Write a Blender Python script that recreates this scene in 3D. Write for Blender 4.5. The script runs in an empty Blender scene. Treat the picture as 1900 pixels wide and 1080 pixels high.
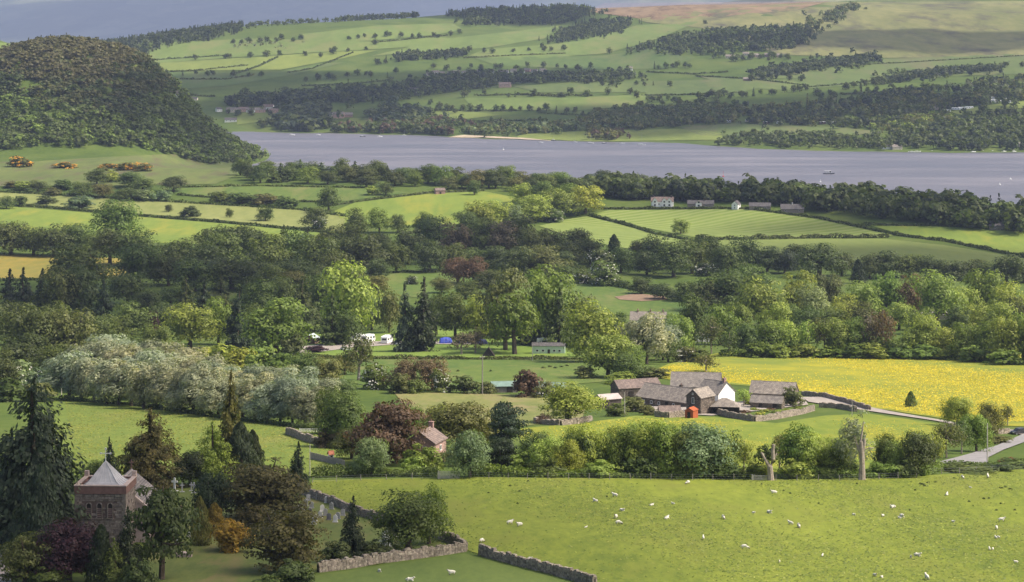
import bpy, math, random
import numpy as np
from mathutils import Vector, Matrix
from mathutils.geometry import delaunay_2d_cdt

# ------------------------------------------------------------------ camera, world, sun, exposure
R = math.radians
F = 4285.0            # focal length in photo pixels (photo is 1900 px wide)
HY = 50.0             # photo row of the true horizon
CZ = 155.0            # camera height above the lake
SUN_AZ, SUN_EL = R(98), R(50)     # azimuth from the view direction towards the east side
scene = bpy.context.scene
COL = scene.collection
cam_d = bpy.data.cameras.new('camera')
cam_d.sensor_width = 36.0
cam_d.lens = 36.0 * F / 1900.0
cam_d.shift_y = -(540.0 - HY) / 1900.0
cam_d.clip_start = 1.0
cam_d.clip_end = 80000.0
cam = bpy.data.objects.new('camera', cam_d)
cam.location = (0, 0, CZ)
cam.rotation_euler = (R(90), 0, 0)
COL.objects.link(cam)
scene.camera = cam

SUNV = Vector((math.cos(SUN_EL) * math.sin(SUN_AZ), math.cos(SUN_EL) * math.cos(SUN_AZ), math.sin(SUN_EL)))
world = bpy.data.worlds.new('World')
scene.world = world
world.use_nodes = True
wn = world.node_tree
for n in list(wn.nodes):
    wn.nodes.remove(n)
sky = wn.nodes.new('ShaderNodeTexSky')
sky.sky_type = 'NISHITA'
sky.sun_disc = False
sky.sun_elevation = SUN_EL
sky.sun_rotation = SUN_AZ
sky.air_density = 1.0
sky.dust_density = 5.0
bg = wn.nodes.new('ShaderNodeBackground')
bg.inputs['Strength'].default_value = 0.15
wo = wn.nodes.new('ShaderNodeOutputWorld')
wn.links.new(sky.outputs[0], bg.inputs[0])
wn.links.new(bg.outputs[0], wo.inputs[0])
sun_d = bpy.data.lights.new('sun', 'SUN')
sun_d.energy = 4.3
sun_d.angle = R(2.0)
sun_d.color = (1.0, 0.93, 0.80)
sun = bpy.data.objects.new('sun', sun_d)
sun.rotation_euler = SUNV.to_track_quat('Z', 'Y').to_euler()
sun.location = (0, 0, 600)
COL.objects.link(sun)
vs = scene.view_settings
vs.view_transform = 'Standard'
vs.look = 'None'
vs.gamma = 1.0
vs.use_curve_mapping = False
vs.exposure = 0.45
scene.render.engine = 'CYCLES'
scene.cycles.max_bounces = 6
scene.cycles.diffuse_bounces = 3
scene.cycles.glossy_bounces = 3
scene.cycles.transmission_bounces = 3
scene.cycles.volume_bounces = 0
scene.cycles.transparent_max_bounces = 8

rnd = random.Random(7)
npr = np.random.default_rng(11)

# ------------------------------------------------------------------ node helpers
def _new(name):
    m = bpy.data.materials.new(name)
    m.use_nodes = True
    nt = m.node_tree
    for n in list(nt.nodes):
        nt.nodes.remove(n)
    return m, nt

def _noise(nt, vec, scale, detail=3.0, rough=0.55):
    n = nt.nodes.new('ShaderNodeTexNoise')
    n.inputs['Scale'].default_value = scale
    n.inputs['Detail'].default_value = detail
    n.inputs['Roughness'].default_value = rough
    nt.links.new(vec, n.inputs['Vector'])
    return n.outputs['Fac']

def _ramp(nt, fac, stops):
    r = nt.nodes.new('ShaderNodeValToRGB')
    el = r.color_ramp.elements
    while len(el) < len(stops):
        el.new(0.5)
    for e, (p, c) in zip(el, stops):
        e.position = p
        e.color = (*c, 1) if len(c) == 3 else c
    nt.links.new(fac, r.inputs[0])
    return r.outputs[0]

def _mix(nt, a, b, fac, mode='MIX'):
    n = nt.nodes.new('ShaderNodeMix')
    n.data_type = 'RGBA'
    n.blend_type = mode
    for sock, v in ((n.inputs[0], fac), (n.inputs[6], a), (n.inputs[7], b)):
        if isinstance(v, (int, float)):
            sock.default_value = v
        elif isinstance(v, tuple):
            sock.default_value = (*v, 1) if len(v) == 3 else v
        else:
            nt.links.new(v, sock)
    return n.outputs[2]

def _math(nt, op, a, b=None):
    n = nt.nodes.new('ShaderNodeMath')
    n.operation = op
    for i, v in enumerate((a, b)):
        if v is None:
            continue
        if isinstance(v, (int, float)):
            n.inputs[i].default_value = v
        else:
            nt.links.new(v, n.inputs[i])
    return n.outputs[0]

def _pos(nt, scale=(1, 1, 1), rot=0.0, obj=False):
    if obj:
        g = nt.nodes.new('ShaderNodeTexCoord')
        out = g.outputs['Object']
    else:
        g = nt.nodes.new('ShaderNodeNewGeometry')
        out = g.outputs['Position']
    m = nt.nodes.new('ShaderNodeMapping')
    m.inputs['Scale'].default_value = scale
    m.inputs['Rotation'].default_value = (0, 0, rot)
    nt.links.new(out, m.inputs['Vector'])
    return m.outputs[0]

def _bsdf(nt, col, rough=0.9, spec=0.2, height=None, bump=0.3, dist=0.1, metallic=0.0):
    b = nt.nodes.new('ShaderNodeBsdfPrincipled')
    if isinstance(col, tuple):
        b.inputs['Base Color'].default_value = (*col, 1)
    else:
        nt.links.new(col, b.inputs['Base Color'])
    if isinstance(rough, (int, float)):
        b.inputs['Roughness'].default_value = rough
    else:
        nt.links.new(rough, b.inputs['Roughness'])
    b.inputs['Specular IOR Level'].default_value = spec
    b.inputs['Metallic'].default_value = metallic
    if height is not None:
        bm = nt.nodes.new('ShaderNodeBump')
        bm.inputs['Strength'].default_value = bump
        bm.inputs['Distance'].default_value = dist
        nt.links.new(height, bm.inputs['Height'])
        nt.links.new(bm.outputs[0], b.inputs['Normal'])
    return b.outputs[0]

def _out(nt, sh):
    o = nt.nodes.new('ShaderNodeOutputMaterial')
    nt.links.new(sh, o.inputs['Surface'])

MATS = {}

def grass(name, ca, cb, cc=None, big=0.02, fine=0.35, stretch=(1, 0.3, 1), rot=0.0, contrast=0.26, stripe=None):
    """pasture: broad patches, fine mottling, optional mown stripes"""
    if name in MATS:
        return MATS[name]
    m, nt = _new(name)
    p = _pos(nt, stretch, rot)
    n1 = _noise(nt, p, big, 4.0, 0.6)
    n2 = _noise(nt, p, fine, 6.0, 0.72)
    f = _math(nt, 'ADD', _math(nt, 'MULTIPLY', n1, 0.45), _math(nt, 'MULTIPLY', n2, 0.55))
    lo, hi = 0.5 - contrast / 2, 0.5 + contrast / 2
    col = _ramp(nt, f, [(max(0, lo), ca), (min(1, hi), cb)])
    if cc is not None:
        n3 = _noise(nt, p, big * 2.7, 5.0, 0.7)
        col = _mix(nt, col, cc, _ramp(nt, n3, [(0.5, (0, 0, 0)), (0.68, (1, 1, 1))]))
    if stripe is not None:
        scol, per, srot, amt = stripe
        w = nt.nodes.new('ShaderNodeTexWave')
        w.wave_type = 'BANDS'
        w.bands_direction = 'X'
        w.inputs['Scale'].default_value = 0.314 / per
        w.inputs['Distortion'].default_value = 1.6
        w.inputs['Detail'].default_value = 2.0
        w.inputs['Detail Scale'].default_value = 0.6
        nt.links.new(_pos(nt, (1, 1, 1), srot), w.inputs['Vector'])
        col = _mix(nt, col, scol, _math(nt, 'MULTIPLY', w.outputs['Fac'], amt))
    _out(nt, _bsdf(nt, col, 0.95, 0.1, n2, 0.5, 0.25 / max(fine, 0.02) * 0.2))
    MATS[name] = m
    return m

def plain(name, col, rough=0.8, spec=0.3, vary=0.25, scale=1.5, bump=0.2, dist=0.05, metallic=0.0):
    if name in MATS:
        return MATS[name]
    m, nt = _new(name)
    p = _pos(nt)
    n = _noise(nt, p, scale, 5.0, 0.65)
    a = tuple(c * (1 - vary) for c in col)
    b = tuple(min(1, c * (1 + vary)) for c in col)
    c = _ramp(nt, n, [(0.3, a), (0.7, b)])
    _out(nt, _bsdf(nt, c, rough, spec, n, bump, dist, metallic))
    MATS[name] = m
    return m

def stonework(name, tones, mortar=0.6):
    """rubble stone: every stone (mesh island) its own tone, weather stains"""
    if name in MATS:
        return MATS[name]
    m, nt = _new(name)
    g = nt.nodes.new('ShaderNodeNewGeometry')
    col = _ramp(nt, g.outputs['Random Per Island'], [(i / (len(tones) - 1), t) for i, t in enumerate(tones)])
    p = _pos(nt)
    n = _noise(nt, p, 3.0, 5, 0.7)
    n2 = _noise(nt, p, 0.35, 4, 0.6)
    col = _mix(nt, col, _ramp(nt, n, [(0.3, (0.55, 0.55, 0.55)), (0.7, (1.25, 1.2, 1.15))]), 1.0, 'MULTIPLY')
    col = _mix(nt, col, _ramp(nt, n2, [(0.3, (0.75, 0.78, 0.72)), (0.7, (1.15, 1.12, 1.1))]), 1.0, 'MULTIPLY')
    _out(nt, _bsdf(nt, col, 0.92, 0.15, n, 0.5, 0.04))
    MATS[name] = m
    return m

def slate(name, ca, cb, course=0.35):
    """slate roof laid in courses, patchy with lichen"""
    if name in MATS:
        return MATS[name]
    m, nt = _new(name)
    p = _pos(nt, obj=True)
    br = nt.nodes.new('ShaderNodeTexBrick')
    br.inputs['Scale'].default_value = 1.0
    br.inputs['Brick Width'].default_value = 0.6
    br.inputs['Row Height'].default_value = course
    br.inputs['Mortar Size'].default_value = 0.03
    br.inputs['Color1'].default_value = (*ca, 1)
    br.inputs['Color2'].default_value = (*cb, 1)
    br.inputs['Mortar'].default_value = tuple(c * 0.45 for c in ca) + (1,)
    sep = nt.nodes.new('ShaderNodeSeparateXYZ')
    nt.links.new(p, sep.inputs[0])
    cmb = nt.nodes.new('ShaderNodeCombineXYZ')
    nt.links.new(sep.outputs[0], cmb.inputs[0])
    nt.links.new(_math(nt, 'MULTIPLY', sep.outputs[2], 1.6), cmb.inputs[1])
    nt.links.new(cmb.outputs[0], br.inputs['Vector'])
    n = _noise(nt, p, 0.9, 5, 0.7)
    n2 = _noise(nt, p, 5.0, 4, 0.7)
    col = _mix(nt, br.outputs['Color'], _ramp(nt, n, [(0.3, (0.6, 0.6, 0.62)), (0.7, (1.35, 1.3, 1.2))]), 1.0, 'MULTIPLY')
    col = _mix(nt, col, _ramp(nt, n2, [(0.35, (0.75, 0.75, 0.75)), (0.65, (1.2, 1.2, 1.2))]), 1.0, 'MULTIPLY')
    _out(nt, _bsdf(nt, col, 0.75, 0.3, n2, 0.5, 0.04))
    MATS[name] = m
    return m

def leaf_mat(name, attr=False, trans=0.38, vary=0.32):
    """foliage: colour of the tree itself, varied leaf by leaf, lets light through"""
    if name in MATS:
        return MATS[name]
    m, nt = _new(name)
    if attr:
        a = nt.nodes.new('ShaderNodeVertexColor')
        a.layer_name = 'Col'
        base = a.outputs['Color']
    else:
        oi = nt.nodes.new('ShaderNodeObjectInfo')
        base = oi.outputs['Color']
    g = nt.nodes.new('ShaderNodeNewGeometry')
    v = _ramp(nt, g.outputs['Random Per Island'], [(0.0, (1 - vary,) * 3), (0.75, (1.0 + vary * 0.35,) * 3), (1.0, (1 + vary * 1.3, 1 + vary * 1.2, 1 + vary))])
    col = _mix(nt, base, v, 1.0, 'MULTIPLY')
    p = _pos(nt)
    n = _noise(nt, p, 0.35, 2, 0.5)
    col = _mix(nt, col, _ramp(nt, n, [(0.3, (0.75, 0.8, 0.8)), (0.7, (1.25, 1.2, 1.1))]), 1.0, 'MULTIPLY')
    b = _bsdf(nt, col, 0.55, 0.25)
    t = nt.nodes.new('ShaderNodeBsdfTranslucent')
    nt.links.new(_mix(nt, col, (1.15, 1.25, 0.6), 1.0, 'MULTIPLY'), t.inputs[0])
    mx = nt.nodes.new('ShaderNodeMixShader')
    mx.inputs[0].default_value = trans
    nt.links.new(b, mx.inputs[1])
    nt.links.new(t.outputs[0], mx.inputs[2])
    _out(nt, mx.outputs[0])
    MATS[name] = m
    return m

LEAF = leaf_mat('leaf')
TUFT = leaf_mat('grass_blade', attr=True, trans=0.25, vary=0.1)
LEAFA = leaf_mat('leaf_wood', attr=True, vary=0.2)
BARK = plain('bark', (0.09, 0.07, 0.05), 0.95, 0.1, 0.4, 2.0, 0.6, 0.05)
BARKP = plain('pale_bark', (0.30, 0.25, 0.205), 0.9, 0.1, 0.35, 1.6, 0.6, 0.05)
BLOSSOM = plain('blossom', (0.50, 0.49, 0.42), 0.8, 0.1, 0.2, 3.0, 0.0)

# ------------------------------------------------------------------ object helpers
def np_mesh(name, V, Fa, mats, smooth=False, midx=None, cols=None):
    """V (n,3); Fa (m,k) uniform polygons"""
    V = np.asarray(V, dtype=np.float32)
    Fa = np.asarray(Fa, dtype=np.int32)
    k = Fa.shape[1]
    me = bpy.data.meshes.new(name)
    me.vertices.add(len(V))
    me.vertices.foreach_set('co', V.ravel())
    me.loops.add(Fa.size)
    me.loops.foreach_set('vertex_index', Fa.ravel())
    me.polygons.add(len(Fa))
    me.polygons.foreach_set('loop_start', np.arange(0, Fa.size, k, dtype=np.int32))
    if smooth:
        me.polygons.foreach_set('use_smooth', np.ones(len(Fa), dtype=bool))
    for mt in mats:
        me.materials.append(mt)
    if midx is not None:
        me.polygons.foreach_set('material_index', np.asarray(midx, dtype=np.int32))
    if cols is not None:
        at = me.color_attributes.new('Col', 'FLOAT_COLOR', 'POINT')
        c4 = np.ones((len(V), 4), dtype=np.float32)
        c4[:, :3] = cols
        at.data.foreach_set('color', c4.ravel())
    me.update(calc_edges=True)
    me.validate()
    return me

class MB:
    """collects polygons, builds ONE mesh object"""
    def __init__(self):
        self.v, self.f, self.m = [], [], []
    def poly(self, pts, m=0):
        b = len(self.v)
        self.v += [tuple(p) for p in pts]
        self.f.append(tuple(range(b, b + len(pts))))
        self.m.append(m)
    def mesh(self, verts, faces, m=0):
        b = len(self.v)
        self.v += [tuple(p) for p in verts]
        self.f += [tuple(b + i for i in f) for f in faces]
        self.m += [m] * len(faces)
    def box(self, c, s, rz=0.0, m=0, jit=0.0, taper=1.0):
        hx, hy, hz = s[0] / 2, s[1] / 2, s[2] / 2
        ca, sa = math.cos(rz), math.sin(rz)
        vs_ = []
        for dz in (-1, 1):
            t = taper if dz > 0 else 1.0
            for dx, dy in ((-1, -1), (1, -1), (1, 1), (-1, 1)):
                x = dx * hx * t + rnd.uniform(-jit, jit)
                y = dy * hy * t + rnd.uniform(-jit, jit)
                z = dz * hz + rnd.uniform(-jit, jit)
                vs_.append((c[0] + x * ca - y * sa, c[1] + x * sa + y * ca, c[2] + z))
        self.mesh(vs_, [(0, 3, 2, 1), (4, 5, 6, 7), (0, 1, 5, 4), (1, 2, 6, 5), (2, 3, 7, 6), (3, 0, 4, 7)], m)
    def tube(self, pts, rad, n=6, m=0, cap=True):
        pts = [Vector(p) for p in pts]
        rings = []
        for i, p in enumerate(pts):
            d = (pts[min(i + 1, len(pts) - 1)] - pts[max(i - 1, 0)])
            d = d.normalized() if d.length > 1e-9 else Vector((0, 0, 1))
            a = d.orthogonal().normalized() if abs(d.z) < 0.95 else Vector((1, 0, 0)).cross(d).normalized()
            b = d.cross(a)
            r = rad[i] if not isinstance(rad, (int, float)) else rad
            rings.append([p + a * (r * math.cos(2 * math.pi * k / n)) + b * (r * math.sin(2 * math.pi * k / n)) for k in range(n)])
        verts = [q for rr in rings for q in rr]
        faces = []
        for i in range(len(pts) - 1):
            for k in range(n):
                faces.append((i * n + k, i * n + (k + 1) % n, (i + 1) * n + (k + 1) % n, (i + 1) * n + k))
        if cap:
            faces.append(tuple(range(n))[::-1])
            faces.append(tuple((len(pts) - 1) * n + k for k in range(n)))
        self.mesh(verts, faces, m)
    def prism(self, prof, axis, a, b, m=0):
        """prof: (u,z) outline; extruded along x (axis 0: u is y) or y (axis 1: u is x)"""
        n = len(prof)
        def P(u, z, t):
            return (t, u, z) if axis == 0 else (u, t, z)
        verts = [P(u, z, a) for u, z in prof] + [P(u, z, b) for u, z in prof]
        faces = [tuple(range(n))[::-1], tuple(range(n, 2 * n))] + [(i, (i + 1) % n, n + (i + 1) % n, n + i) for i in range(n)]
        self.mesh(verts, faces, m)
    def data(self, name, mats, smooth=False):
        me = bpy.data.meshes.new(name)
        me.from_pydata(self.v, [], self.f)
        for mt in mats:
            me.materials.append(mt)
        me.polygons.foreach_set('material_index', self.m)
        if smooth:
            me.polygons.foreach_set('use_smooth', [True] * len(self.f))
        me.update()
        return me
    def build(self, name, mats, parent=None, smooth=False):
        if not isinstance(mats, (list, tuple)):
            mats = [mats]
        o = bpy.data.objects.new(name, self.data(name, mats, smooth))
        COL.objects.link(o)
        if parent is not None:
            o.parent = parent
        return o

def obj(name, me, parent=None):
    o = bpy.data.objects.new(name, me)
    COL.objects.link(o)
    if parent is not None:
        o.parent = parent
    return o

def tag(o, label=None, cat=None, group=None, kind=None):
    if label:
        o['label'] = label
    if cat:
        o['category'] = cat
    if group:
        o['group'] = group
    if kind:
        o['kind'] = kind
    return o

def thing(name, label, cat, loc=(0, 0, 0), rz=0.0, group=None):
    o = bpy.data.objects.new(name, None)
    COL.objects.link(o)
    o.location = loc
    o.rotation_euler = (0, 0, rz)
    o.empty_display_size = 0.5
    return tag(o, label, cat, group)

# ------------------------------------------------------------------ terrain
def pchip(xs, ys):
    xs, ys = np.array(xs, float), np.array(ys, float)
    h = np.diff(xs)
    d = np.diff(ys) / h
    m = np.zeros_like(xs)
    m[0], m[-1] = d[0], d[-1]
    for i in range(1, len(xs) - 1):
        if d[i - 1] * d[i] > 0:
            w1, w2 = 2 * h[i] + h[i - 1], h[i] + 2 * h[i - 1]
            m[i] = (w1 + w2) / (w1 / d[i - 1] + w2 / d[i])
    def f(x):
        x = np.clip(x, xs[0], xs[-1])
        i = np.clip(np.searchsorted(xs, x) - 1, 0, len(xs) - 2)
        t = (x - xs[i]) / h[i]
        return ((2 * t**3 - 3 * t**2 + 1) * ys[i] + (t**3 - 2 * t**2 + t) * h[i] * m[i]
                + (-2 * t**3 + 3 * t**2) * ys[i + 1] + (t**3 - t**2) * h[i] * m[i + 1])
    return f

def zat(py, Y):
    return CZ - (py - HY) / F * Y

near_prof = pchip(
    [-600, -60, 0, 40, 120, 220, 310, 350, 430, 560, 680, 800, 950, 1150, 1400, 1600, 1700, 1800, 1900, 2040, 2070, 2120, 6000],
    [150, 153, 152.5, 140, 116, 95, zat(1080, 310), zat(1000, 350), zat(890, 430), zat(800, 560), zat(750, 680), zat(700, 800),
     zat(655, 950), zat(590, 1150), zat(510, 1400), zat(445, 1600), zat(391, 1700), zat(366, 1800), 14, 1.2, -1.5, -4, -4])
far_prof = pchip([-4000, -60, -20, 0, 20, 300, 700, 1200, 1700, 2200, 3000, 6000],
                 [-4, -4, -1.5, 0.2, 1.6, 24, 57, 100, 142, 185, 230, 300])

def sstep(a, b, x):
    t = np.clip((x - a) / (b - a), 0, 1)
    return t * t * (3 - 2 * t)

def smin(a, b, k):
    h = np.clip(0.5 + 0.5 * (b - a) / k, 0, 1)
    return b * (1 - h) + a * h - k * h * (1 - h)

def smax(a, b, k):
    return -smin(-a, -b, k)

def shore_near(X):
    return np.interp(X, [-600, -260, 128, 420, 900], [2620, 2478, 2199, 1897, 1500]) + 8 * np.sin(X / 37.0) + 5 * np.sin(X / 17.0)

def shore_far(X):
    return np.interp(X, [-600, -358, -142, -75, 37, 224, 318, 467, 635, 1500],
                     [3480, 3406, 3317, 3240, 3157, 3089, 2930, 2863, 2850, 2700]) + 7 * np.sin(X / 23.0) + 4 * np.sin(X / 9.0 + 1)

def height(X, Y):
    Ys, Yf = shore_near(X), shore_far(X)
    v = np.where(Y < 1150, Y, 1150 + (Y - 1150) * 890.0 / (Ys - 1150))
    z1 = near_prof(v)
    dry = sstep(2040, 1900, v)
    z1 = z1 + dry * (0.5 * np.sin(X / 31 + Y / 47) * np.sin(Y / 39 - X / 63) + 0.25 * np.sin(X / 11 + 1.3) * np.sin(Y / 13)) * sstep(100, 300, Y)
    w = Y - Yf
    z2 = far_prof(w)
    z2 = np.where(w > 0, z2 * np.interp(X, [-900, -400, 0, 300], [1.5, 1.4, 1.1, 1.0]), z2)
    C = np.interp(X, [-2500, -1200, -885, -728, -526, -347, -146, 60, 185, 310, 1200, 3000], [60, 72, 108, 134, 160, 172, 182, 202, 215, 235, 320, 400])
    z2 = np.where(w > 0, smin(z2, C, 22), z2)
    und = sstep(40, 500, w) * (4.5 * np.sin(X / 160 + Y / 380) * np.sin(Y / 205 - X / 430) + 2.0 * np.sin(X / 61 - Y / 150))
    z2 = z2 + und
    drop = sstep(5300, 7600, Y) * (1 - sstep(500, 1500, X))
    z2 = z2 + drop * (50 - z2)
    z = np.where(Y < 0.5 * (Ys + Yf), z1, z2)
    # dry land behind and under the wooded hill
    x0 = -300 - (Y - 2400) * 0.11
    land = 24 * sstep(0, 110, x0 - X) * sstep(1900, 2250, Y) * sstep(3900, 3300, Y)
    land = land - 4 * (1 - sstep(0, 50, x0 - X))
    z = np.where((Y > 1900) & (Y < 3900), smax(z, land, 6), z)
    # wooded hill
    dx = np.where(X > -525, (X + 525) / 262.0, (X + 525) / 230.0)
    dy = np.where(Y < 2700, (Y - 2700) / 400.0, (Y - 2700) / 420.0)
    r = np.sqrt(dx * dx + dy * dy)
    z = z + 112 * 0.5 * (1 + np.cos(np.pi * np.clip(r, 0, 1) ** 1.08)) * (1 + 0.06 * np.sin(X / 40 + Y / 55) * np.clip(r * 2, 0, 1))
    r2 = np.sqrt(((X + 830) / 420.0) ** 2 + ((Y - 3250) / 420.0) ** 2)
    z = z + 132 * 0.5 * (1 + np.cos(np.pi * np.clip(r2, 0, 1)))
    # distant plain and scarp
    fp = 30 * np.sin(X / 2100 + Y / 3300) * np.sin(Y / 2700 - X / 4100) * sstep(8000, 12000, Y)
    sc = 760 * sstep(19000, 33000, Y + 1500 * np.sin(X / 2600.0) + 700 * np.sin(X / 900.0))
    z = z + np.where(Y > 7600, fp + sc, 0)
    return z

cols_px = np.concatenate([np.array([-30000, -14000, -7000, -4000, -2500, -1700, -1200, -900, -700, -500, -400, -300, -220, -150]),
                          np.arange(-100, 2001, 10.0),
                          np.array([2050, 2120, 2200, 2300, 2400, 2600, 2800, 3100, 3600, 4400, 5900, 8900, 15900, 31900])])
Y0, RATIO, NROW = 150.0, 1.0095, 581
rows_far = Y0 * RATIO ** np.arange(NROW)
rows = np.concatenate([np.array([-600, -350, -200, -100, -40, -10, 20, 45, 75, 100, 125]), rows_far])
GX = (cols_px[None, :] - 950.0) / F * np.maximum(rows, 150.0)[:, None]
GY = np.broadcast_to(rows[:, None], GX.shape)
GZ = height(GX, GY)
FZ = GZ[11:]                              # rows used for look-ups
PYG = HY + (CZ - np.maximum(FZ, 0.0)) * F / rows_far[:, None]

def ground(X, Y):
    """terrain height exactly as meshed (Y >= 150)"""
    X, Y = np.asarray(X, float), np.asarray(Y, float)
    px = 950.0 + X * F / np.maximum(Y, 150.0)
    j = np.clip(np.searchsorted(cols_px, px) - 1, 0, len(cols_px) - 2)
    tj = (px - cols_px[j]) / (cols_px[j + 1] - cols_px[j])
    fi = np.log(np.maximum(Y, 150.0) / Y0) / math.log(RATIO)
    i = np.clip(fi.astype(int), 0, NROW - 2)
    ti = (np.maximum(Y, 150.0) - rows_far[i]) / (rows_far[i + 1] - rows_far[i])
    return ((FZ[i, j] * (1 - tj) + FZ[i, j + 1] * tj) * (1 - ti) + (FZ[i + 1, j] * (1 - tj) + FZ[i + 1, j + 1] * tj) * ti)

def gz(x, y):
    return float(ground(np.array([x]), np.array([y]))[0])

def unproj(px, py):
    """the ground point seen at a photo pixel -> x, y, z"""
    j = int(np.clip(np.searchsorted(cols_px, px) - 1, 0, len(cols_px) - 2))
    t = (px - cols_px[j]) / (cols_px[j + 1] - cols_px[j])
    col = PYG[:, j] * (1 - t) + PYG[:, j + 1] * t
    hit = col <= py
    hit[:40] = False
    i = int(np.argmax(hit))
    if not hit[i]:
        i = int(np.argmin(col))
        Y = rows_far[i]
    else:
        a, b = col[i - 1], col[i]
        s = (a - py) / (a - b) if a > b else 1.0
        s = min(max(s, 0), 1)
        Y = rows_far[i - 1] + s * (rows_far[i] - rows_far[i - 1])
    X = (px - 950.0) / F * Y
    return float(X), float(Y), max(gz(X, Y), 0.0)

# base sheet
nr, nc = GX.shape
idx = np.arange(nr * nc).reshape(nr, nc)
quads = np.stack([idx[:-1, :-1], idx[:-1, 1:], idx[1:, 1:], idx[1:, :-1]], -1).reshape(-1, 4)
V = np.stack([GX, GY, GZ], -1).reshape(-1, 3)

def terrain_mat():
    m, nt = _new('terrain')
    p = _pos(nt)
    n1 = _noise(nt, p, 0.012, 5, 0.6)
    n2 = _noise(nt, p, 0.25, 5, 0.65)
    f = _math(nt, 'ADD', _math(nt, 'MULTIPLY', n1, 0.6), _math(nt, 'MULTIPLY', n2, 0.4))
    near = _ramp(nt, f, [(0.33, (0.045, 0.075, 0.016)), (0.5, (0.08, 0.115, 0.022)), (0.68, (0.12, 0.14, 0.035))])
    # far plain: patchwork of woods, pasture and bare moor
    v = nt.nodes.new('ShaderNodeTexVoronoi')
    v.inputs['Scale'].default_value = 0.0022
    nt.links.new(_pos(nt, (1, 0.28, 1)), v.inputs['Vector'])
    patch = _ramp(nt, v.outputs['Color'], [(0.15, (0.01, 0.02, 0.01)), (0.45, (0.06, 0.09, 0.03)), (0.75, (0.18, 0.2, 0.06)), (0.95, (0.4, 0.38, 0.18))])
    n3 = _noise(nt, _pos(nt, (1, 0.2, 1)), 0.0016, 6, 0.65)
    moor = _ramp(nt, n3, [(0.38, (0.015, 0.025, 0.015)), (0.52, (0.09, 0.10, 0.045)), (0.64, (0.34, 0.32, 0.17))])
    far = _mix(nt, patch, moor, 0.55)
    g = nt.nodes.new('ShaderNodeNewGeometry')
    s = nt.nodes.new('ShaderNodeSeparateXYZ')
    nt.links.new(g.outputs['Position'], s.inputs[0])
    mr = nt.nodes.new('ShaderNodeMapRange')
    mr.inputs['From Min'].default_value = 5600
    mr.inputs['From Max'].default_value = 7500
    nt.links.new(s.outputs[1], mr.inputs['Value'])
    col = _mix(nt, near, far, mr.outputs[0])
    _out(nt, _bsdf(nt, col, 0.95, 0.1, n2, 0.5, 0.3))
    return m

ter = obj('ground', np_mesh('ground', V, quads, [terrain_mat()], smooth=True))
tag(ter, 'rolling green valley ground reaching to the distant hills', kind='structure')

def inpoly(x, y, P):
    c = False
    n = len(P)
    for i in range(n):
        x1, y1 = P[i]
        x2, y2 = P[(i + 1) % n]
        if (y1 > y) != (y2 > y) and x < (x2 - x1) * (y - y1) / (y2 - y1) + x1:
            c = not c
    return c

def densify(pts, step, closed=True):
    out = []
    n = len(pts)
    for i in range(n if closed else n - 1):
        a, b = pts[i], pts[(i + 1) % n]
        k = max(1, int(math.ceil(math.hypot(b[0] - a[0], b[1] - a[1]) / step)))
        out += [(a[0] + (b[0] - a[0]) * t / k, a[1] + (b[1] - a[1]) * t / k) for t in range(k)]
    if not closed:
        out.append(pts[-1])
    return out

def field(name, label, P, mat, lift=1.0, step=None):
    """a field, road or yard: a sheet laid over the ground, outline seen in the photo"""
    miny, maxy = min(p[1] for p in P), max(p[1] for p in P)
    st = step or max(5.0, min(16.0, (maxy - miny) / 6))
    B = densify(P, st)
    xs = np.arange(min(p[0] for p in P), max(p[0] for p in P), st * 1.6)
    ys = np.arange(miny, maxy, st * 0.36)
    I = [(x + (k % 2) * st * 0.8, y) for k, y in enumerate(ys) for x in xs]
    W = [unproj(*p) for p in B]
    nb = len(W)
    P2 = [(w[0], w[1]) for w in W]
    for p in I:
        if inpoly(p[0], p[1], P):
            W.append(unproj(*p))
    verts = [Vector((w[0], w[1])) for w in W]
    r = delaunay_2d_cdt(verts, [], [list(range(nb))], 1, 1e-4)
    vv = np.array([(q[0], q[1]) for q in r[0]])
    z = ground(vv[:, 0], vv[:, 1]) + (0.03 + 0.00016 * vv[:, 1]) * lift
    tris = [f for f in r[2] if len(f) == 3]
    me = np_mesh(name, np.column_stack([vv, z]), np.array(tris), [mat], smooth=True)
    if len(me.polygons) and me.polygons[0].normal.z < 0:
        me.flip_normals()
    o = obj(name, me)
    return tag(o, label, kind='structure')

# ------------------------------------------------------------------ lake
def lake_mat():
    m, nt = _new('lake_water')
    p = _pos(nt, (1, 0.55, 1))
    n1 = _noise(nt, p, 0.25, 4, 0.6)
    n2 = _noise(nt, _pos(nt, (0.25, 1, 1)), 0.012, 4, 0.6)
    b = _bsdf(nt, _ramp(nt, n2, [(0.36, (0.098, 0.093, 0.112)), (0.5, (0.125, 0.118, 0.138)), (0.64, (0.17, 0.16, 0.18))]), _ramp(nt, n2, [(0.35, (0.35,) * 3), (0.65, (0.55,) * 3)]), 0.25, n1, 0.9, 0.8)  # pale cloud reflection and wind lanes put into the base colour
    _out(nt, b)
    return m

def lake_mesh():
    xs = np.linspace(-700, 1800, 40)
    ys = np.linspace(1350, 3600, 40)
    X, Y = np.meshgrid(xs, ys)
    ii = np.arange(1600).reshape(40, 40)
    q = np.stack([ii[:-1, :-1], ii[:-1, 1:], ii[1:, 1:], ii[1:, :-1]], -1).reshape(-1, 4)
    return np_mesh('lake', np.stack([X, Y, np.zeros_like(X)], -1).reshape(-1, 3), q, [lake_mat()])

tag(obj('lake', lake_mesh()), 'broad grey lavender lake with small ripples', kind='structure')

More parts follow.
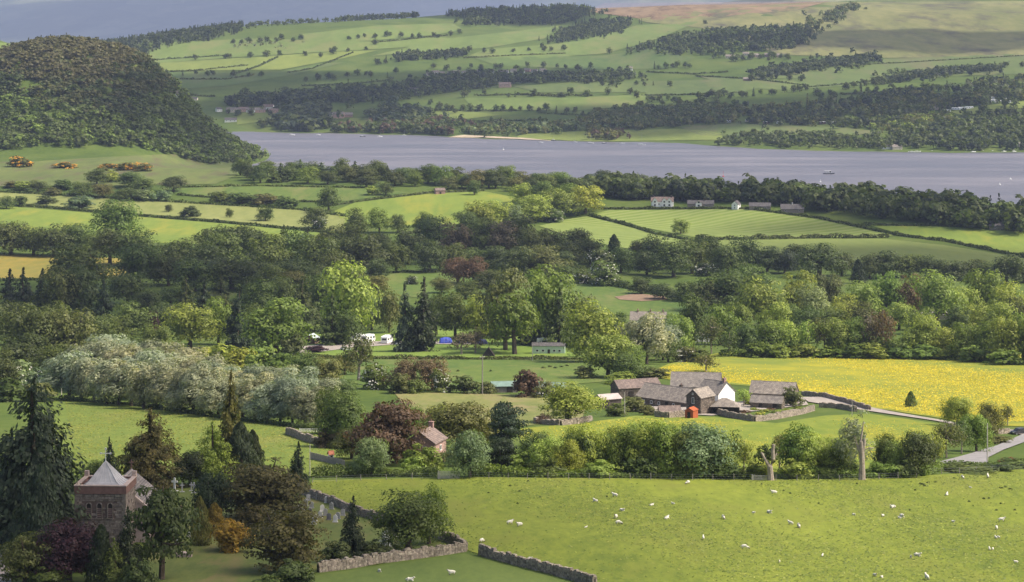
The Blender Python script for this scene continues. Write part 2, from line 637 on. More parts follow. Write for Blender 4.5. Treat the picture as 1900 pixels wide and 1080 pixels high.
# ------------------------------------------------------------------ fields (outlines as seen in the photo)
G_SHEEP = grass('pasture_bright', (0.098, 0.130, 0.020), (0.209, 0.237, 0.033), (0.156, 0.172, 0.031), big=0.03, fine=0.5)
G_LOW = grass('pasture_lush', (0.077, 0.113, 0.028), (0.122, 0.158, 0.038), None, big=0.05, fine=0.6)
G_YARD = grass('churchyard_grass', (0.077, 0.108, 0.030), (0.144, 0.162, 0.042), (0.171, 0.144, 0.057), big=0.06, fine=0.6)
G_LEFT = grass('pasture_olive', (0.099, 0.140, 0.028), (0.167, 0.203, 0.040), (0.180, 0.184, 0.047), big=0.02, fine=0.35)
G_BUT = grass('buttercup_meadow', (0.140, 0.180, 0.034), (0.34, 0.30, 0.025), (0.150, 0.189, 0.034), big=0.014, fine=0.16, stretch=(0.45, 0.3, 1))
G_MEAD = grass('flowery_meadow', (0.115, 0.165, 0.026), (0.20, 0.225, 0.034), (0.25, 0.24, 0.03), big=0.035, fine=0.3)
G_TAN = grass('worn_grass', (0.117, 0.144, 0.042), (0.216, 0.207, 0.072), (0.234, 0.189, 0.097), big=0.03, fine=0.3)
G_CAMP = grass('camp_lawn', (0.108, 0.171, 0.032), (0.180, 0.234, 0.047), None, big=0.03, fine=0.3)
G_MID = grass('pasture_mid', (0.068, 0.113, 0.027), (0.122, 0.162, 0.036), (0.153, 0.162, 0.052), big=0.02, fine=0.25)
G_STR = grass('mown_field', (0.117, 0.171, 0.034), (0.171, 0.225, 0.042), None, big=0.01, fine=0.15, stripe=((0.243, 0.270, 0.092), 8.5, R(68), 0.8))
G_STR2 = grass('mown_field_fine', (0.108, 0.153, 0.034), (0.153, 0.189, 0.042), None, big=0.01, fine=0.15, stripe=((0.207, 0.225, 0.082), 6.5, R(72), 0.6))
G_BRI = grass('pasture_yellowgreen', (0.117, 0.171, 0.034), (0.189, 0.234, 0.042), (0.243, 0.243, 0.042), big=0.012, fine=0.14)
G_PALE = grass('hayfield_pale', (0.153, 0.180, 0.052), (0.234, 0.243, 0.082), None, big=0.012, fine=0.14)
G_ORA = grass('sorrel_field', (0.16, 0.155, 0.035), (0.27, 0.20, 0.045), None, big=0.02, fine=0.18)
G_ROU = grass('rough_hill_pasture', (0.081, 0.108, 0.034), (0.140, 0.162, 0.047), (0.108, 0.090, 0.052), big=0.014, fine=0.09)
G_F1 = grass('far_pasture_light', (0.099, 0.141, 0.033), (0.152, 0.197, 0.052), (0.167, 0.174, 0.060), big=0.005, fine=0.05)
G_F2 = grass('far_pasture_mid', (0.065, 0.106, 0.028), (0.106, 0.149, 0.039), (0.122, 0.141, 0.047), big=0.005, fine=0.05)
G_F3 = grass('far_pasture_dull', (0.075, 0.110, 0.033), (0.125, 0.157, 0.047), (0.137, 0.134, 0.060), big=0.005, fine=0.05)
G_F4 = grass('far_pasture_hay', (0.128, 0.166, 0.039), (0.190, 0.220, 0.052), None, big=0.005, fine=0.05)
G_MOOR = grass('moor_grass', (0.117, 0.131, 0.042), (0.225, 0.211, 0.082), (0.077, 0.068, 0.047), big=0.0045, fine=0.04)
G_BRAC = grass('bracken_moor', (0.15, 0.10, 0.055), (0.27, 0.19, 0.11), (0.09, 0.055, 0.035), big=0.008, fine=0.03)
ROAD = plain('road_asphalt', (0.24, 0.225, 0.22), 0.85, 0.2, 0.15, 0.4, 0.2)
TRACK = plain('farm_track', (0.31, 0.27, 0.235), 0.95, 0.1, 0.2, 0.35, 0.3)
SANDM = plain('shingle', (0.42, 0.34, 0.24), 0.95, 0.1, 0.25, 0.1, 0.3)

field('sheep_pasture', 'bright green pasture grazed by sheep below the fence', [(566, 918), (580, 892), (860, 886), (1400, 889), (1700, 884), (1800, 878), (1900, 871), (2350, 866), (2350, 1120), (1130, 1120), (1104, 1086), (1000, 1056), (892, 1030), (868, 1022), (846, 1006), (700, 968), (640, 946)], G_SHEEP)
field('lower_paddock', 'lush dark green paddock below the stone wall corner', [(540, 1074), (700, 1052), (862, 1028), (892, 1034), (1000, 1060), (1094, 1090), (1120, 1120), (540, 1120)], G_LOW)
field('churchyard_lawn', 'mown churchyard grass between the yews and gravestones', [(270, 900), (430, 906), (566, 918), (640, 946), (700, 966), (846, 1004), (862, 1018), (700, 1048), (590, 1062), (540, 1074), (380, 1090), (270, 1090)], G_YARD)
field('slope_pasture', 'olive green pasture below the silver willows', [(100, 738), (240, 748), (420, 774), (560, 792), (600, 800), (610, 826), (660, 858), (580, 884), (420, 884), (130, 884), (90, 800)], G_LEFT)
field('buttercup_field', 'yellow buttercup meadow behind the farm', [(1190, 698), (1240, 676), (1330, 656), (1500, 652), (1700, 654), (2350, 664), (2350, 782), (1900, 792), (1800, 789), (1742, 776), (1612, 756), (1500, 728), (1380, 716), (1250, 706)], G_BUT)
field('farm_meadow', 'yellow green flowery meadow below the farm', [(960, 796), (1080, 786), (1180, 772), (1320, 774), (1440, 786), (1530, 772), (1610, 768), (1742, 787), (1776, 800), (1740, 850), (1700, 868), (1330, 880), (980, 870)], G_MEAD)
field('worn_paddock', 'worn tan paddock behind the pine trees', [(730, 728), (1010, 734), (1090, 745), (1080, 780), (960, 792), (770, 776)], G_TAN)
field('hedged_pasture', 'green pasture with a power pole below the campsite', [(590, 668), (900, 668), (1100, 668), (1220, 678), (1180, 704), (1080, 712), (900, 726), (730, 724), (620, 706)], G_MID)
field('campsite_lawn', 'light green campsite lawn among tall conifers', [(420, 634), (560, 622), (800, 612), (1010, 626), (1070, 662), (900, 664), (620, 664), (430, 650)], G_CAMP)
field('wood_edge_pasture', 'shaded pasture between the copper trees and campsite wood', [(660, 506), (880, 500), (1040, 516), (1270, 552), (1290, 584), (1150, 586), (1000, 580), (860, 566), (720, 545)], G_MID)
field('mown_hill_field', 'striped mown hay field below the white lakeside house', [(1100, 398), (1130, 391), (1400, 388), (1520, 404), (1664, 436), (1640, 441), (1500, 441), (1330, 443), (1290, 441), (1200, 424)], G_STR)
field('mown_wedge_field', 'wedge of striped mown grass beside the dark wood', [(1000, 420), (1050, 408), (1090, 402), (1200, 430), (1296, 448), (1290, 458), (1160, 462), (1060, 440)], G_STR)
field('mown_long_field', 'long striped mown field behind the dark hedgerow trees', [(1290, 452), (1340, 446), (1500, 443), (1640, 444), (1750, 455), (1900, 480), (2350, 496), (2350, 530), (1800, 498), (1600, 492), (1400, 485), (1300, 472)], G_STR2)
field('lakeside_field', 'green lakeside field beyond the diagonal hedge', [(1610, 418), (1750, 420), (1900, 428), (2350, 430), (2350, 490), (1900, 474), (1760, 446), (1670, 434)], G_BRI)
field('copse_field', 'sunlit yellow green field beside the pale copse', [(620, 392), (660, 376), (800, 360), (900, 356), (980, 372), (975, 404), (890, 416), (780, 420), (640, 416)], G_BRI)
field('pale_strip_field', 'pale hay strip between two long hedges', [(-380, 356), (60, 358), (330, 374), (560, 388), (640, 402), (640, 430), (580, 426), (400, 408), (220, 394), (20, 376), (-380, 370)], G_PALE)
field('long_bank_field', 'bright green bank field above the dark wood', [(-380, 384), (20, 384), (220, 400), (420, 416), (610, 434), (600, 446), (420, 456), (260, 450), (-380, 444)], G_BRI)
field('sorrel_field', 'rusty orange field glimpsed behind dark trees', [(-380, 470), (120, 474), (250, 482), (240, 515), (-380, 522)], G_ORA)
field('hill_foot_pasture', 'rough pasture at the foot of the wooded hill', [(-380, 306), (60, 300), (200, 292), (330, 286), (450, 292), (440, 326), (400, 342), (150, 346), (-380, 346)], G_ROU)
field('hedged_strip_field', 'narrow green fields beyond the hedge', [(300, 350), (480, 346), (690, 350), (760, 358), (640, 374), (460, 372), (330, 362)], G_MID)
# far side of the lake
far_fields = [
 ('hilltop_field', 'light green field on the ridge above the far plantation', [(560, 64), (700, 48), (840, 44), (860, 56), (800, 66), (690, 76), (560, 80)], G_F1),
 ('ridge_field', 'light green field stretching below the ridge thorn bushes', [(190, 104), (330, 78), (480, 72), (690, 78), (800, 68), (860, 74), (760, 88), (480, 104), (260, 120)], G_F1),
 ('sunlit_band_field', 'sunlit band of pasture below the ridge field', [(225, 122), (480, 106), (640, 96), (700, 94), (640, 108), (520, 130), (300, 132)], G_F4),
 ('walled_slope_field', 'green slope field between two diagonal walls', [(285, 135), (520, 133), (600, 118), (640, 116), (540, 140), (420, 160), (300, 168)], G_F2),
 ('upper_meadow', 'bright green meadow below the long plantation', [(830, 72), (960, 58), (1040, 48), (1010, 72), (900, 90), (800, 96), (690, 104), (760, 88)], G_F1),
 ('plantation_meadow', 'green meadow below the dark conifer plantation', [(900, 92), (1010, 84), (1080, 76), (1180, 48), (1300, 40), (1200, 80), (1120, 100), (960, 112), (870, 104)], G_F1),
 ('slope_meadow', 'dull green meadow above the far village', [(880, 108), (1120, 104), (1200, 92), (1290, 108), (1240, 128), (1100, 130), (920, 122)], G_F2),
 ('village_meadow', 'green meadow below the far village trees', [(950, 160), (1090, 154), (1220, 150), (1260, 158), (1200, 172), (1000, 172)], G_F3),
 ('shore_meadow', 'bright meadow behind the far shore trees', [(700, 208), (860, 206), (930, 214), (860, 222), (740, 224)], G_F4),
 ('long_meadow', 'pale meadow with scattered round trees beyond the lake', [(860, 182), (1050, 182), (1200, 176), (1200, 196), (1060, 206), (880, 204)], G_F1),
 ('shingle_meadow', 'light green meadow beside the shingle beach', [(960, 250), (1080, 244), (1260, 240), (1340, 246), (1340, 260), (1100, 263), (960, 257)], G_F4),
 ('birch_meadow', 'dull green meadow beyond the birches on the shore', [(1260, 236), (1360, 230), (1560, 236), (1640, 246), (1560, 254), (1300, 252)], G_F3),
 ('cottage_field', 'hay field around the pink shore cottage', [(650, 220), (700, 220), (690, 233), (640, 233)], G_F4),
 ('lane_field', 'dull field above the shore wood', [(1190, 152), (1400, 146), (1420, 160), (1360, 176), (1200, 176)], G_F3),
 ('bank_field', 'green bank field below the long tree belt', [(1290, 140), (1460, 150), (1640, 128), (1800, 118), (1900, 110), (2350, 106), (2350, 124), (1760, 142), (1600, 158), (1460, 168), (1360, 162)], G_F3),
 ('belt_field', 'olive pasture between the two tree belts', [(1420, 122), (1600, 128), (1640, 110), (1900, 100), (2350, 98), (2350, 110), (1800, 122), (1500, 146), (1400, 146)], G_F3),
 ('caravan_field', 'yellow green field beside the white caravans', [(1760, 208), (1830, 196), (1900, 188), (2350, 184), (2350, 200), (1900, 200), (1800, 218)], G_F4),
 ('clearing_field', 'bright field in a clearing of the shore wood', [(1860, 232), (1900, 212), (2350, 208), (2350, 236), (1880, 240)], G_F1),
 ('moor', 'wide olive moorland grass on the upper fell', [(1640, 108), (1440, 102), (1380, 78), (1300, 52), (1200, 42), (1180, 36), (1300, 20), (1500, 4), (2350, 2), (2350, 96), (1660, 108)], G_MOOR),
 ('bracken_slope', 'reddish brown bracken slope at the moor edge', [(1090, 22), (1120, 6), (1540, 3), (1480, 18), (1330, 32), (1210, 38), (1150, 30)], G_BRAC),
 ('hill_cap_field', 'small green field behind the wooded hill top', [(-380, 84), (0, 80), (40, 82), (62, 88), (50, 106), (-100, 112), (-380, 112)], G_F1),
 ('shore_lawn', 'mown lawn below the far shore houses', [(470, 204), (520, 200), (520, 222), (440, 232), (440, 214)], G_F4),
]
for nm, lb, P, mt in far_fields:
    field(nm, lb, P, mt, lift=1.0)
field('shingle_beach', 'pale shingle beach along the far shore', [(830, 255), (900, 256), (1000, 260), (1030, 262), (980, 257), (860, 251)], SANDM, 1.3, step=4)
field('lane', 'grey tarmac lane curving beside the sheep pasture', [(1744, 858), (1790, 846), (1850, 828), (1900, 806), (2000, 780), (2300, 742), (2300, 756), (2000, 796), (1905, 820), (1862, 836), (1834, 850), (1830, 866), (1760, 868)], ROAD, 2.0, step=5)
field('farm_drive', 'pale stony farm drive between stone walls', [(1488, 738), (1540, 738), (1600, 754), (1660, 766), (1742, 780), (1830, 796), (1900, 800), (1900, 808), (1830, 800), (1735, 782), (1640, 768), (1586, 760), (1500, 747)], TRACK, 2.0, step=5)
field('farm_yard', 'pale dusty farm yard between the stone buildings', [(1120, 760), (1200, 752), (1300, 758), (1400, 742), (1490, 738), (1500, 752), (1400, 764), (1320, 772), (1200, 766)], TRACK, 1.6, step=6)
field('camp_track', 'pale gravel camp track across the lawn', [(540, 646), (640, 636), (740, 634), (900, 636), (900, 640), (740, 640), (660, 646), (560, 658)], TRACK, 2.0, step=4)
field('church_track', 'pinkish gravel church track at the graveyard edge', [(-40, 985), (8, 985), (14, 1030), (22, 1090), (-40, 1090)], TRACK, 2.0, step=8)

def terrain_point(px, py):
    return unproj(px, py)

# ------------------------------------------------------------------ tree builders (unit height, unit width)
def leaf_cards(P, N, size, aspect=1.5, T=None, rng=npr):
    n = len(P)
    N = N / np.maximum(np.linalg.norm(N, axis=1, keepdims=True), 1e-6)
    A = T if T is not None else rng.normal(size=(n, 3))
    A = A - (A * N).sum(1, keepdims=True) * N
    A = A / np.maximum(np.linalg.norm(A, axis=1, keepdims=True), 1e-6)
    B = np.cross(N, A)
    s = np.asarray(size).reshape(-1, 1) * np.ones((n, 1))
    a, b = A * s * aspect * 0.5, B * s * 0.5
    k = rng.uniform(-0.25, 0.25, size=(n, 1))
    V = np.stack([P - a, P + b + a * k, P + a, P - b + a * k], 1).reshape(-1, 3)
    Fa = np.arange(4 * n).reshape(-1, 4)
    return V, Fa

def unit(n, rng):
    d = rng.normal(size=(n, 3))
    return d / np.linalg.norm(d, axis=1, keepdims=True)

def crown_broad(rng, n, leaf, lobes=26, cz=0.57, rz=0.43, rx=0.5, low=0.1, flat=0.85, tight=0.5, wind=False, jit=0.55):
    c0 = np.array([0, 0, cz])
    d = unit(lobes, rng)
    d[:, 2] = np.linspace(-0.80, 0.95, lobes) + rng.normal(size=lobes) * 0.05
    hz_ = np.sqrt(np.maximum(0.05, 1 - np.clip(d[:, 2], -1, 1) ** 2))
    an = np.arange(lobes) * 2.399 + rng.uniform(0, 6.28) + rng.normal(size=lobes) * 0.35
    d[:, 0], d[:, 1] = np.cos(an) * hz_, np.sin(an) * hz_
    rad = rng.uniform(0.48, 0.84, size=(lobes, 1))
    rad[::4] *= 0.6
    lowl = d[:, 2] < -0.25
    rad[lowl] = rng.uniform(0.72, 0.95, size=(int(lowl.sum()), 1))
    rc = rng.uniform(0.09, 0.25, size=lobes)
    C = d * rad * np.array([rx, rx, rz]) + c0
    C += rng.normal(size=(lobes, 3)) * 0.03
    C[:, :2] += (rng.normal(size=2) * 0.07)[None, :] * ((C[:, 2:3] - cz) / rz)
    w = rc ** 2
    k = rng.choice(lobes, size=n, p=w / w.sum())
    u = unit(n, rng)
    u[:, 2] = np.where(rng.random(n) < 0.62, np.abs(u[:, 2]), u[:, 2])
    rr = rc[k][:, None] * (1 - tight * rng.random((n, 1)) ** 2)
    P = C[k] + u * rr * np.array([1, 1, flat])
    out = (P - c0) / np.array([rx, rx, rz])
    # inner leaves fill gaps
    inn = rng.random(n) < 0.12
    P[inn] = c0 + unit(inn.sum(), rng) * rng.random((inn.sum(), 1)) ** 0.5 * np.array([rx, rx, rz]) * 0.62
    P[:, 2] = np.maximum(P[:, 2], low + rng.random(n) * 0.08)
    P[:, 2] = np.minimum(P[:, 2], 1.0)
    N = u * 0.9 + out * 0.5 + unit(n, rng) * jit + np.array([0, 0, 0.25])
    s = leaf * rng.uniform(0.6, 1.45, size=n)
    s[inn] *= 1.8
    if wind:
        T = np.array([1.0, 0.15, 0.5]) + rng.normal(size=(n, 3)) * 0.65
        return leaf_cards(P, N, s * 0.62, 2.3, T, rng), C
    return leaf_cards(P, N, s, 1.35, None, rng), C

def crown_conifer(rng, n, leaf, levels=20, power=0.85, low=0.05, droop=0.10, gap=0.0, broad=False):
    Pl, Nl, Sl, Tl = [], [], [], []
    per = []
    for i in range(levels):
        t = i / (levels - 1)
        z = low + (0.97 - low) * t ** 0.92
        r = (0.5 * min(1.0, (1 - t) * 1.75) ** 0.75 if broad else 0.5 * (1 - t) ** power) + 0.02
        nb = max(4, int(11 * (1 - 0.55 * t)))
        for b in range(nb):
            per.append((z + rng.normal() * 0.012, r * rng.uniform(0.62, 1.08), rng.uniform(0, 2 * math.pi)))
    wts = np.array([p[1] ** 1.5 for p in per])
    cnt = np.maximum(3, (n * wts / wts.sum()).astype(int))
    for (z, r, a), c in zip(per, cnt):
        if gap and rng.random() < gap:
            continue
        t = rng.random(c) ** 0.6
        spread = rng.normal(size=c) * 0.16 * (0.3 + 0.7 * t)
        aa = a + spread
        x, y = np.cos(aa) * r * t, np.sin(aa) * r * t
        zz = z - droop * r * 2 * t ** 1.6 + 0.02 * rng.normal(size=c) + 0.03 * (t > 0.85)
        Pl.append(np.column_stack([x, y, zz]))
        Nl.append(np.column_stack([np.cos(aa) * 0.55, np.sin(aa) * 0.55, np.full(c, 0.9)]) + rng.normal(size=(c, 3)) * 0.35)
        Tl.append(np.column_stack([np.cos(aa), np.sin(aa), np.full(c, -0.18)]) + rng.normal(size=(c, 3)) * 0.4)
        Sl.append(leaf * rng.uniform(0.7, 1.3, size=c))
    P, N, T, S = map(np.concatenate, (Pl, Nl, Tl, Sl))
    P[:, 2] = np.clip(P[:, 2], 0.02, 1.0)
    tip = max(3, min(40, n // 25))
    zt = rng.uniform(0.9, 1.0, size=tip)
    P = np.concatenate([P, np.column_stack([rng.normal(size=(tip, 2)) * 0.012, zt])])
    N = np.concatenate([N, unit(tip, rng)])
    T = np.concatenate([T, np.tile([0, 0, 1.0], (tip, 1))])
    S = np.concatenate([S, np.full(tip, leaf * 0.8)])
    return leaf_cards(P, N, S, 2.0, T, rng), None

def crown_column(rng, n, leaf, power=0.6):
    z = rng.random(n) ** 0.9
    prof = 0.5 * np.minimum(1, (z + 0.06) * 4) ** 0.6 * (1 - z) ** power + 0.015
    a = rng.uniform(0, 2 * math.pi, n)
    lump = 1 + 0.16 * np.sin(a * 3 + z * 17) + 0.12 * np.sin(a * 5 - z * 31)
    r = prof * lump * (1 - 0.35 * rng.random(n) ** 2)
    P = np.column_stack([np.cos(a) * r, np.sin(a) * r, np.clip(z, 0.01, 1)])
    N = np.column_stack([np.cos(a), np.sin(a), np.full(n, 0.45)]) + rng.normal(size=(n, 3)) * 0.5
    T = np.tile([0, 0, 1.0], (n, 1)) + rng.normal(size=(n, 3)) * 0.3
    return leaf_cards(P, N, leaf * rng.uniform(0.7, 1.3, n), 1.8, T, rng), None

def trunk_mesh(name, rng, C, top=0.6, rad=0.035, mat=BARK, lean=0.02, limbs=6, n=6):
    mb = MB()
    p = [(0, 0, -0.03), (lean * 0.3, 0, top * 0.35), (lean, lean * 0.5, top * 0.7), (lean * 1.2, lean, top)]
    mb.tube(p, [rad * 1.35, rad, rad * 0.7, rad * 0.25], n)
    if C is not None:
        for c in C[rng.permutation(len(C))[:limbs]]:
            z0 = top * rng.uniform(0.35, 0.8)
            a = np.array([lean * z0 / top, 0, z0])
            mid = a * 0.45 + c * 0.55 + np.array([0, 0, -0.02])
            mb.tube([a, mid, c], [rad * 0.5, rad * 0.33, rad * 0.1], 5)
    return mb.data(name, [mat])

LODN = {'n': 1.0, 'm': 0.58, 'f': 0.065}
LODS = {'n': 1.0, 'm': 1.22, 'f': 3.1}
SPECIES = {}

def species(kind, lod, var):
    key = (kind, lod, var)
    if key in SPECIES:
        return SPECIES[key]
    rng = np.random.default_rng(abs(hash((ord(kind), ord(lod), var))) % 99991)
    q, ls = LODN[lod], LODS[lod]
    blossom = None
    lit = [LEAF]
    if kind == 'b':
        (V, Fa), C = crown_broad(rng, int(7200 * q), 0.026 * ls, 38 if lod != 'f' else 16, cz=0.51, rz=0.5, low=0.03)
        tr = trunk_mesh('trunk', rng, C, 0.62)
    elif kind == 'r':      # round field tree with a short bole in view
        (V, Fa), C = crown_broad(rng, int(7200 * q), 0.026 * ls, 34 if lod != 'f' else 14, cz=0.57, rz=0.44, low=0.12)
        tr = trunk_mesh('trunk', rng, C, 0.62, 0.045)
    elif kind == 't':      # tall tree, visible bole
        (V, Fa), C = crown_broad(rng, int(4200 * q), 0.032 * ls, 26, cz=0.60, rz=0.41, low=0.16)
        tr = trunk_mesh('trunk', rng, C, 0.75, 0.04)
    elif kind == 's':      # thin open tree, pale stem
        (V, Fa), C = crown_broad(rng, int(1700 * q), 0.032 * ls, 26, cz=0.58, rz=0.42, low=0.12, tight=0.9)
        tr = trunk_mesh('trunk', rng, C, 0.9, 0.028, BARKP, limbs=12)
    elif kind == 'w':      # wind-blown willow
        (V, Fa), C = crown_broad(rng, int(9000 * q), 0.036 * ls, 34, cz=0.53, rz=0.47, low=0.05, wind=True)
        sh = (V[:, 2] - 0.3) * 0.16
        V[:, 0] += np.where(V[:, 2] > 0.3, sh, 0)
        tr = trunk_mesh('trunk', rng, C, 0.6, 0.032, BARK, 0.05, 8)
    elif kind == 'c':
        (V, Fa), C = crown_conifer(rng, int(6500 * q), 0.030 * ls, 24 if lod == 'n' else 14)
        tr = trunk_mesh('trunk', rng, None, 0.96, 0.028)
    elif kind == 'd':      # broad drooping cedar
        (V, Fa), C = crown_conifer(rng, int(14000 * q), 0.023 * ls, 22, droop=0.11, low=0.03, gap=0.04, broad=True)
        tr = trunk_mesh('trunk', rng, None, 0.94, 0.035)
    elif kind == 'p':
        (V, Fa), C = crown_column(rng, int(4200 * q), 0.034 * ls)
        tr = trunk_mesh('trunk', rng, None, 0.7, 0.04)
    elif kind == 'y':      # yew: wide, layered, down to the ground
        (V, Fa), C = crown_broad(rng, int(6500 * q), 0.027 * ls, 46, cz=0.46, rz=0.52, low=0.02, flat=0.42)
        tr = trunk_mesh('trunk', rng, C, 0.5, 0.05)
    elif kind == 'k':      # pine: open plates of needles on a bare bole
        (V, Fa), C = crown_broad(rng, int(4600 * q), 0.030 * ls, 30, cz=0.56, rz=0.46, low=0.10, flat=0.42)
        tr = trunk_mesh('trunk', rng, C, 0.92, 0.035, limbs=14)
    else:                  # 'u' shrub, 'h' flowering thorn
        (V, Fa), C = crown_broad(rng, int(2600 * q), 0.05 * ls, 20, cz=0.42, rz=0.56, low=0.01)
        tr = trunk_mesh('trunk', rng, C, 0.5, 0.03)
        if kind == 'h':
            nb = int(520 * q)
            (Vb, Fb), _ = crown_broad(np.random.default_rng(var + 5), nb, 0.034 * ls, 20, cz=0.42, rz=0.56, low=0.05)
            blossom = np_mesh('blossom', Vb, Fb, [BLOSSOM])
    cr = np_mesh('crown', V, Fa, lit)
    SPECIES[key] = (tr, cr, blossom)
    return SPECIES[key]

KINDNAME = {'b': ('broadleaf_tree', 'broadleaf tree'), 'r': ('round_tree', 'round tree'), 't': ('tall_tree', 'tall tree'), 's': ('open_tree', 'birch'),
            'w': ('willow_tree', 'willow'), 'c': ('conifer_tree', 'conifer'), 'd': ('cedar_tree', 'cedar'), 'p': ('columnar_tree', 'cypress'),
            'y': ('yew_tree', 'yew'), 'k': ('pine_tree', 'pine'), 'u': ('shrub', 'shrub'), 'h': ('hawthorn', 'hawthorn')}
PAL = {'dk': (0.086, 0.106, 0.030), 'md': (0.105, 0.138, 0.032), 'gr': (0.150, 0.205, 0.036), 'lt': (0.260, 0.310, 0.060), 'yl': (0.275, 0.305, 0.050),
       'ol': (0.145, 0.145, 0.040), 'cn': (0.045, 0.062, 0.026), 'bl': (0.062, 0.085, 0.048), 'br': (0.150, 0.115, 0.065), 'cu': (0.060, 0.024, 0.030),
       'sv': (0.275, 0.290, 0.190), 'pl': (0.185, 0.230, 0.100), 'yw': (0.125, 0.100, 0.030), 'go': (0.290, 0.200, 0.032), 'wn': (0.130, 0.085, 0.055)}

def jitter(c, a=0.18):
    k = 1 + rnd.uniform(-a, a)
    h = rnd.uniform(-0.1, 0.1)
    return (c[0] * k * (1 + h), c[1] * k, c[2] * k * (1 - h), 1.0)

TREE_N = [0]
ALLTREES = []
def tree_at(kind, x, y, z, H, W, col, label, group=None, lod=None, name=None, cat=None, parts=True):
    lod = lod or ('n' if y < 640 else 'm' if y < 2350 else 'f')
    nv = 4 if lod == 'n' else 5
    if kind in 'dkyp':
        nv = 3
    TREE_N[0] += 1
    tr, cr, bl = species(kind, lod, TREE_N[0] % nv)
    nm, ct = KINDNAME[kind]
    root = thing(name or nm, label, cat or ct, (x, y, z - 0.02 * H), rnd.uniform(-0.25, 0.25) if kind == 'w' else rnd.uniform(0, 6.28), group)
    wj = rnd.uniform(0.94, 1.06)
    root.scale = (W * wj, W / wj, H)
    root.rotation_euler[0], root.rotation_euler[1] = rnd.uniform(-0.05, 0.05), rnd.uniform(-0.05, 0.05)
    t = obj('trunk', tr, root)
    c = obj('crown', cr, root)
    c.color = jitter(PAL[col] if isinstance(col, str) else col)
    if bl is not None:
        obj('blossom', bl, root)
    ALLTREES.append((kind, x, y, H, W))
    return root

BELT = ('in the belt between fence and farm meadow', 'in the belt behind the fence')
LANDMARKS = [(n_, *unproj(px_, py_)[:2]) for n_, px_, py_ in (
    ('three-gabled white house', 1229, 383), ('long brown lakeside roof', 1300, 384), ('little white lakeside cottage', 1366, 388), ('wide hipped bungalow', 1470, 393),
    ('wood-edge bungalow', 1856, 425), ('pink field barn', 816, 360), ('large domed oak', 218, 446), ('orange field', 60, 495), ('broad olive oak', 140, 546), ('copper trees', 865, 528),
    ('bare earth patch', 1195, 556), ('grey manor house', 1203, 606), ('mint mobile home', 1018, 655), ('blue tents', 840, 638), ('camp shed', 578, 638), ('dark timber hut', 907, 661),
    ('grey power pole', 895, 732), ('dead forked trunk', 1430, 892), ('lopped pollard', 1599, 891), ('barred gate', 833, 889), ('tarmac lane', 1800, 850), ('white chalet', 1562, 628),
    ('long pale lodge', 1735, 592), ('dark dome tree', 1520, 516), ('slim columnar tree', 1594, 526), ('mown wedge field', 1150, 445), ('copse field', 800, 400), ('green roofed sheds', 980, 728),
    ('orange gorse', 230, 316), ('round dark tree', 322, 356), ('purple wood tree', 284, 626), ('camp track', 480, 650), ('long mown field', 1780, 490), ('wooded hill foot', 470, 330), ('stone farm range', 1240, 752))]
COLN = {'dk': 'dark green', 'md': 'green', 'gr': 'fresh green', 'lt': 'light green', 'yl': 'yellow green', 'ol': 'olive', 'cn': 'dark', 'bl': 'blue green', 'br': 'brown', 'cu': 'purple', 'sv': 'silver', 'pl': 'pale green', 'yw': 'brown green', 'go': 'golden', 'wn': 'reddish brown'}
TREEN = {'c': 'conifer', 'u': 'bush', 'h': 'flowering thorn bush', 'w': 'willow', 'd': 'cedar', 'p': 'narrow conifer', 'y': 'yew', 'k': 'pine', 's': 'thin open tree', 't': 'tall-stemmed tree'}

def trees(zone, items):
    """items: (px, base row, top row, width, kind, colour[, own label])"""
    label, group = zone
    rec = []
    for it in items:
        px, base, top, w, kind, col = it[:6]
        x, y, z = unproj(px, base)
        H, W = (base - top) / F * y * 1.03, w / F * y * (1.25 if label in ('in the churchyard', BELT[0]) else 1.2)
        rec.append((it, x, y, z, H, W))
    hs = sorted(r_[4] for r_ in rec if len(r_[0]) == 6) or [1]
    lo_, hi_ = hs[len(hs) // 3], hs[(2 * len(hs)) // 3]
    for it, x, y, z, H, W in rec:
        kind, col = it[4], it[5]
        if col == 'dk' and len(it) == 6 and rnd.random() < 0.28:
            col = 'md'
        if len(it) > 6:
            tree_at(kind, x, y, z, H, W, col, it[6], group)
            continue
        adj = [] if kind in 'uht' else ['tall'] if H > hi_ else ['low'] if H < lo_ else []
        if W / H > 1.3:
            adj.append('broad')
        elif W / H < 0.75 and kind not in 'ps':
            adj.append('slim')
        nm, cn = TREEN.get(kind, 'tree'), COLN[col]
        d_, lm = min((math.hypot(x - lx, (y - ly) * 0.6), n_) for n_, lx, ly in LANDMARKS)
        lb = ' '.join(adj + [cn, nm, label])
        if d_ < 0.055 * y and len(lb.split()) + 2 + len(lm.split()) <= 16:
            lb += ' near the ' + lm
        tree_at(kind, x, y, z, H, W, col, lb, f'{cn} {nm}{"es" if nm.endswith("bush") else "s"} {group}')

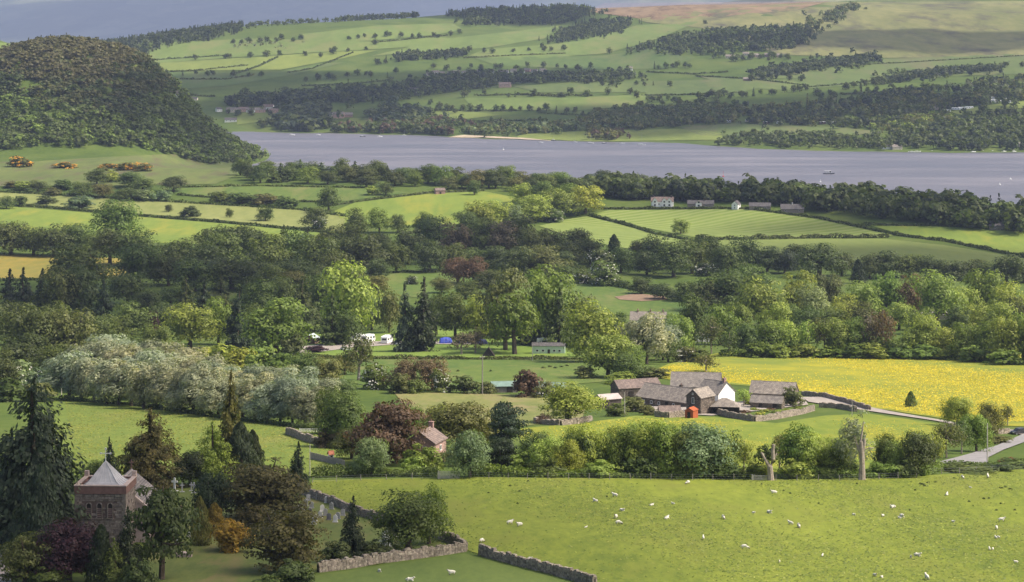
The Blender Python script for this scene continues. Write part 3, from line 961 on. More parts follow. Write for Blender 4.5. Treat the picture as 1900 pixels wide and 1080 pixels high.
# ------------------------------------------------------------------ buildings
ST_GREY = stonework('grey_rubble', [(0.10, 0.085, 0.075), (0.17, 0.145, 0.125), (0.23, 0.19, 0.16), (0.14, 0.12, 0.11), (0.30, 0.26, 0.22)])
ST_RED = stonework('red_rubble', [(0.15, 0.124, 0.11), (0.22, 0.185, 0.165), (0.285, 0.245, 0.22), (0.18, 0.15, 0.135), (0.33, 0.285, 0.25)])
ST_WALL = stonework('wall_rubble', [(0.18, 0.155, 0.13), (0.29, 0.25, 0.21), (0.38, 0.335, 0.28), (0.23, 0.195, 0.17), (0.46, 0.41, 0.35)])
CORE = plain('wall_core', (0.09, 0.075, 0.062), 0.95, 0.1, 0.3, 1.0)
CORE_R = plain('wall_core_red', (0.14, 0.10, 0.085), 0.95, 0.1, 0.3, 1.0)
SANDST = plain('red_sandstone', (0.175, 0.102, 0.084), 0.9, 0.15, 0.25, 1.2, 0.3)
SANDPALE = plain('pale_sandstone', (0.42, 0.33, 0.28), 0.9, 0.15, 0.2, 1.2, 0.3)
LEAD = plain('lead_sheet', (0.40, 0.39, 0.385), 0.55, 0.4, 0.18, 0.7, 0.1)
SLATE = slate('slate_grey', (0.19, 0.17, 0.155), (0.27, 0.24, 0.22))
SLATE_P = slate('slate_pale', (0.22, 0.19, 0.165), (0.33, 0.29, 0.255))
SLATE_D = slate('slate_dark', (0.09, 0.085, 0.09), (0.14, 0.13, 0.13))
SLATE_B = slate('roof_brown', (0.17, 0.13, 0.115), (0.25, 0.19, 0.17))
WHITE = plain('white_render', (0.80, 0.79, 0.76), 0.85, 0.2, 0.05, 0.8, 0.1)
CREAM = plain('cream_render', (0.62, 0.54, 0.44), 0.85, 0.2, 0.08, 0.8, 0.1)
PINK = plain('pink_render', (0.55, 0.36, 0.30), 0.85, 0.2, 0.08, 0.8, 0.1)
PSTONE = plain('pink_stone', (0.34, 0.22, 0.19), 0.9, 0.15, 0.3, 1.4, 0.4)
ORANGE = plain('orange_boards', (0.34, 0.088, 0.035), 0.8, 0.2, 0.15, 1.5, 0.2)
DARKW = plain('dark_timber', (0.035, 0.028, 0.024), 0.85, 0.2, 0.2, 2.0, 0.2)
GREYW = plain('weathered_timber', (0.26, 0.235, 0.21), 0.9, 0.15, 0.25, 2.0, 0.3)
PALEW = plain('pale_timber', (0.48, 0.44, 0.38), 0.9, 0.15, 0.2, 2.0, 0.3)
MINT = plain('mint_cladding', (0.42, 0.52, 0.42), 0.7, 0.3, 0.06, 2.0, 0.1)
GREENR = plain('green_sheet_roof', (0.17, 0.24, 0.20), 0.6, 0.3, 0.2, 0.8, 0.2)
GLASS = plain('window_glass', (0.025, 0.03, 0.035), 0.12, 0.6, 0.1, 1.0, 0.0)
WFRAME = plain('window_paint', (0.72, 0.72, 0.69), 0.6, 0.3, 0.05, 2.0, 0.0)
RUBBER = plain('rubber', (0.03, 0.03, 0.03), 0.9, 0.2, 0.1, 3.0, 0.0)
CARAV = plain('caravan_white', (0.82, 0.82, 0.80), 0.35, 0.5, 0.03, 2.0, 0.0)
BLUE = plain('blue_canvas', (0.06, 0.09, 0.42), 0.8, 0.2, 0.15, 1.0, 0.3)
BLUED = plain('dark_blue_canvas', (0.05, 0.055, 0.12), 0.8, 0.2, 0.15, 1.0, 0.3)
METAL = plain('grey_metal', (0.35, 0.36, 0.37), 0.5, 0.5, 0.1, 2.0, 0.0, metallic=0.4)

def stone_face(mb, o, u, width, height, gable=0.0, sx=0.55, sy=0.28, depth=0.12, holes=(), m=0, seed=0):
    """courses of separate rubble stones covering a wall face. o: lower corner, u: direction; stones stand proud along n"""
    r = random.Random(seed)
    u = Vector(u).normalized()
    n = Vector((u.y, -u.x, 0))
    z = 0.0
    while z < height + gable - 0.05:
        h = sy * r.uniform(0.75, 1.3)
        if z + h > height + gable:
            h = height + gable - z
        lo, hi = 0.0, width
        zc = z + h
        if zc > height and gable > 0:
            f = (zc - height) / gable
            lo, hi = width * 0.5 * f, width - width * 0.5 * f
        x = lo
        while x < hi - 0.02:
            w = min(sx * r.uniform(0.5, 1.5), hi - x)
            cx, cz_ = x + w / 2, z + h / 2
            if not any(a - w / 2 < cx < b + w / 2 and c - h / 2 < cz_ < d + h / 2 for a, b, c, d in holes):
                dp = depth * r.uniform(0.45, 1.0)
                c0 = Vector(o) + u * cx + Vector((0, 0, cz_)) + n * (dp / 2 - depth * 0.5)
                g = 0.018
                p = []
                for s_ in (-1, 1):
                    for a_, b_ in ((-1, -1), (1, -1), (1, 1), (-1, 1)):
                        k = 1.0 if s_ < 0 else 0.9
                        p.append(c0 + u * (a_ * (w / 2 - g) * k + r.uniform(-0.015, 0.015)) + Vector((0, 0, b_ * (h / 2 - g) * k + r.uniform(-0.012, 0.012))) + n * (s_ * dp / 2 + depth * 0.5))
                mb.mesh(p, [(4, 5, 6, 7), (0, 1, 5, 4), (1, 2, 6, 5), (2, 3, 7, 6), (3, 0, 4, 7)], m)
            x += w
        z += h

def roof_gable(mb, w, d, hw, hr, over=0.35, th=0.14, m=0):
    """two pitched slabs, ridge along x"""
    hd = d / 2
    sl = hr / hd
    for s in (-1, 1):
        y1, z1 = s * (hd + over), hw - over * sl
        ya, za = s * 0.0, hw + hr
        x0, x1 = -w / 2 - over * 0.7, w / 2 + over * 0.7
        q = [(x0, y1, z1), (x1, y1, z1), (x1, ya, za), (x0, ya, za)]
        t = [(a, b, c + th) for a, b, c in q]
        mb.mesh(q + t, [(0, 1, 2, 3), (4, 5, 6, 7), (0, 1, 5, 4), (1, 2, 6, 5), (2, 3, 7, 6), (3, 0, 4, 7)], m)

def window(root, face, u, z, w, h, W, D, frame=WFRAME, arch=False, proud=0.10):
    """a window part with its pane as sub-part on one face (f b l r) of a W x D body"""
    mb, mp = MB(), MB()
    t = 0.09
    def B(mbx, cu, cz, su, sz, dep, off):
        if face == 'f':
            mbx.box((cu, -D / 2 - off, cz), (su, dep, sz))
        elif face == 'b':
            mbx.box((cu, D / 2 + off, cz), (su, dep, sz))
        elif face == 'l':
            mbx.box((-W / 2 - off, cu, cz), (dep, su, sz))
        else:
            mbx.box((W / 2 + off, cu, cz), (dep, su, sz))
    B(mb, u - w / 2 + t / 2, z, t, h - 2 * t, 0.12, proud)
    B(mb, u + w / 2 - t / 2, z, t, h - 2 * t, 0.12, proud)
    B(mb, u, z + h / 2 - t / 2, w, t, 0.12, proud)
    B(mb, u, z - h / 2 + t / 2, w + 0.16, t, 0.2, proud)
    B(mp, u, z, w - 2 * t - 0.01, h - 2 * t - 0.01, 0.06, proud - 0.02)
    o = mb.build('window', frame, root)
    mp.build('pane', GLASS, o)
    return o

def door(root, face, u, w, h, W, D, mat=DARKW, proud=0.09):
    mb, mh = MB(), MB()
    def B(mbx, cu, cz, su, sz, dep, off):
        if face == 'f':
            mbx.box((cu, -D / 2 - off, cz), (su, dep, sz))
        elif face == 'l':
            mbx.box((-W / 2 - off, cu, cz), (dep, su, sz))
        else:
            mbx.box((W / 2 + off, cu, cz), (dep, su, sz))
    B(mb, u, h / 2 + 0.02, w, h, 0.12, proud)
    B(mh, u + w * 0.36, h * 0.5, 0.1, 0.1, 0.06, proud + 0.08)
    o = mb.build('door', mat, root)
    mh.build('handle', METAL, o)
    return o

def chimney(root, x, y, ztop, mat, w=0.7, h=1.5):
    mb = MB()
    mb.box((x, y, ztop + h / 2 - 0.5), (w, w * 1.3, h))
    mb.box((x, y, ztop + h - 0.42), (w + 0.16, w * 1.3 + 0.16, 0.12))
    o = mb.build('chimney', mat, root)
    mp = MB()
    mp.tube([(x, y, ztop + h - 0.36), (x, y, ztop + h + 0.1)], 0.14, 8)
    mp.build('chimney_pot', SANDST, o)

def building(name, label, cat, px, py, W, D, hw, hr, rot, wall, roof, wins=(), doors=(), chims=(), group=None, stone=None, lone=None, dz=0.0, chim_mat=None, over=0.35):
    """gabled building, ridge along its own x"""
    x, y, z = unproj(px, py)
    root = thing(name, label, cat, (x, y, z + dz), rot, group)
    mb = MB()
    base = -1.6
    hd = D / 2
    prof = [(-hd, base), (hd, base), (hd, hw), (0, hw + hr), (-hd, hw)]
    mb.prism(prof, 0, -W / 2, W / 2)
    mb.build('wall', wall, root)
    if stone is not None:
        ms = MB()
        stone_face(ms, (-W / 2, -hd, base + 0.8), (1, 0, 0), W, hw - base - 0.8, seed=int(px))
        stone_face(ms, (W / 2, -hd, base + 0.8), (0, 1, 0), D, hw - base - 0.8, gable=hr, seed=int(px) + 1)
        stone_face(ms, (-W / 2, hd, base + 0.8), (0, -1, 0), D, hw - base - 0.8, gable=hr, seed=int(px) + 2)
        tag(ms.build('stonework', stone, root), kind='stuff')
    mr = MB()
    roof_gable(mr, W, D, hw, hr, over)
    ro = mr.build('roof', roof, root)
    mc = MB()
    mc.prism([(-0.16, hw + hr + 0.02), (0.16, hw + hr + 0.02), (0.0, hw + hr + 0.26)], 0, -W / 2 - over * 0.7 - 0.003, W / 2 + over * 0.7 + 0.003)
    mc.build('ridge_tile', roof, ro)
    pr = 0.20 if stone is not None else 0.08
    for f, u, zz, w, h in wins:
        window(root, f, u, zz, w, h, W, D, proud=pr)
    for f, u, w, h in doors:
        door(root, f, u, w, h, W, D, proud=pr)
    for cx, cy in chims:
        chimney(root, cx, cy, hw + hr - abs(cy) / hd * hr, chim_mat or CORE)
    return root

def dry_wall(label, pts, h=1.25, th=0.5, tone=ST_WALL, group=None, name='dry_stone_wall', sx=0.5, sy=0.24):
    """field wall of loose stones following the ground"""
    D = densify(pts, 6, closed=False)
    W = [unproj(*p) for p in D]
    root = thing(name, label, 'wall', W[0], 0, group)
    o = Vector(W[0])
    core, st, cope = MB(), MB(), MB()
    r = random.Random(int(pts[0][0]))
    h0, h = h, h * 0.8
    for a, b in zip(W[:-1], W[1:]):
        h = h0 * 0.8
        a, b = Vector(a) - o, Vector(b) - o
        L = math.hypot(b.x - a.x, b.y - a.y)
        if L < 0.01:
            continue
        u = Vector((b.x - a.x, b.y - a.y, 0)) / L
        n = Vector((u.y, -u.x, 0))
        q = []
        for e in (a, b):
            for s, zz in ((-1, -0.4), (1, -0.4), (0.7, h), (-0.7, h)):
                q.append(e + n * (s * th * 0.42) + Vector((0, 0, zz)))
        core.mesh(q, [(0, 1, 2, 3)[::-1], (4, 5, 6, 7), (0, 1, 5, 4), (1, 2, 6, 5), (2, 3, 7, 6), (3, 0, 4, 7)])
        h = h0 * r.uniform(0.8, 1.12)
        zs = 0.0
        while zs < h:
            hh = min(sy * r.uniform(0.8, 1.3), h - zs + 0.02)
            xx = 0.0
            while xx < L - 0.01:
                ww = min(sx * r.uniform(0.55, 1.5), L - xx)
                t = (xx + ww / 2) / L
                g = a.z + (b.z - a.z) * t
                k = 1 - 0.3 * (zs / h)
                for s in (-1, 1):
                    c = a + u * (xx + ww / 2) + n * (s * th * 0.5 * k) + Vector((0, 0, 0))
                    c.z = g + zs + hh / 2
                    st.box(c, (ww * 0.93, 0.2 + r.uniform(0, 0.1), hh * 0.93), math.atan2(u.y, u.x), 0, 0.02)
                xx += ww
            zs += hh
        xx = 0.0
        while xx < L - 0.02:
            ww = min(r.uniform(0.18, 0.4), L - xx)
            t = (xx + ww / 2) / L
            c = a + u * (xx + ww / 2)
            c.z = a.z + (b.z - a.z) * t + h + 0.1
            cope.box(c, (ww * 0.9, th * r.uniform(0.75, 1.0), r.uniform(0.2, 0.4)), math.atan2(u.y, u.x), 0, 0.03)
            xx += ww
    core.build('wall_core', CORE, root)
    tag(st.build('stonework', tone, root), kind='stuff')
    tag(cope.build('cope_stones', tone, root), kind='stuff')
    return root

def hedge(label, pts, h=1.8, w=1.8, col='dk', dens=1.0, group=None, name='hedge', step=8, leaf=None):
    """clipped or ragged hedge following the ground, made of leaf clumps on a rough body"""
    D = densify(pts, step, closed=False)
    W = np.array([unproj(*p) for p in D])
    o = W[0].copy()
    seg = np.linalg.norm(np.diff(W, axis=0), axis=1)
    L = seg.sum()
    ym = W[:, 1].mean()
    lf = leaf or max(0.34, ym * 0.00062)
    n = int(L * (h + w) * dens * 2.6 / (lf * lf))
    n = int(min(max(n, 40), 14000))
    rng = np.random.default_rng(int(pts[0][0] * 7 + pts[0][1]))
    s = rng.random(n) * L
    cum = np.concatenate([[0], np.cumsum(seg)])
    i = np.clip(np.searchsorted(cum, s) - 1, 0, len(seg) - 1)
    t = ((s - cum[i]) / np.maximum(seg[i], 1e-6))[:, None]
    C = W[i] * (1 - t) + W[i + 1] * t
    C[:, 2] = ground(C[:, 0], C[:, 1])
    hv = h * (0.82 + 0.18 * np.sin(s / 3.1) + 0.16 * np.sin(s / 7.3 + 1) + 0.1 * np.sin(s / 1.7))
    d = W[i + 1] - W[i]
    u = d[:, :2] / np.maximum(np.linalg.norm(d[:, :2], axis=1, keepdims=True), 1e-6)
    nn = np.column_stack([u[:, 1], -u[:, 0]])
    a = rng.uniform(-0.15, math.pi + 0.15, n)
    rr = rng.uniform(0.75, 1.05, n)
    off = np.cos(a) * rr * w * 0.5
    z = np.maximum(np.sin(a), 0) ** 0.6 * rr * hv
    z = np.where(rng.random(n) < 0.45, rng.random(n) * hv * 0.9, z)
    P = np.column_stack([C[:, 0] + nn[:, 0] * off, C[:, 1] + nn[:, 1] * off, C[:, 2] + z])
    N = np.column_stack([nn[:, 0] * np.cos(a), nn[:, 1] * np.cos(a), np.sin(a) + 0.3]) + rng.normal(size=(n, 3)) * 0.55
    V, Fa = leaf_cards(P - o, N, lf * rng.uniform(0.6, 1.4, n), 1.4, None, rng)
    ob = obj(name, np_mesh(name, V, Fa, [LEAF]))
    ob.location = o
    ob.color = jitter(PAL[col], 0.1)
    return tag(ob, label, 'hedge', group)

def wood_stuff(name, label, P, n, hrange, cols, conifer=0.0, seed=1, colf=None, q=38, spread=1.2, world=None):
    """a far wood that reads as one mass: many whole trees in one object"""
    rng = np.random.default_rng(seed)
    if world is None:
        W = np.array([unproj(*p) for p in P])[:, :2]
    else:
        W = np.array(world)
    PP = [tuple(p) for p in W]
    x0, x1, y0, y1 = W[:, 0].min(), W[:, 0].max(), W[:, 1].min(), W[:, 1].max()
    tm = []
    for v in range(6):
        r2 = np.random.default_rng(seed * 10 + v)
        (Vb, Fb), _ = crown_broad(r2, q, 0.17 * (60 / q) ** 0.5, 9, cz=0.5, rz=0.5, low=0.0, tight=0.25, jit=0.2)
        (Vc, Fc), _ = crown_conifer(r2, q, 0.13 * (60 / q) ** 0.5, 6)
        tm.append((Vb, Vc))
    AV, AC = [], []
    k = tries = 0
    n = int(n * 1.25)
    while k < n and tries < n * 60:
        tries += 1
        x, y = rng.uniform(x0, x1), rng.uniform(y0, y1)
        if not inpoly(x, y, PP):
            continue
        if world is None and rng.random() < 0.4:
            x, y = x + rng.normal() * 14, y + rng.normal() * 30
        z = gz(x, y)
        if z < 0.6:
            continue
        H = rng.uniform(*hrange) * (1.0 if rng.random() < 0.85 else rng.uniform(0.55, 1.2))
        cf = rng.random() < conifer
        t = tm[rng.integers(6)][1 if cf else 0]
        w = H * (rng.uniform(0.34, 0.45) if cf else rng.uniform(0.7, 1.05)) * spread
        an = rng.uniform(0, 6.28)
        ca, sa = math.cos(an), math.sin(an)
        vx, vy = t[:, 0] * w, t[:, 1] * w
        AV.append(np.column_stack([x + vx * ca - vy * sa, y + vx * sa + vy * ca, z + t[:, 2] * H]))
        c = np.array(PAL[cols[rng.integers(len(cols))]] if colf is None else colf(x, y, z, rng)) * rng.uniform(0.86, 1.14)
        AC.append(np.tile(c, (len(t), 1)))
        k += 1
    V = np.concatenate(AV)
    ob = obj(name, np_mesh(name, V, np.arange(len(V)).reshape(-1, 4), [LEAFA], cols=np.concatenate(AC)))
    return tag(ob, label, 'wood', kind='stuff')

# ------------------------------------------------------------------ the church
def church():
    x, y, z = unproj(196, 1012)
    S = y / F                                   # metres per photo pixel here
    TW = 91 * S
    root = thing('church', 'squat red stone church with pyramid tower roof and cross among dark conifers', 'church', (x, y, z), R(-2))
    th = (1012 - 907) * S                       # tower wall up to the parapet band
    h = TW / 2
    wins = [(-0.235 * TW, 0), (-0.02 * TW, 0), (0.20 * TW, 0)]
    wz, ww, wh = th - 2.45, 0.62, 2.1
    mb = MB()
    mb.prism([(-h, -2), (h, -2), (h, th), (-h, th)], 0, -h, h)
    tw = mb.build('tower', CORE_R, root)
    ms = MB()
    holes = [(h + u - ww / 2 - 0.06, h + u + ww / 2 + 0.06, wz - wh / 2 + 0.5, wz + wh / 2 + 0.62) for u, _ in wins]
    stone_face(ms, (-h, -h, -0.5), (1, 0, 0), TW, th + 0.5, holes=holes, sx=0.62, sy=0.3, seed=3)
    stone_face(ms, (h, -h, -0.5), (0, 1, 0), TW, th + 0.5, sx=0.62, sy=0.3, seed=4)
    stone_face(ms, (-h, h, -0.5), (0, -1, 0), TW, th + 0.5, sx=0.62, sy=0.3, seed=5)
    tag(ms.build('stonework', ST_RED, tw), kind='stuff')
    k = 0
    for cx, cy in ((-h, -h), (h, -h)):          # dressed corner stones
        zz = 0.0
        while zz < th - 0.3:
            q = MB()
            w1 = 0.62 if k % 2 else 0.4
            q.box((cx + (w1 / 2 - 0.16 if cx < 0 else -w1 / 2 + 0.16), cy + 0.12, zz + 0.2), (w1, 0.58, 0.38), jit=0.012)
            q.build('quoin_stone', ST_RED, tw)
            zz += 0.42
            k += 1
    # louvred belfry lights, each with a round head
    for u, _ in wins:
        f = MB()
        n = 8
        r = ww / 2
        zt = wz + wh / 2 - r
        out = [(u - r - 0.14, wz - wh / 2), (u - r - 0.14, zt)] + [(u - (r + 0.14) * math.cos(math.pi * i / n), zt + (r + 0.14) * math.sin(math.pi * i / n)) for i in range(1, n)] + [(u + r + 0.14, zt), (u + r + 0.14, wz - wh / 2)]
        inn = [(u - r, wz - wh / 2), (u - r, zt)] + [(u - r * math.cos(math.pi * i / n), zt + r * math.sin(math.pi * i / n)) for i in range(1, n)] + [(u + r, zt), (u + r, wz - wh / 2)]
        for i in range(len(out) - 1):
            a, b, c, d = out[i], out[i + 1], inn[i + 1], inn[i]
            P = [(p[0], -h - 0.17, p[1]) for p in (a, b, c, d)] + [(p[0], -h + 0.05, p[1]) for p in (a, b, c, d)]
            f.mesh(P, [(0, 1, 2, 3), (4, 7, 6, 5), (0, 4, 5, 1), (1, 5, 6, 2), (2, 6, 7, 3), (3, 7, 4, 0)])
        f.box((u, -h - 0.1, wz - wh / 2 - 0.09), (ww + 0.4, 0.3, 0.17))
        wo_ = f.build('window', ST_RED, tw)
        pn = MB()
        pn.prism([(u - r, wz - wh / 2), (u + r, wz - wh / 2), (u + r, zt), (u + r * 0.7, zt + r * 0.7), (u, zt + r), (u - r * 0.7, zt + r * 0.7), (u - r, zt)], 1, -h - 0.03, -h - 0.01)
        pn.build('opening', DARKW, wo_)  # solid dark sheet, its colour stands for the shaded hollow behind the louvres
        for i in range(5):
            lv = MB()
            zz = wz - wh / 2 + 0.18 + i * 0.27
            lv.mesh([(u - r, -h - 0.14, zz - 0.07), (u + r, -h - 0.14, zz - 0.07), (u + r, -h - 0.035, zz + 0.09), (u - r, -h - 0.035, zz + 0.09),
                     (u - r, -h - 0.14, zz - 0.03), (u + r, -h - 0.14, zz - 0.03), (u + r, -h - 0.035, zz + 0.13), (u - r, -h - 0.035, zz + 0.13)],
                    [(0, 1, 2, 3), (4, 7, 6, 5), (0, 4, 5, 1), (1, 5, 6, 2), (2, 6, 7, 3), (3, 7, 4, 0)])
            lv.build('louvre', CORE_R, wo_)
    # parapet: red band, low walls with raised rear corners
    pb = MB()
    ph = 14 * S
    hp = h + 0.2
    for (a, b, c, d) in ((-hp, hp, -hp, -hp + 0.5), (-hp, hp, hp - 0.5, hp), (-hp, -hp + 0.5, -hp + 0.5, hp - 0.5), (hp - 0.5, hp, -hp + 0.5, hp - 0.5)):
        pb.box(((a + b) / 2, (c + d) / 2, th + ph / 2), (b - a, d - c, ph), jit=0.01)
    pb.build('parapet', SANDST, root)
    cp = MB()
    for (a, b, c, d) in ((-hp, hp, -hp, -hp + 0.5), (-hp, hp, hp - 0.5, hp), (-hp, -hp + 0.5, -hp + 0.5, hp - 0.5), (hp - 0.5, hp, -hp + 0.5, hp - 0.5)):
        cp.box(((a + b) / 2, (c + d) / 2, th + ph + 0.07), (b - a + 0.12, d - c + 0.1, 0.14), jit=0.008)
    cp.box((-hp + 0.25, hp - 0.25, th + ph + 0.5), (0.62, 0.62, 0.75))
    cp.box((hp - 0.25, hp - 0.25, th + ph + 0.5), (0.62, 0.62, 0.75))
    cp.build('coping', SANDPALE, root)
    # flared lead pyramid with standing seams
    rb = th + ph * 0.55
    ra = (1012 - 857) * S
    levels = [(0.98, 0.0), (0.78, 0.10), (0.62, 0.24), (0.44, 0.48), (0.22, 0.76), (0.035, 1.0)]
    mr, se = MB(), MB()
    rings = []
    for fr, tz in levels:
        rr = fr * (h - 0.30)
        zz = rb + (ra - rb) * tz
        rings.append([(-rr, -rr, zz), (rr, -rr, zz), (rr, rr, zz), (-rr, rr, zz)])
    for a, b in zip(rings[:-1], rings[1:]):
        for i in range(4):
            mr.poly([a[i], a[(i + 1) % 4], b[(i + 1) % 4], b[i]])
    mr.poly(rings[-1])
    ro = mr.build('spire_roof', LEAD, root)
    for i in range(4):
        for t in (0.0, 0.2, 0.4, 0.6, 0.8):
            pts = []
            for rg in rings:
                a, b = Vector(rg[i]), Vector(rg[(i + 1) % 4])
                pts.append(a.lerp(b, t) + Vector((0, 0, 0.02)))
            se.tube(pts, 0.045 if t else 0.07, 5)
    se.build('seam', LEAD, ro)
    # cross
    zc = ra
    cr = MB()
    cr.tube([(0, 0, zc - 0.2), (0, 0, zc + 1.95)], [0.075, 0.05], 8)
    cr.tube([(-0.72, 0, zc + 1.25), (0.72, 0, zc + 1.25)], 0.06, 8)
    for ex, ez in ((-0.72, 1.25), (0.72, 1.25), (0, 1.95)):
        cr.box((ex, 0, zc + ez), (0.26, 0.1, 0.26))
    cr.tube([(0, 0, zc - 0.1), (0, 0, zc + 0.12)], [0.16, 0.12], 8)
    cr.build('cross', plain('pale_metal', (0.62, 0.61, 0.58), 0.45, 0.5, 0.05), root)
    # nave behind the tower
    nw, nl, nh, nr = TW * 1.34, 11.0, th - 3.9, 3.9
    nv = MB()
    hw2 = nw / 2
    ncx = 0.12 * TW
    prof = [(ncx - hw2, -2), (ncx + hw2, -2), (ncx + hw2, nh), (ncx, nh + nr), (ncx - hw2, nh)]
    nv.prism(prof, 1, h + 0.02, h + nl)
    na = nv.build('nave', plain('nave_stone', (0.36, 0.29, 0.26), 0.9, 0.15, 0.25, 1.1, 0.4), root)
    nf = MB()
    for s in (-1, 1):
        q = [(ncx + s * (hw2 + 0.5), h + 0.3, nh - 0.45), (ncx + s * (hw2 + 0.5), h + nl + 0.3, nh - 0.45), (ncx, h + nl + 0.3, nh + nr + 0.02), (ncx, h + 0.3, nh + nr + 0.02)]
        t = [(a, b, c + 0.18) for a, b, c in q]
        nf.mesh(q + t, [(0, 1, 2, 3), (7, 6, 5, 4), (0, 1, 5, 4), (1, 2, 6, 5), (2, 3, 7, 6), (3, 0, 4, 7)])
    nf.build('nave_roof', SLATE, root)
    nc_ = MB()
    for s in (-1, 1):
        a, b = Vector((ncx + s * (hw2 + 0.35), h + 0.02, nh - 0.25)), Vector((ncx, h + 0.02, nh + nr + 0.05))
        for i in range(9):
            p = a.lerp(b, (i + 0.5) / 9)
            d = (b - a) / 9
            q = [p - d / 2, p + d / 2, p + d / 2 + Vector((0, 0, 0.4)), p - d / 2 + Vector((0, 0, 0.4))]
            q2 = [v + Vector((0, 0.42, 0)) for v in q]
            q1 = [v - Vector((0, 0.1, 0)) for v in q]
            nc_.mesh(q1 + q2, [(0, 1, 2, 3), (7, 6, 5, 4), (0, 4, 5, 1), (1, 5, 6, 2), (2, 6, 7, 3), (3, 7, 4, 0)])
    nc_.build('gable_coping', SANDPALE, root)
    gc = MB()
    gx = ncx
    gc.box((gx, h + nl, nh + nr + 0.9), (0.16, 0.16, 1.3))
    gc.box((gx, h + nl, nh + nr + 1.15), (0.8, 0.14, 0.16))
    gc.build('gable_cross', SANDST, root)
    for yy in (3.5, 8.5):
        wn_, wp = MB(), MB()
        wn_.box((ncx + hw2 + 0.06, h + yy, nh * 0.55), (0.14, 1.3, 2.3))
        wp.box((ncx + hw2 + 0.14, h + yy, nh * 0.55), (0.04, 0.95, 1.9))
        w_ = wn_.build('window', SANDST, root)
        wp.build('pane', GLASS, w_)
    return root
church()

def gravestone(kind, px, py, label, sc=1.0, tone=0):
    x, y, z = unproj(px, py)
    mats = [plain('grave_grey', (0.34, 0.33, 0.31), 0.9, 0.15, 0.25, 2.5, 0.3), plain('grave_pale', (0.60, 0.58, 0.54), 0.9, 0.15, 0.15, 2.5, 0.3), plain('grave_dark', (0.15, 0.14, 0.14), 0.7, 0.3, 0.25, 2.5, 0.3)]
    root = thing('gravestone', label, 'gravestone', (x, y, z), rnd.uniform(-0.25, 0.25), 'gravestones in the churchyard')
    root.rotation_euler[0] = rnd.uniform(-0.06, 0.06)
    mt = mats[tone]
    b = MB()
    b.box((0, 0, 0.05), (0.85 * sc, 0.4 * sc, 0.3))
    b.build('base', mt, root)
    s = MB()
    if kind == 'round':
        n = 8
        w, hh, t = 0.34 * sc, 0.85 * sc, 0.09
        pr = [(-w, 0.2), (w, 0.2), (w, hh)] + [(w * math.cos(math.pi * i / n), hh + w * 0.8 * math.sin(math.pi * i / n)) for i in range(1, n)] + [(-w, hh)]
        s.prism(pr, 1, -t, t)
        s.build('headstone', mt, root)
    elif kind == 'cross':
        s.box((0, 0, 0.2 + 0.75 * sc), (0.2 * sc, 0.16 * sc, 1.5 * sc))
        s.box((0, 0, 0.2 + 1.05 * sc), (0.75 * sc, 0.14 * sc, 0.19 * sc))
        s.build('cross', mt, root)
    else:
        s.prism([(-0.32 * sc, 0.2), (0.32 * sc, 0.2), (0.32 * sc, 1.0 * sc), (0, 1.25 * sc), (-0.32 * sc, 1.0 * sc)], 1, -0.09, 0.09)
        s.build('headstone', mt, root)
GL = ['grey round-topped headstone in the walled graveyard', 'pale pointed headstone in the walled graveyard', 'dark headstone in the walled graveyard']
for px, py, k, t in ((590, 928, 'p', 0), (606, 934, 'round', 1), (556, 948, 'round', 1), (567, 940, 'p', 0), (578, 944, 'round', 0), (584, 968, 'p', 1), (582, 974, 'round', 0), (598, 950, 'round', 1), (604, 958, 'p', 0), (610, 966, 'round', 2), (622, 970, 'p', 1), (627, 964, 'round', 0), (572, 930, 'round', 0), (615, 946, 'p', 0), (594, 962, 'round', 1), (563, 958, 'p', 0), (636, 958, 'round', 0), (575, 956, 'round', 2)):
    gravestone(k, px, py, {0: 'grey', 1: 'pale', 2: 'dark'}[t] + (' pointed' if k == 'p' else ' round-topped') + ' headstone in the graveyard beside the dark field wall', 1.05, t)
for px, py, sc in ((324, 912, 1.5), (338, 914, 1.05), (355, 912, 1.0), (360, 916, 1.2), (372, 914, 0.9)):
    gravestone('cross', px, py, f'{"tall pale" if sc > 1.4 else "small grey"} stone cross under the dark churchyard trees', sc, 1 if sc > 1.4 else 0)
for px, py in ((318, 960), (310, 957), (350, 998), (328, 1010)):
    gravestone('round', px, py, 'small pale headstone on the lawn beside the church', 0.8, 1)
tb = MB()
x, y, z = unproj(342, 1034)
tb.box((0, 0, 0.3), (2.2, 0.9, 0.6), jit=0.02)
tb.box((0, 0, 0.66), (2.4, 1.1, 0.12), jit=0.01)
o = tb.build('table_tomb', SANDPALE)
o.location = (x, y, z)
tag(o, 'low pale table tomb on the lawn beyond the pine', 'tomb')

# ------------------------------------------------------------------ near walls, fences, gates
dry_wall('long dark field wall between graveyard and sheep pasture', [(562, 918), (610, 934), (660, 955), (700, 967), (760, 984), (812, 999), (846, 1012), (864, 1021)])
dry_wall('curving field wall below the graveyard conifer and round tree', [(590, 1062), (640, 1056), (700, 1046), (760, 1038), (820, 1030), (864, 1023)])
dry_wall('collapsing field wall running down beside the sheep pasture', [(891, 1030), (930, 1042), (980, 1055), (1040, 1070), (1104, 1088)])
dry_wall('low stone wall around the farm garden', [(1312, 764), (1350, 774), (1400, 783), (1440, 778), (1490, 768), (1510, 762)], 1.4, 0.55)
dry_wall('stone wall along the near side of the farm drive', [(1520, 756), (1555, 758), (1588, 764)], 1.25, 0.6)
dry_wall('stone wall between farm drive and buttercup field', [(1488, 734), (1530, 738), (1575, 750), (1614, 762)], 1.25, 0.6)
dry_wall('small stone pen wall below the stone farmhouse', [(1216, 774), (1240, 776), (1272, 774), (1285, 768)], 1.5, 0.5)
dry_wall('tumbled stone wall behind the round green tree', [(992, 786), (1040, 790), (1080, 786), (1096, 780)], 1.2, 0.9)
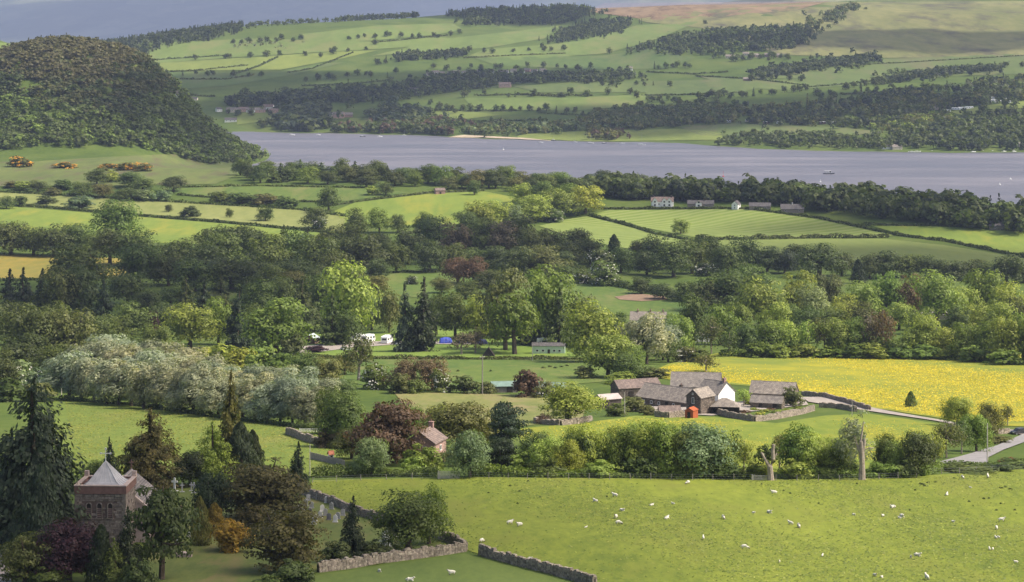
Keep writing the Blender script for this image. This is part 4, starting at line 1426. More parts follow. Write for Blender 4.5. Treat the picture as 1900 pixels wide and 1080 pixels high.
dry_wall('dark stone wall curving around the cottage garden', [(532, 806), (548, 812), (580, 824), (604, 828)], 1.6, 0.5)
dry_wall('low roadside wall beside the bend of the lane', [(1760, 794), (1800, 799), (1850, 806), (1872, 804)], 1.0, 0.5)

POST_ME = None
def fence(label, pts, spacing=3.6, h=1.25, wires=3, mat=GREYW, rails=False, group=None, r=0.07):
    D = densify(pts, 4, closed=False)
    W = [Vector(unproj(*p)) for p in D]
    root = thing('post_and_wire_fence' if not rails else 'rail_fence', label, 'fence', W[0], 0, group)
    o = W[0]
    cum = [0.0]
    for a, b in zip(W[:-1], W[1:]):
        cum.append(cum[-1] + (b - a).length)
    n = max(2, int(cum[-1] / spacing) + 1)
    P = []
    for i in range(n):
        s = cum[-1] * i / (n - 1)
        k = max(0, min(len(cum) - 2, int(np.searchsorted(cum, s)) - 1))
        t = (s - cum[k]) / max(cum[k + 1] - cum[k], 1e-6)
        P.append(W[k].lerp(W[k + 1], t) - o)
    mb = MB()
    mb.tube([(0, 0, -0.3), (0, 0, h)], [r, r * 0.9], 6)
    me = mb.data('post', [mat])
    for p in P:
        q = obj('post', me, root)
        q.location = p
        q.rotation_euler = (rnd.uniform(-0.06, 0.06), rnd.uniform(-0.06, 0.06), rnd.uniform(0, 3))
        q.scale = (1, 1, rnd.uniform(0.88, 1.1))
    for wi in range(wires):
        wm = MB()
        zz = h * (0.3 + 0.62 * wi / max(1, wires - 1))
        wm.tube([p + Vector((0, 0, zz)) for p in P], 0.05 if rails else 0.012, 4, cap=False)
        wm.build('rail' if rails else 'wire', mat if rails else METAL, root)
    return root
fence('long post and wire fence between sheep pasture and tree belt', [(872, 888), (1000, 890), (1150, 891), (1290, 892), (1400, 892)])
fence('post and wire fence below the grey pollard trunk', [(1440, 893), (1560, 893), (1700, 888)])
fence('post and wire fence beside the tarmac lane', [(1712, 882), (1800, 879), (1900, 873), (2000, 866), (2250, 862)], 4.2)
fence('pale wire fence below the cottage hedge', [(580, 897), (660, 893), (740, 891), (812, 889)], 4.5)

def gate(label, px, py, W, h, rz=0.0, mat=PALEW, bars=6):
    x, y, z = unproj(px, py)
    root = thing('field_gate', label, 'gate', (x, y, z), rz)
    for s in (-1, 1):
        p = MB()
        p.box((s * (W / 2 + 0.12), 0, h * 0.55), (0.2, 0.2, h * 1.25))
        p.build('gate_post', mat, root)
    for i in range(bars):
        b = MB()
        b.box((0, 0, 0.2 + (h - 0.2) * i / (bars - 1)), (W, 0.06, 0.13))
        b.build('bar', mat, root)
    for s in (-0.94, 0, 0.94):
        b = MB()
        b.box((s * W / 2, -0.06, 0.1 + h / 2), (0.12, 0.05, h))
        b.build('upright', mat, root)
gate('pale barred gate in front of the cottage hedge', 833, 889, 3.7, 1.35, mat=PALEW)
gate('broken pale rail gate beside the dead forked trunk', 1412, 892, 3.0, 0.95, mat=PALEW, bars=4)

# garden fence of the cottage
def board_fence(label, a, b, h=1.2, mat=GREYW):
    A, B = Vector(unproj(*a)), Vector(unproj(*b))
    root = thing('board_fence', label, 'fence', A)
    d = B - A
    L = math.hypot(d.x, d.y)
    rz = math.atan2(d.y, d.x)
    n = int(L / 0.5)
    mb = MB()
    mb.box((0, 0, 0), (0.44, 0.05, h))
    me = mb.data('board', [mat])
    for i in range(n):
        q = obj('board', me, root)
        q.location = d * ((i + 0.5) / n) + Vector((0, 0, h / 2))
        q.rotation_euler = (0, rnd.uniform(-0.03, 0.03), rz + rnd.uniform(-0.02, 0.02))
        q.scale = (1, 1, rnd.uniform(0.93, 1.06))
    for zz in (0.35, 0.95):
        r_ = MB()
        r_.tube([Vector((0, 0, zz)), d + Vector((0, 0, zz))], 0.05, 4)
        r_.build('rail', mat, root)
board_fence('grey upright board fence of the cottage garden', (575, 852), (640, 868), 1.5)
gate('white rail gate at the top of the cottage garden', 575, 802, 4.6, 0.8, 0.05, WHITE, 3)

# ------------------------------------------------------------------ farm
A = R(-42)
building('barn', 'big grey barn with dark slate roof behind the farmhouse', 'barn', 1292, 735, 15.0, 10.0, 3.6, 3.6, R(-8), CORE, SLATE, stone=ST_GREY, wins=[('f', 2, 2, 0.9, 0.9)], doors=[('l', 0, 2.0, 2.4)])
building('farm_range', 'long low stone farm range with pale slate roof and small windows', 'barn', 1244, 753, 18.5, 9.0, 2.5, 3.2, A, CORE, SLATE_P, stone=ST_GREY,
         wins=[('f', -6.2, 1.3, 0.8, 0.9), ('f', -3.4, 1.3, 0.8, 0.9), ('f', -0.6, 1.3, 0.8, 0.9), ('f', 4.8, 1.3, 0.8, 0.9)], doors=[('f', 2.2, 1.1, 1.95)], chims=[(3.5, 0.6)])
hx = building('farmhouse', 'stone farmhouse with one bright white gable end', 'house', 1328, 764, 7.6, 7.6, 5.8, 2.8, A, WHITE, SLATE, wins=[('f', -1.8, 4.0, 0.9, 1.2), ('f', 1.2, 4.0, 0.9, 1.2)], chims=[(3.0, 0.0)], chim_mat=PSTONE)
building('farmhouse_wing', 'stone farmhouse wing with pointed gable and tall gable window', 'house', 1300, 768, 6.6, 4.8, 5.1, 1.9, R(49), CORE, SLATE_P, stone=ST_GREY, wins=[('l', 0, 4.1, 0.75, 1.7), ('l', 0.1, 5.9, 0.4, 0.5)], chims=[])
building('barn', 'long brown roofed barn at the top of the farm yard', 'barn', 1180, 735, 14.0, 6.5, 3.2, 1.9, R(20), CORE, SLATE_B, stone=ST_GREY, doors=[('f', -3, 1.6, 2.2), ('f', 1.5, 1.2, 2.0)])
building('shed', 'small open shed with pale sheet roof beside the telegraph pole', 'shed', 1128, 757, 6.2, 5.0, 3.0, 0.9, R(24), CORE, plain('pale_sheet', (0.42, 0.36, 0.33), 0.7, 0.3, 0.15, 0.6, 0.2), doors=[('l', 0, 2.2, 2.6), ('f', -1.8, 1.4, 2.2)])
building('stone_hut', 'low stone hut with mossy pitched roof in the pen', 'hut', 1242, 771, 5.6, 3.0, 1.4, 1.1, R(5), CORE, SLATE_B, stone=ST_GREY, doors=[('f', 1.4, 0.7, 1.2)])
building('garden_shed', 'small bright orange timber shed below the farmhouse', 'shed', 1283, 776, 3.0, 2.4, 2.2, 0.55, R(60), ORANGE, ORANGE, doors=[('l', 0, 0.9, 1.8)], over=0.12)
building('barn', 'stone barn with patchy pale slate roof behind the garden', 'barn', 1436, 748, 13.0, 7.5, 3.4, 2.8, R(-18), CORE, SLATE_P, stone=ST_GREY, doors=[('f', -3.5, 2.0, 2.4), ('f', 3.5, 1.0, 2.0)], wins=[('f', 0.2, 1.7, 0.8, 0.9)])
building('lean_to_barn', 'low stone lean-to with slate roof against the garden barn', 'barn', 1424, 757, 9.0, 4.2, 1.9, 1.5, R(-18), CORE, SLATE, stone=ST_GREY, doors=[('f', 2.6, 1.2, 1.6), ('f', -1.6, 0.9, 1.6)])
def porch():
    x, y, z = unproj(1346, 769)
    root = thing('open_porch', 'open timber shelter with hipped slate roof below the white gable', 'shelter', (x, y, z), R(-8))
    W, D, h = 7.6, 5.2, 2.5
    mr = MB()
    e = 0.35
    b = [(-W / 2 - e, -D / 2 - e, h), (W / 2 + e, -D / 2 - e, h), (W / 2 + e, D / 2 + e, h), (-W / 2 - e, D / 2 + e, h)]
    t = [(-0.9, 0, h + 2.0), (0.4, 0, h + 2.0)]
    mr.poly([b[0], b[1], t[1], t[0]]); mr.poly([b[1], b[2], t[1]]); mr.poly([b[2], b[3], t[0], t[1]]); mr.poly([b[3], b[0], t[0]]); mr.poly(b[::-1])
    mr.build('roof', SLATE_P, root)
    for i in range(6):
        p = MB()
        p.box((-W / 2 + 0.15 + i * (W - 0.3) / 5, -D / 2 + 0.12, h / 2 - 0.4), (0.22, 0.22, h + 0.79))
        p.build('post', DARKW, root)
    bw = MB()
    bw.box((0, D / 2 - 0.1, h / 2 - 0.4), (W - 0.1, 0.2, h + 0.78))
    bw.box((-W / 2 + 0.1, 0.2, h / 2 - 0.4), (0.2, D - 0.8, h + 0.78))
    bw.build('back_wall', DARKW, root)
    lw = MB()
    lw.box((0, -D / 2 + 0.12, 0.2), (W - 0.6, 0.12, 0.9))
    lw.build('low_panel', DARKW, root)
porch()

# cottage by the gate
building('cottage', 'pink stone cottage gable behind the brown conifer', 'cottage', 790, 858, 7.0, 6.2, 4.6, 2.0, R(72), PSTONE, SLATE_B, wins=[('l', -1, 3.4, 0.8, 1.1), ('f', 0, 3.2, 0.9, 1.1)], chims=[(3.2, 0)], chim_mat=PSTONE)
def wishing_well():
    x, y, z = unproj(614, 856)
    root = thing('well_house', 'small white garden well house with orange roof beside the board fence', 'garden house', (x, y, z), 0.4)
    a = MB(); a.box((0, 0, 0.75), (0.95, 0.8, 1.5)); a.build('body', WHITE, root)
    a = MB(); roof_gable(a, 1.1, 1.0, 1.5, 0.6, 0.12, 0.07); a.build('roof', plain('clay_tile', (0.30, 0.11, 0.06)), root)
    a = MB(); a.box((0, -0.42, 0.95), (0.4, 0.06, 0.5)); a.build('opening', DARKW, root)  # dark panel on a solid body, painted as a shaded hollow
wishing_well()

# barns in the paddock and camp buildings
building('field_shed', 'low field shed with green sheet roof behind the power pole', 'shed', 935, 727, 8.0, 5.5, 2.2, 1.0, R(8), plain('shed_grey', (0.20, 0.18, 0.165), 0.9, 0.15, 0.2), GREENR, doors=[('f', 1.5, 1.8, 1.9)])
building('field_shed', 'low field shed with green sheet roof beside the flowering thorn', 'shed', 1020, 729, 10.0, 5.5, 2.2, 1.0, R(-6), plain('shed_pink', (0.33, 0.25, 0.22), 0.9, 0.15, 0.2), GREENR, doors=[('f', 3.5, 1.6, 1.9)])
building('mobile_home', 'mint green mobile home with grey roof at the campsite', 'mobile home', 1018, 656, 13.5, 4.6, 3.4, 1.0, R(-4), MINT, SLATE_D, wins=[('f', -4.6, 1.5, 1.1, 1.0), ('f', -2.2, 1.5, 1.1, 1.0), ('f', 2.4, 1.5, 1.1, 1.0), ('f', 4.6, 1.5, 1.1, 1.0)], doors=[('f', 0.2, 1.0, 2.0)], over=0.25)
building('camp_office', 'pale blue roofed camp shed behind the copper hedge', 'shed', 578, 638, 6.0, 5.0, 2.6, 1.5, R(75), plain('shed_brown', (0.20, 0.12, 0.09), 0.9, 0.15, 0.2), plain('pale_blue_sheet', (0.46, 0.52, 0.53), 0.5, 0.4, 0.08), doors=[('l', 0.5, 1.6, 2.1)])
building('timber_hut', 'dark triangular timber camping hut at the hedge', 'hut', 907, 661, 4.6, 4.6, 0.25, 3.3, R(90), DARKW, DARKW, doors=[('l', 0, 0.8, 1.7)], over=0.3)
building('manor_house', 'large grey roofed house with chimneys among silver willows', 'house', 1203, 606, 17.0, 8.0, 3.6, 3.4, R(-6), PSTONE, SLATE_P, wins=[('f', -5, 2.2, 1.1, 1.4), ('f', 0, 2.2, 1.1, 1.4), ('f', 5, 2.2, 1.1, 1.4)], chims=[(-5, 0), (1, 0), (7, 0)], chim_mat=PSTONE)
building('holiday_lodge', 'long pale roofed lodge showing between bright trees', 'lodge', 1735, 592, 26.0, 6.0, 2.6, 1.5, R(-3), CREAM, plain('lodge_roof', (0.45, 0.40, 0.38), 0.8, 0.2, 0.1), wins=[('f', -8, 1.5, 1.4, 1.1), ('f', 0, 1.5, 1.4, 1.1), ('f', 8, 1.5, 1.4, 1.1)])
building('holiday_lodge', 'white walled lodge low among the tree belt trunks', 'lodge', 1718, 622, 9.0, 5.0, 2.6, 1.2, R(4), WHITE, SLATE_D, wins=[('f', -2, 1.5, 1.4, 1.0), ('f', 2, 1.5, 1.4, 1.0)])
building('holiday_lodge', 'white chalet half hidden behind the birch trunks', 'lodge', 1562, 628, 8.0, 5.0, 2.5, 1.2, R(-4), WHITE, SLATE_D, wins=[('f', -2, 1.5, 1.2, 1.0), ('f', 2, 1.5, 1.2, 1.0)])
building('holiday_lodge', 'pale grey chalet beside the tall white birch stem', 'lodge', 1300, 634, 7.0, 5.0, 3.0, 1.4, R(10), plain('chalet_grey', (0.5, 0.5, 0.5), 0.8, 0.2, 0.08), SLATE, wins=[('f', 0, 1.6, 1.2, 1.0)])
building('field_barn', 'tiny pink stone field barn on the far bank', 'barn', 816, 360, 8.0, 5.0, 3.2, 1.6, R(15), PSTONE, SLATE_B, doors=[('f', 0, 1.5, 2)])

# houses on the lakeside crest
LH1 = building('lakeside_house', 'white lakeside house with three pointed gables', 'house', 1229, 383, 17.0, 8.0, 4.0, 3.2, R(-5), WHITE, SLATE_B, wins=[('f', -6, 2.0, 1.0, 1.4), ('f', -2.5, 2.0, 1.0, 1.4), ('f', 2, 2.0, 1.0, 1.4), ('f', 6, 2.0, 1.0, 1.4)], chims=[(-7, 0), (7, 0)])
def gable_bay(house, u, D, w, hw, hr, proj=1.2):
    """a pointed bay standing out of a house front, as a part of that house"""
    y1, y0 = -D / 2 - proj, -0.2
    m = MB()
    m.prism([(u - w / 2, -1.5), (u + w / 2, -1.5), (u + w / 2, hw), (u, hw + hr), (u - w / 2, hw)], 1, y1, y0)
    bay = m.build('gable_bay', WHITE, house)
    r_ = MB()
    for s_ in (-1, 1):
        q = [(u + s_ * (w / 2 + 0.2), y1 - 0.2, hw - 0.15), (u + s_ * (w / 2 + 0.2), y0, hw - 0.15), (u, y0, hw + hr + 0.04), (u, y1 - 0.2, hw + hr + 0.04)]
        r_.mesh(q + [(a_, b_, c_ + 0.15) for a_, b_, c_ in q], [(0, 1, 2, 3), (7, 6, 5, 4), (0, 1, 5, 4), (1, 2, 6, 5), (2, 3, 7, 6), (3, 0, 4, 7)])
    r_.build('bay_roof', SLATE_B, bay)
    for zz, h_ in ((1.4, 1.4), (3.9, 1.2)):
        g_ = MB()
        g_.box((u, y1 - 0.03, zz), (w * 0.34, 0.08, h_))
        g_.build('bay_window', GLASS, bay)
for u in (-5.6, 1.6, 5.4):
    gable_bay(LH1, u, 8.0, 3.8, 4.4, 2.6)
DULLW = plain('dull_stone', (0.22, 0.19, 0.165), 0.9, 0.15, 0.25)
LH2 = building('lakeside_house', 'long brown roofed lakeside house with small white gable', 'house', 1300, 384, 20.0, 7.0, 2.6, 2.4, R(-4), DULLW, SLATE_D, wins=[('f', 4, 1.4, 1.2, 1.0)], chims=[(3, 0)])
gable_bay(LH2, -1.5, 7.0, 4.6, 3.0, 2.2, 1.6)
building('lakeside_house', 'little white cottage beside dark lakeside trees', 'cottage', 1366, 388, 5.5, 5.0, 4.0, 2.2, R(60), WHITE, SLATE_D, wins=[('l', 0, 3.0, 0.9, 1.1), ('f', 0, 3.0, 0.9, 1.1), ('l', 0, 1.2, 0.9, 1.1)])
building('lakeside_house', 'pale roofed bungalow pair below the lakeside trees', 'bungalow', 1410, 388, 16.0, 7.0, 2.4, 2.4, R(-6), DULLW, SLATE_D, wins=[('f', -4, 1.3, 1.2, 1), ('f', 4, 1.3, 1.2, 1)])
building('lakeside_house', 'wide grey hipped roof bungalow near the diagonal hedge', 'bungalow', 1470, 393, 17.0, 9.0, 2.4, 3.2, R(-5), DULLW, SLATE_D, wins=[('f', -5, 1.3, 1.2, 1), ('f', 5, 1.3, 1.2, 1)], chims=[(0, 0)], chim_mat=WHITE)
building('lakeside_house', 'brown roofed bungalow at the edge of the lakeside wood', 'bungalow', 1856, 425, 14.0, 8.0, 2.4, 2.6, R(-20), DULLW, SLATE_D, wins=[('f', -3, 1.3, 1.2, 1)])

# far shore houses
FH = 'houses on the far shore'
def far_house(px, py, W, D, hw, hr, rot, wall, roof, label, name='house', cat='house', wins=3, chims=1, group=None):
    ws = [('f', W * (i + 0.5) / wins - W / 2, hw * 0.55, 1.1, 1.3) for i in range(wins)]
    building(name, label, cat, px, py, W, D, hw, hr, rot, wall, roof, wins=ws, chims=[(W * 0.3, 0)][:chims], group=group, over=0.4)
far_house(428, 226, 18, 8, 3.2, 3.0, R(5), WHITE, SLATE_D, 'white house with dark roof above the jetties')
far_house(432, 208, 20, 8, 4.2, 3.0, R(-5), CREAM, SLATE, 'cream terrace at the end of the far village row')
far_house(452, 207, 16, 8, 4.2, 3.0, R(8), PINK, SLATE_B, 'pink terrace in the far village row')
far_house(466, 209, 14, 8, 4.2, 3.2, R(-12), WHITE, SLATE, 'white house in the far village row beside a pink terrace')
far_house(482, 209, 18, 8, 4.6, 3.2, R(3), PINK, SLATE, 'long pink house in the far village row')
far_house(498, 204, 17, 9, 4.8, 4.0, R(-8), WHITE, SLATE_B, 'tall white house with double gable above the shore lawn')
far_house(508, 210, 14, 8, 4.2, 3.0, R(6), PINK, SLATE_B, 'small pink house facing the shore lawn')
far_house(406, 207, 9, 7, 4.0, 2.4, R(30), WHITE, SLATE_D, 'tiny white cottage under the shore trees', chims=0, wins=2)
far_house(322, 180, 12, 8, 4.0, 3.0, R(10), WHITE, SLATE, 'white farmhouse on the slope behind the wooded hill')
far_house(352, 186, 26, 8, 3.0, 2.2, R(-4), CREAM, SLATE_D, 'long low farm shed behind the wooded hill', 'barn', 'barn', wins=2, chims=0)
far_house(628, 219, 17, 9, 6.0, 3.6, R(-4), PINK, SLATE, 'large pink shore house with tall dark windows', wins=4)
far_house(646, 217, 14, 8, 4.0, 3.0, R(4), PSTONE, SLATE, 'grey wing house beside the large pink shore house')
far_house(612, 217, 8, 7, 4.0, 3.0, R(-10), CREAM, SLATE_D, 'cream cottage beside the large pink shore house', wins=2)
far_house(767, 172, 16, 9, 5.0, 3.4, R(5), WHITE, SLATE_D, 'lone white house with dark roof in the slope trees', wins=3)
far_house(937, 162, 20, 9, 5.2, 3.0, R(-3), PINK, SLATE_B, 'pink house at the edge of the village wood', wins=3)
# strip of village roofs among the trees
for i in range(17):
    px = 796 + i * 13.2 + rnd.uniform(-3, 3)
    far_house(px, 139 - i * 0.35 + rnd.uniform(-1.5, 1.5), rnd.uniform(8, 13), 7, 3.4, 2.6, R(rnd.uniform(-20, 20)), [CREAM, WHITE, PSTONE, plain('grey_render', (0.42, 0.41, 0.40))][i % 4], [SLATE, SLATE_P, SLATE][i % 3],
              f'{["cream", "white", "pink stone", "grey"][i % 4]} house with {["grey", "pale", "grey"][i % 3]} roof in the long row above the village wood', chims=i % 2, wins=2, group='row of houses above the village wood')
for px, py, k, lab in ((1352, 108, CREAM, 'cream house below the fell wood'), (1366, 108, PSTONE, 'stone house below the fell wood'), (1384, 103, CREAM, 'cream house with pale roof at the fell wood edge'), (1404, 106, PINK, 'pink terrace below the fell wood'), (1424, 105, PSTONE, 'long stone terrace below the fell wood'), (1446, 106, PINK, 'pink house at the end of the fell wood')):
    far_house(px, py, 11, 8, 3.6, 2.8, R(rnd.uniform(-15, 15)), k, SLATE_P, lab, wins=3)
far_house(1386, 150, 12, 7, 3.2, 2.4, R(-8), PSTONE, SLATE_P, 'stone barn at the end of the far hedgerow', 'barn', 'barn', wins=1, chims=0)
far_house(1168, 131, 10, 8, 4.2, 2.8, R(5), WHITE, SLATE, 'white cottage at the end of the village wood', wins=2)
far_house(1742, 203, 26, 9, 4.4, 2.8, R(4), CREAM, SLATE_P, 'long cream hotel in the clearing of the shore wood', wins=5)
far_house(1690, 224, 10, 7, 3.2, 2.4, R(4), WHITE, SLATE, 'small white chalet half hidden in the shore wood', wins=2, chims=0)
far_house(1648, 276, 17, 8, 3.0, 2.6, R(-8), WHITE, SLATE_P, 'white boathouse with pale roof on the far shore', 'boathouse', 'boathouse', wins=2, chims=0)
far_house(1664, 277, 12, 8, 3.0, 2.4, R(4), CREAM, SLATE, 'cream boathouse standing beside the white boathouse', 'boathouse', 'boathouse', wins=2, chims=0)
far_house(1898, 272, 12, 8, 3.0, 2.4, R(4), CREAM, SLATE, 'cream boathouse under the clearing in the shore wood', 'boathouse', 'boathouse', wins=2, chims=0)

# ------------------------------------------------------------------ vehicles, tents, poles
def wheel(root, x, y, r, w=0.2):
    a = MB(); a.tube([(x, y - w / 2, r), (x, y + w / 2, r)], r, 12)
    o = a.build('wheel', RUBBER, root)
    b = MB(); b.tube([(x, y - w / 2 - 0.015, r), (x, y + w / 2 + 0.015, r)], r * 0.55, 10)
    b.build('rim', METAL, o)

def caravan(label, px, py, rz, L=6.2, group=None):
    x, y, z = unproj(px, py)
    root = thing('caravan', label, 'caravan', (x, y, z + 0.05), rz, group)
    root.scale = (1.3, 1.3, 1.35)
    b = MB()
    h = 2.65
    pr = [(-L / 2, 0.6), (-L / 2 + 0.2, 0.45), (L / 2 - 0.3, 0.45), (L / 2, 0.8), (L / 2 - 0.12, 1.5), (L / 2 - 0.55, h - 0.15), (L / 2 - 0.9, h), (-L / 2 + 0.5, h), (-L / 2 + 0.15, h - 0.2), (-L / 2 - 0.02, 1.5)]
    b.prism(pr, 1, -1.12, 1.12)
    b.build('body', CARAV, root)
    for xx, w in ((-1.7, 1.1), (0.1, 0.8), (1.8, 1.1)):
        for s in (-1, 1):
            q = MB(); q.box((xx, s * 1.13, 1.7), (w, 0.05, 0.65)); q.build('window', GLASS, root)
    q = MB(); q.mesh([(L / 2 - 0.085, -0.9, 1.55), (L / 2 - 0.085, 0.9, 1.55), (L / 2 - 0.4, 0.9, 2.3), (L / 2 - 0.4, -0.9, 2.3), (L / 2 - 0.15, -0.9, 1.5), (L / 2 - 0.15, 0.9, 1.5)], [(0, 1, 2, 3)])
    q.build('front_window', GLASS, root)
    q = MB(); q.box((-L / 2 - 0.03, 0, 1.75), (0.05, 1.5, 0.6)); q.build('rear_window', GLASS, root)
    q = MB()
    for s in (-1, 1):
        q.box((0, s * 1.128, 1.05), (L * 0.9, 0.03, 0.14))
    q.build('stripe', METAL, root)
    q = MB(); q.tube([(L / 2, 0, 0.55), (L / 2 + 1.2, 0, 0.5)], 0.06, 6); q.build('tow_bar', METAL, root)
    for s in (-1, 1):
        wheel(root, -0.4, s * 1.0, 0.33)
    q = MB(); q.box((0.6, 0, 2.72), (0.7, 0.6, 0.16)); q.build('roof_vent', CARAV, root)
    return root
caravan('white touring caravan with its rear window toward the hedge', 683, 636, R(62), 5.6)
caravan('white touring caravan parked beside the dark cars', 718, 638, R(75), 6.0)
caravan('long white caravan roof rising behind the mint mobile home', 1018, 643, R(2), 8.0)
caravan('white caravan beyond the shed at the camp entrance', 664, 634, R(20), 5.0)

def car(label, px, py, rz, col, group=None):
    x, y, z = unproj(px, py)
    root = thing('parked_car', label, 'car', (x, y, z + 0.03), rz, group)
    paint = plain('paint_' + '_'.join(f'{int(c * 100)}' for c in col), col, 0.3, 0.6, 0.03)
    b = MB()
    b.prism([(-2.1, 0.35), (2.1, 0.35), (2.15, 0.7), (1.9, 0.85), (0.9, 0.95), (-2.0, 0.98), (-2.15, 0.7)], 1, -0.85, 0.85)
    b.prism([(1.0, 0.93), (0.35, 1.45), (-1.35, 1.47), (-1.95, 0.96)], 1, -0.74, 0.74)
    b.build('body', paint, root)
    for s in (-1, 1):
        q = MB(); q.prism([(0.75, 1.0), (0.3, 1.36), (-1.25, 1.38), (-1.65, 1.0)], 1, s * 0.745 - 0.01, s * 0.745 + 0.01); q.build('side_window', GLASS, root)
    q = MB(); q.mesh([(0.98, -0.66, 0.98), (0.98, 0.66, 0.98), (0.39, 0.6, 1.44), (0.39, -0.6, 1.44)], [(0, 1, 2, 3)])
    for v in range(len(q.v)):
        q.v[v] = (q.v[v][0] + 0.02, q.v[v][1], q.v[v][2] + 0.02)
    q.build('windscreen', GLASS, root)
    q = MB(); q.mesh([(-1.97, -0.66, 1.0), (-1.97, 0.66, 1.0), (-1.39, 0.6, 1.45), (-1.39, -0.6, 1.45)], [(0, 1, 2, 3)])
    for v in range(len(q.v)):
        q.v[v] = (q.v[v][0] - 0.03, q.v[v][1], q.v[v][2] + 0.02)
    q.build('rear_window', GLASS, root)
    for xx in (-1.3, 1.35):
        for s in (-1, 1):
            wheel(root, xx, s * 0.78, 0.32)
    for s in (-1, 1):
        q = MB(); q.box((2.13, s * 0.6, 0.68), (0.06, 0.35, 0.16)); q.build('headlight', WFRAME, root)
        q = MB(); q.box((-2.12, s * 0.62, 0.75), (0.06, 0.25, 0.2)); q.build('tail_light', SANDST, root)
car('pale silver car parked beside the white caravan', 738, 640, R(60), (0.55, 0.57, 0.6))
car('black car parked under the twin conifers', 752, 639, R(70), (0.03, 0.03, 0.035))
car('dark grey car parked under the conifer shade', 764, 638, R(64), (0.10, 0.10, 0.11))
car('silver car parked below the thin brown camp tree', 641, 650, R(20), (0.5, 0.5, 0.5))
car('dark car with its nose toward the copper hedge', 566, 640, R(80), (0.04, 0.04, 0.05))
car('small black car on the lane at the tree gap', 1890, 806, R(-150), (0.03, 0.03, 0.03))

def tent(label, px, py, L, W, h, mat, rz=0.0):
    x, y, z = unproj(px, py)
    root = thing('tent', label, 'tent', (x, y, z), rz)
    n = 10
    a = MB()
    rings = []
    for i, (t, s) in enumerate(((-0.5, 0.55), (-0.42, 0.85), (-0.15, 1.0), (0.15, 1.0), (0.42, 0.85), (0.5, 0.55))):
        rings.append([(t * L, -math.cos(math.pi * k / n) * W / 2 * (0.8 + 0.2 * s), math.sin(math.pi * k / n) ** 0.8 * h * s) for k in range(n + 1)])
    v = [p for r_ in rings for p in r_]
    f = [(i * (n + 1) + k, i * (n + 1) + k + 1, (i + 1) * (n + 1) + k + 1, (i + 1) * (n + 1) + k) for i in range(len(rings) - 1) for k in range(n)]
    a.mesh(v, f)
    a.poly(rings[0]); a.poly(rings[-1])
    a.build('canopy', mat, root, smooth=False)
    d = MB(); d.poly([(-0.6, -W * 0.5 - 0.02, 0.02), (0.6, -W * 0.5 - 0.02, 0.02), (0.4, -W * 0.34 - 0.25, h * 0.72), (-0.4, -W * 0.34 - 0.25, h * 0.72)])
    d.build('doorway', BLUED, root)
    for t in (-0.15, 0.15):
        p = MB()
        p.tube([(t * L, -math.cos(math.pi * k / n) * (W / 2 + 0.02), math.sin(math.pi * k / n) ** 0.8 * (h + 0.02)) for k in range(n + 1)], 0.04, 5)
        p.build('pole', METAL, root)
tent('bright blue dome tent on the camp lawn', 827, 638, 5.4, 4.2, 2.9, BLUE, 0.1)
tent('dark blue tunnel tent half hidden by a thin tree', 868, 638, 8.5, 4.2, 2.6, BLUED, -0.05)
tent('dark navy awning tent beside the thin tree', 893, 639, 5.0, 4.0, 2.4, BLUED, 0.2)

def pole(label, px, base, top, r=0.16, cross=True, mat=GREYW, group=None):
    x, y, z = unproj(px, base)
    H = (base - top) / F * y
    root = thing('utility_pole', label, 'pole', (x, y, z), 0.3, group)
    a = MB(); a.tube([(0, 0, -0.4), (0, 0, H)], [r, r * 0.7], 8); a.build('shaft', mat, root)
    if cross:
        b = MB(); b.box((0, 0, H - 0.5), (1.7, 0.14, 0.16)); b.build('crossarm', mat, root)
        for s in (-0.7, 0, 0.7):
            c = MB(); c.tube([(s, 0, H - 0.42), (s, 0, H - 0.2)], 0.07, 6); c.build('insulator', WFRAME, root)
    return root
pole('grey power pole in the hedged pasture', 895, 732, 660, 0.22)
pole('slim pale telegraph pole beside the open farm shed', 1159, 773, 728, 0.13, False, PALEW)
pole('pale telegraph pole beside the tarmac lane bend', 1832, 866, 786, 0.14, False, PALEW)
pole('short pale pole at the farm drive wall', 1581, 772, 744, 0.09, False, PALEW)
pole('pale pole standing at the end of the silver willows', 114, 734, 668, 0.14, False, PALEW)
pole('thin pale pole beside the cottage board fence', 575, 884, 824, 0.08, False, PALEW)
pole('short pale marker pole beside the mint mobile home', 988, 670, 640, 0.12, False, PALEW)

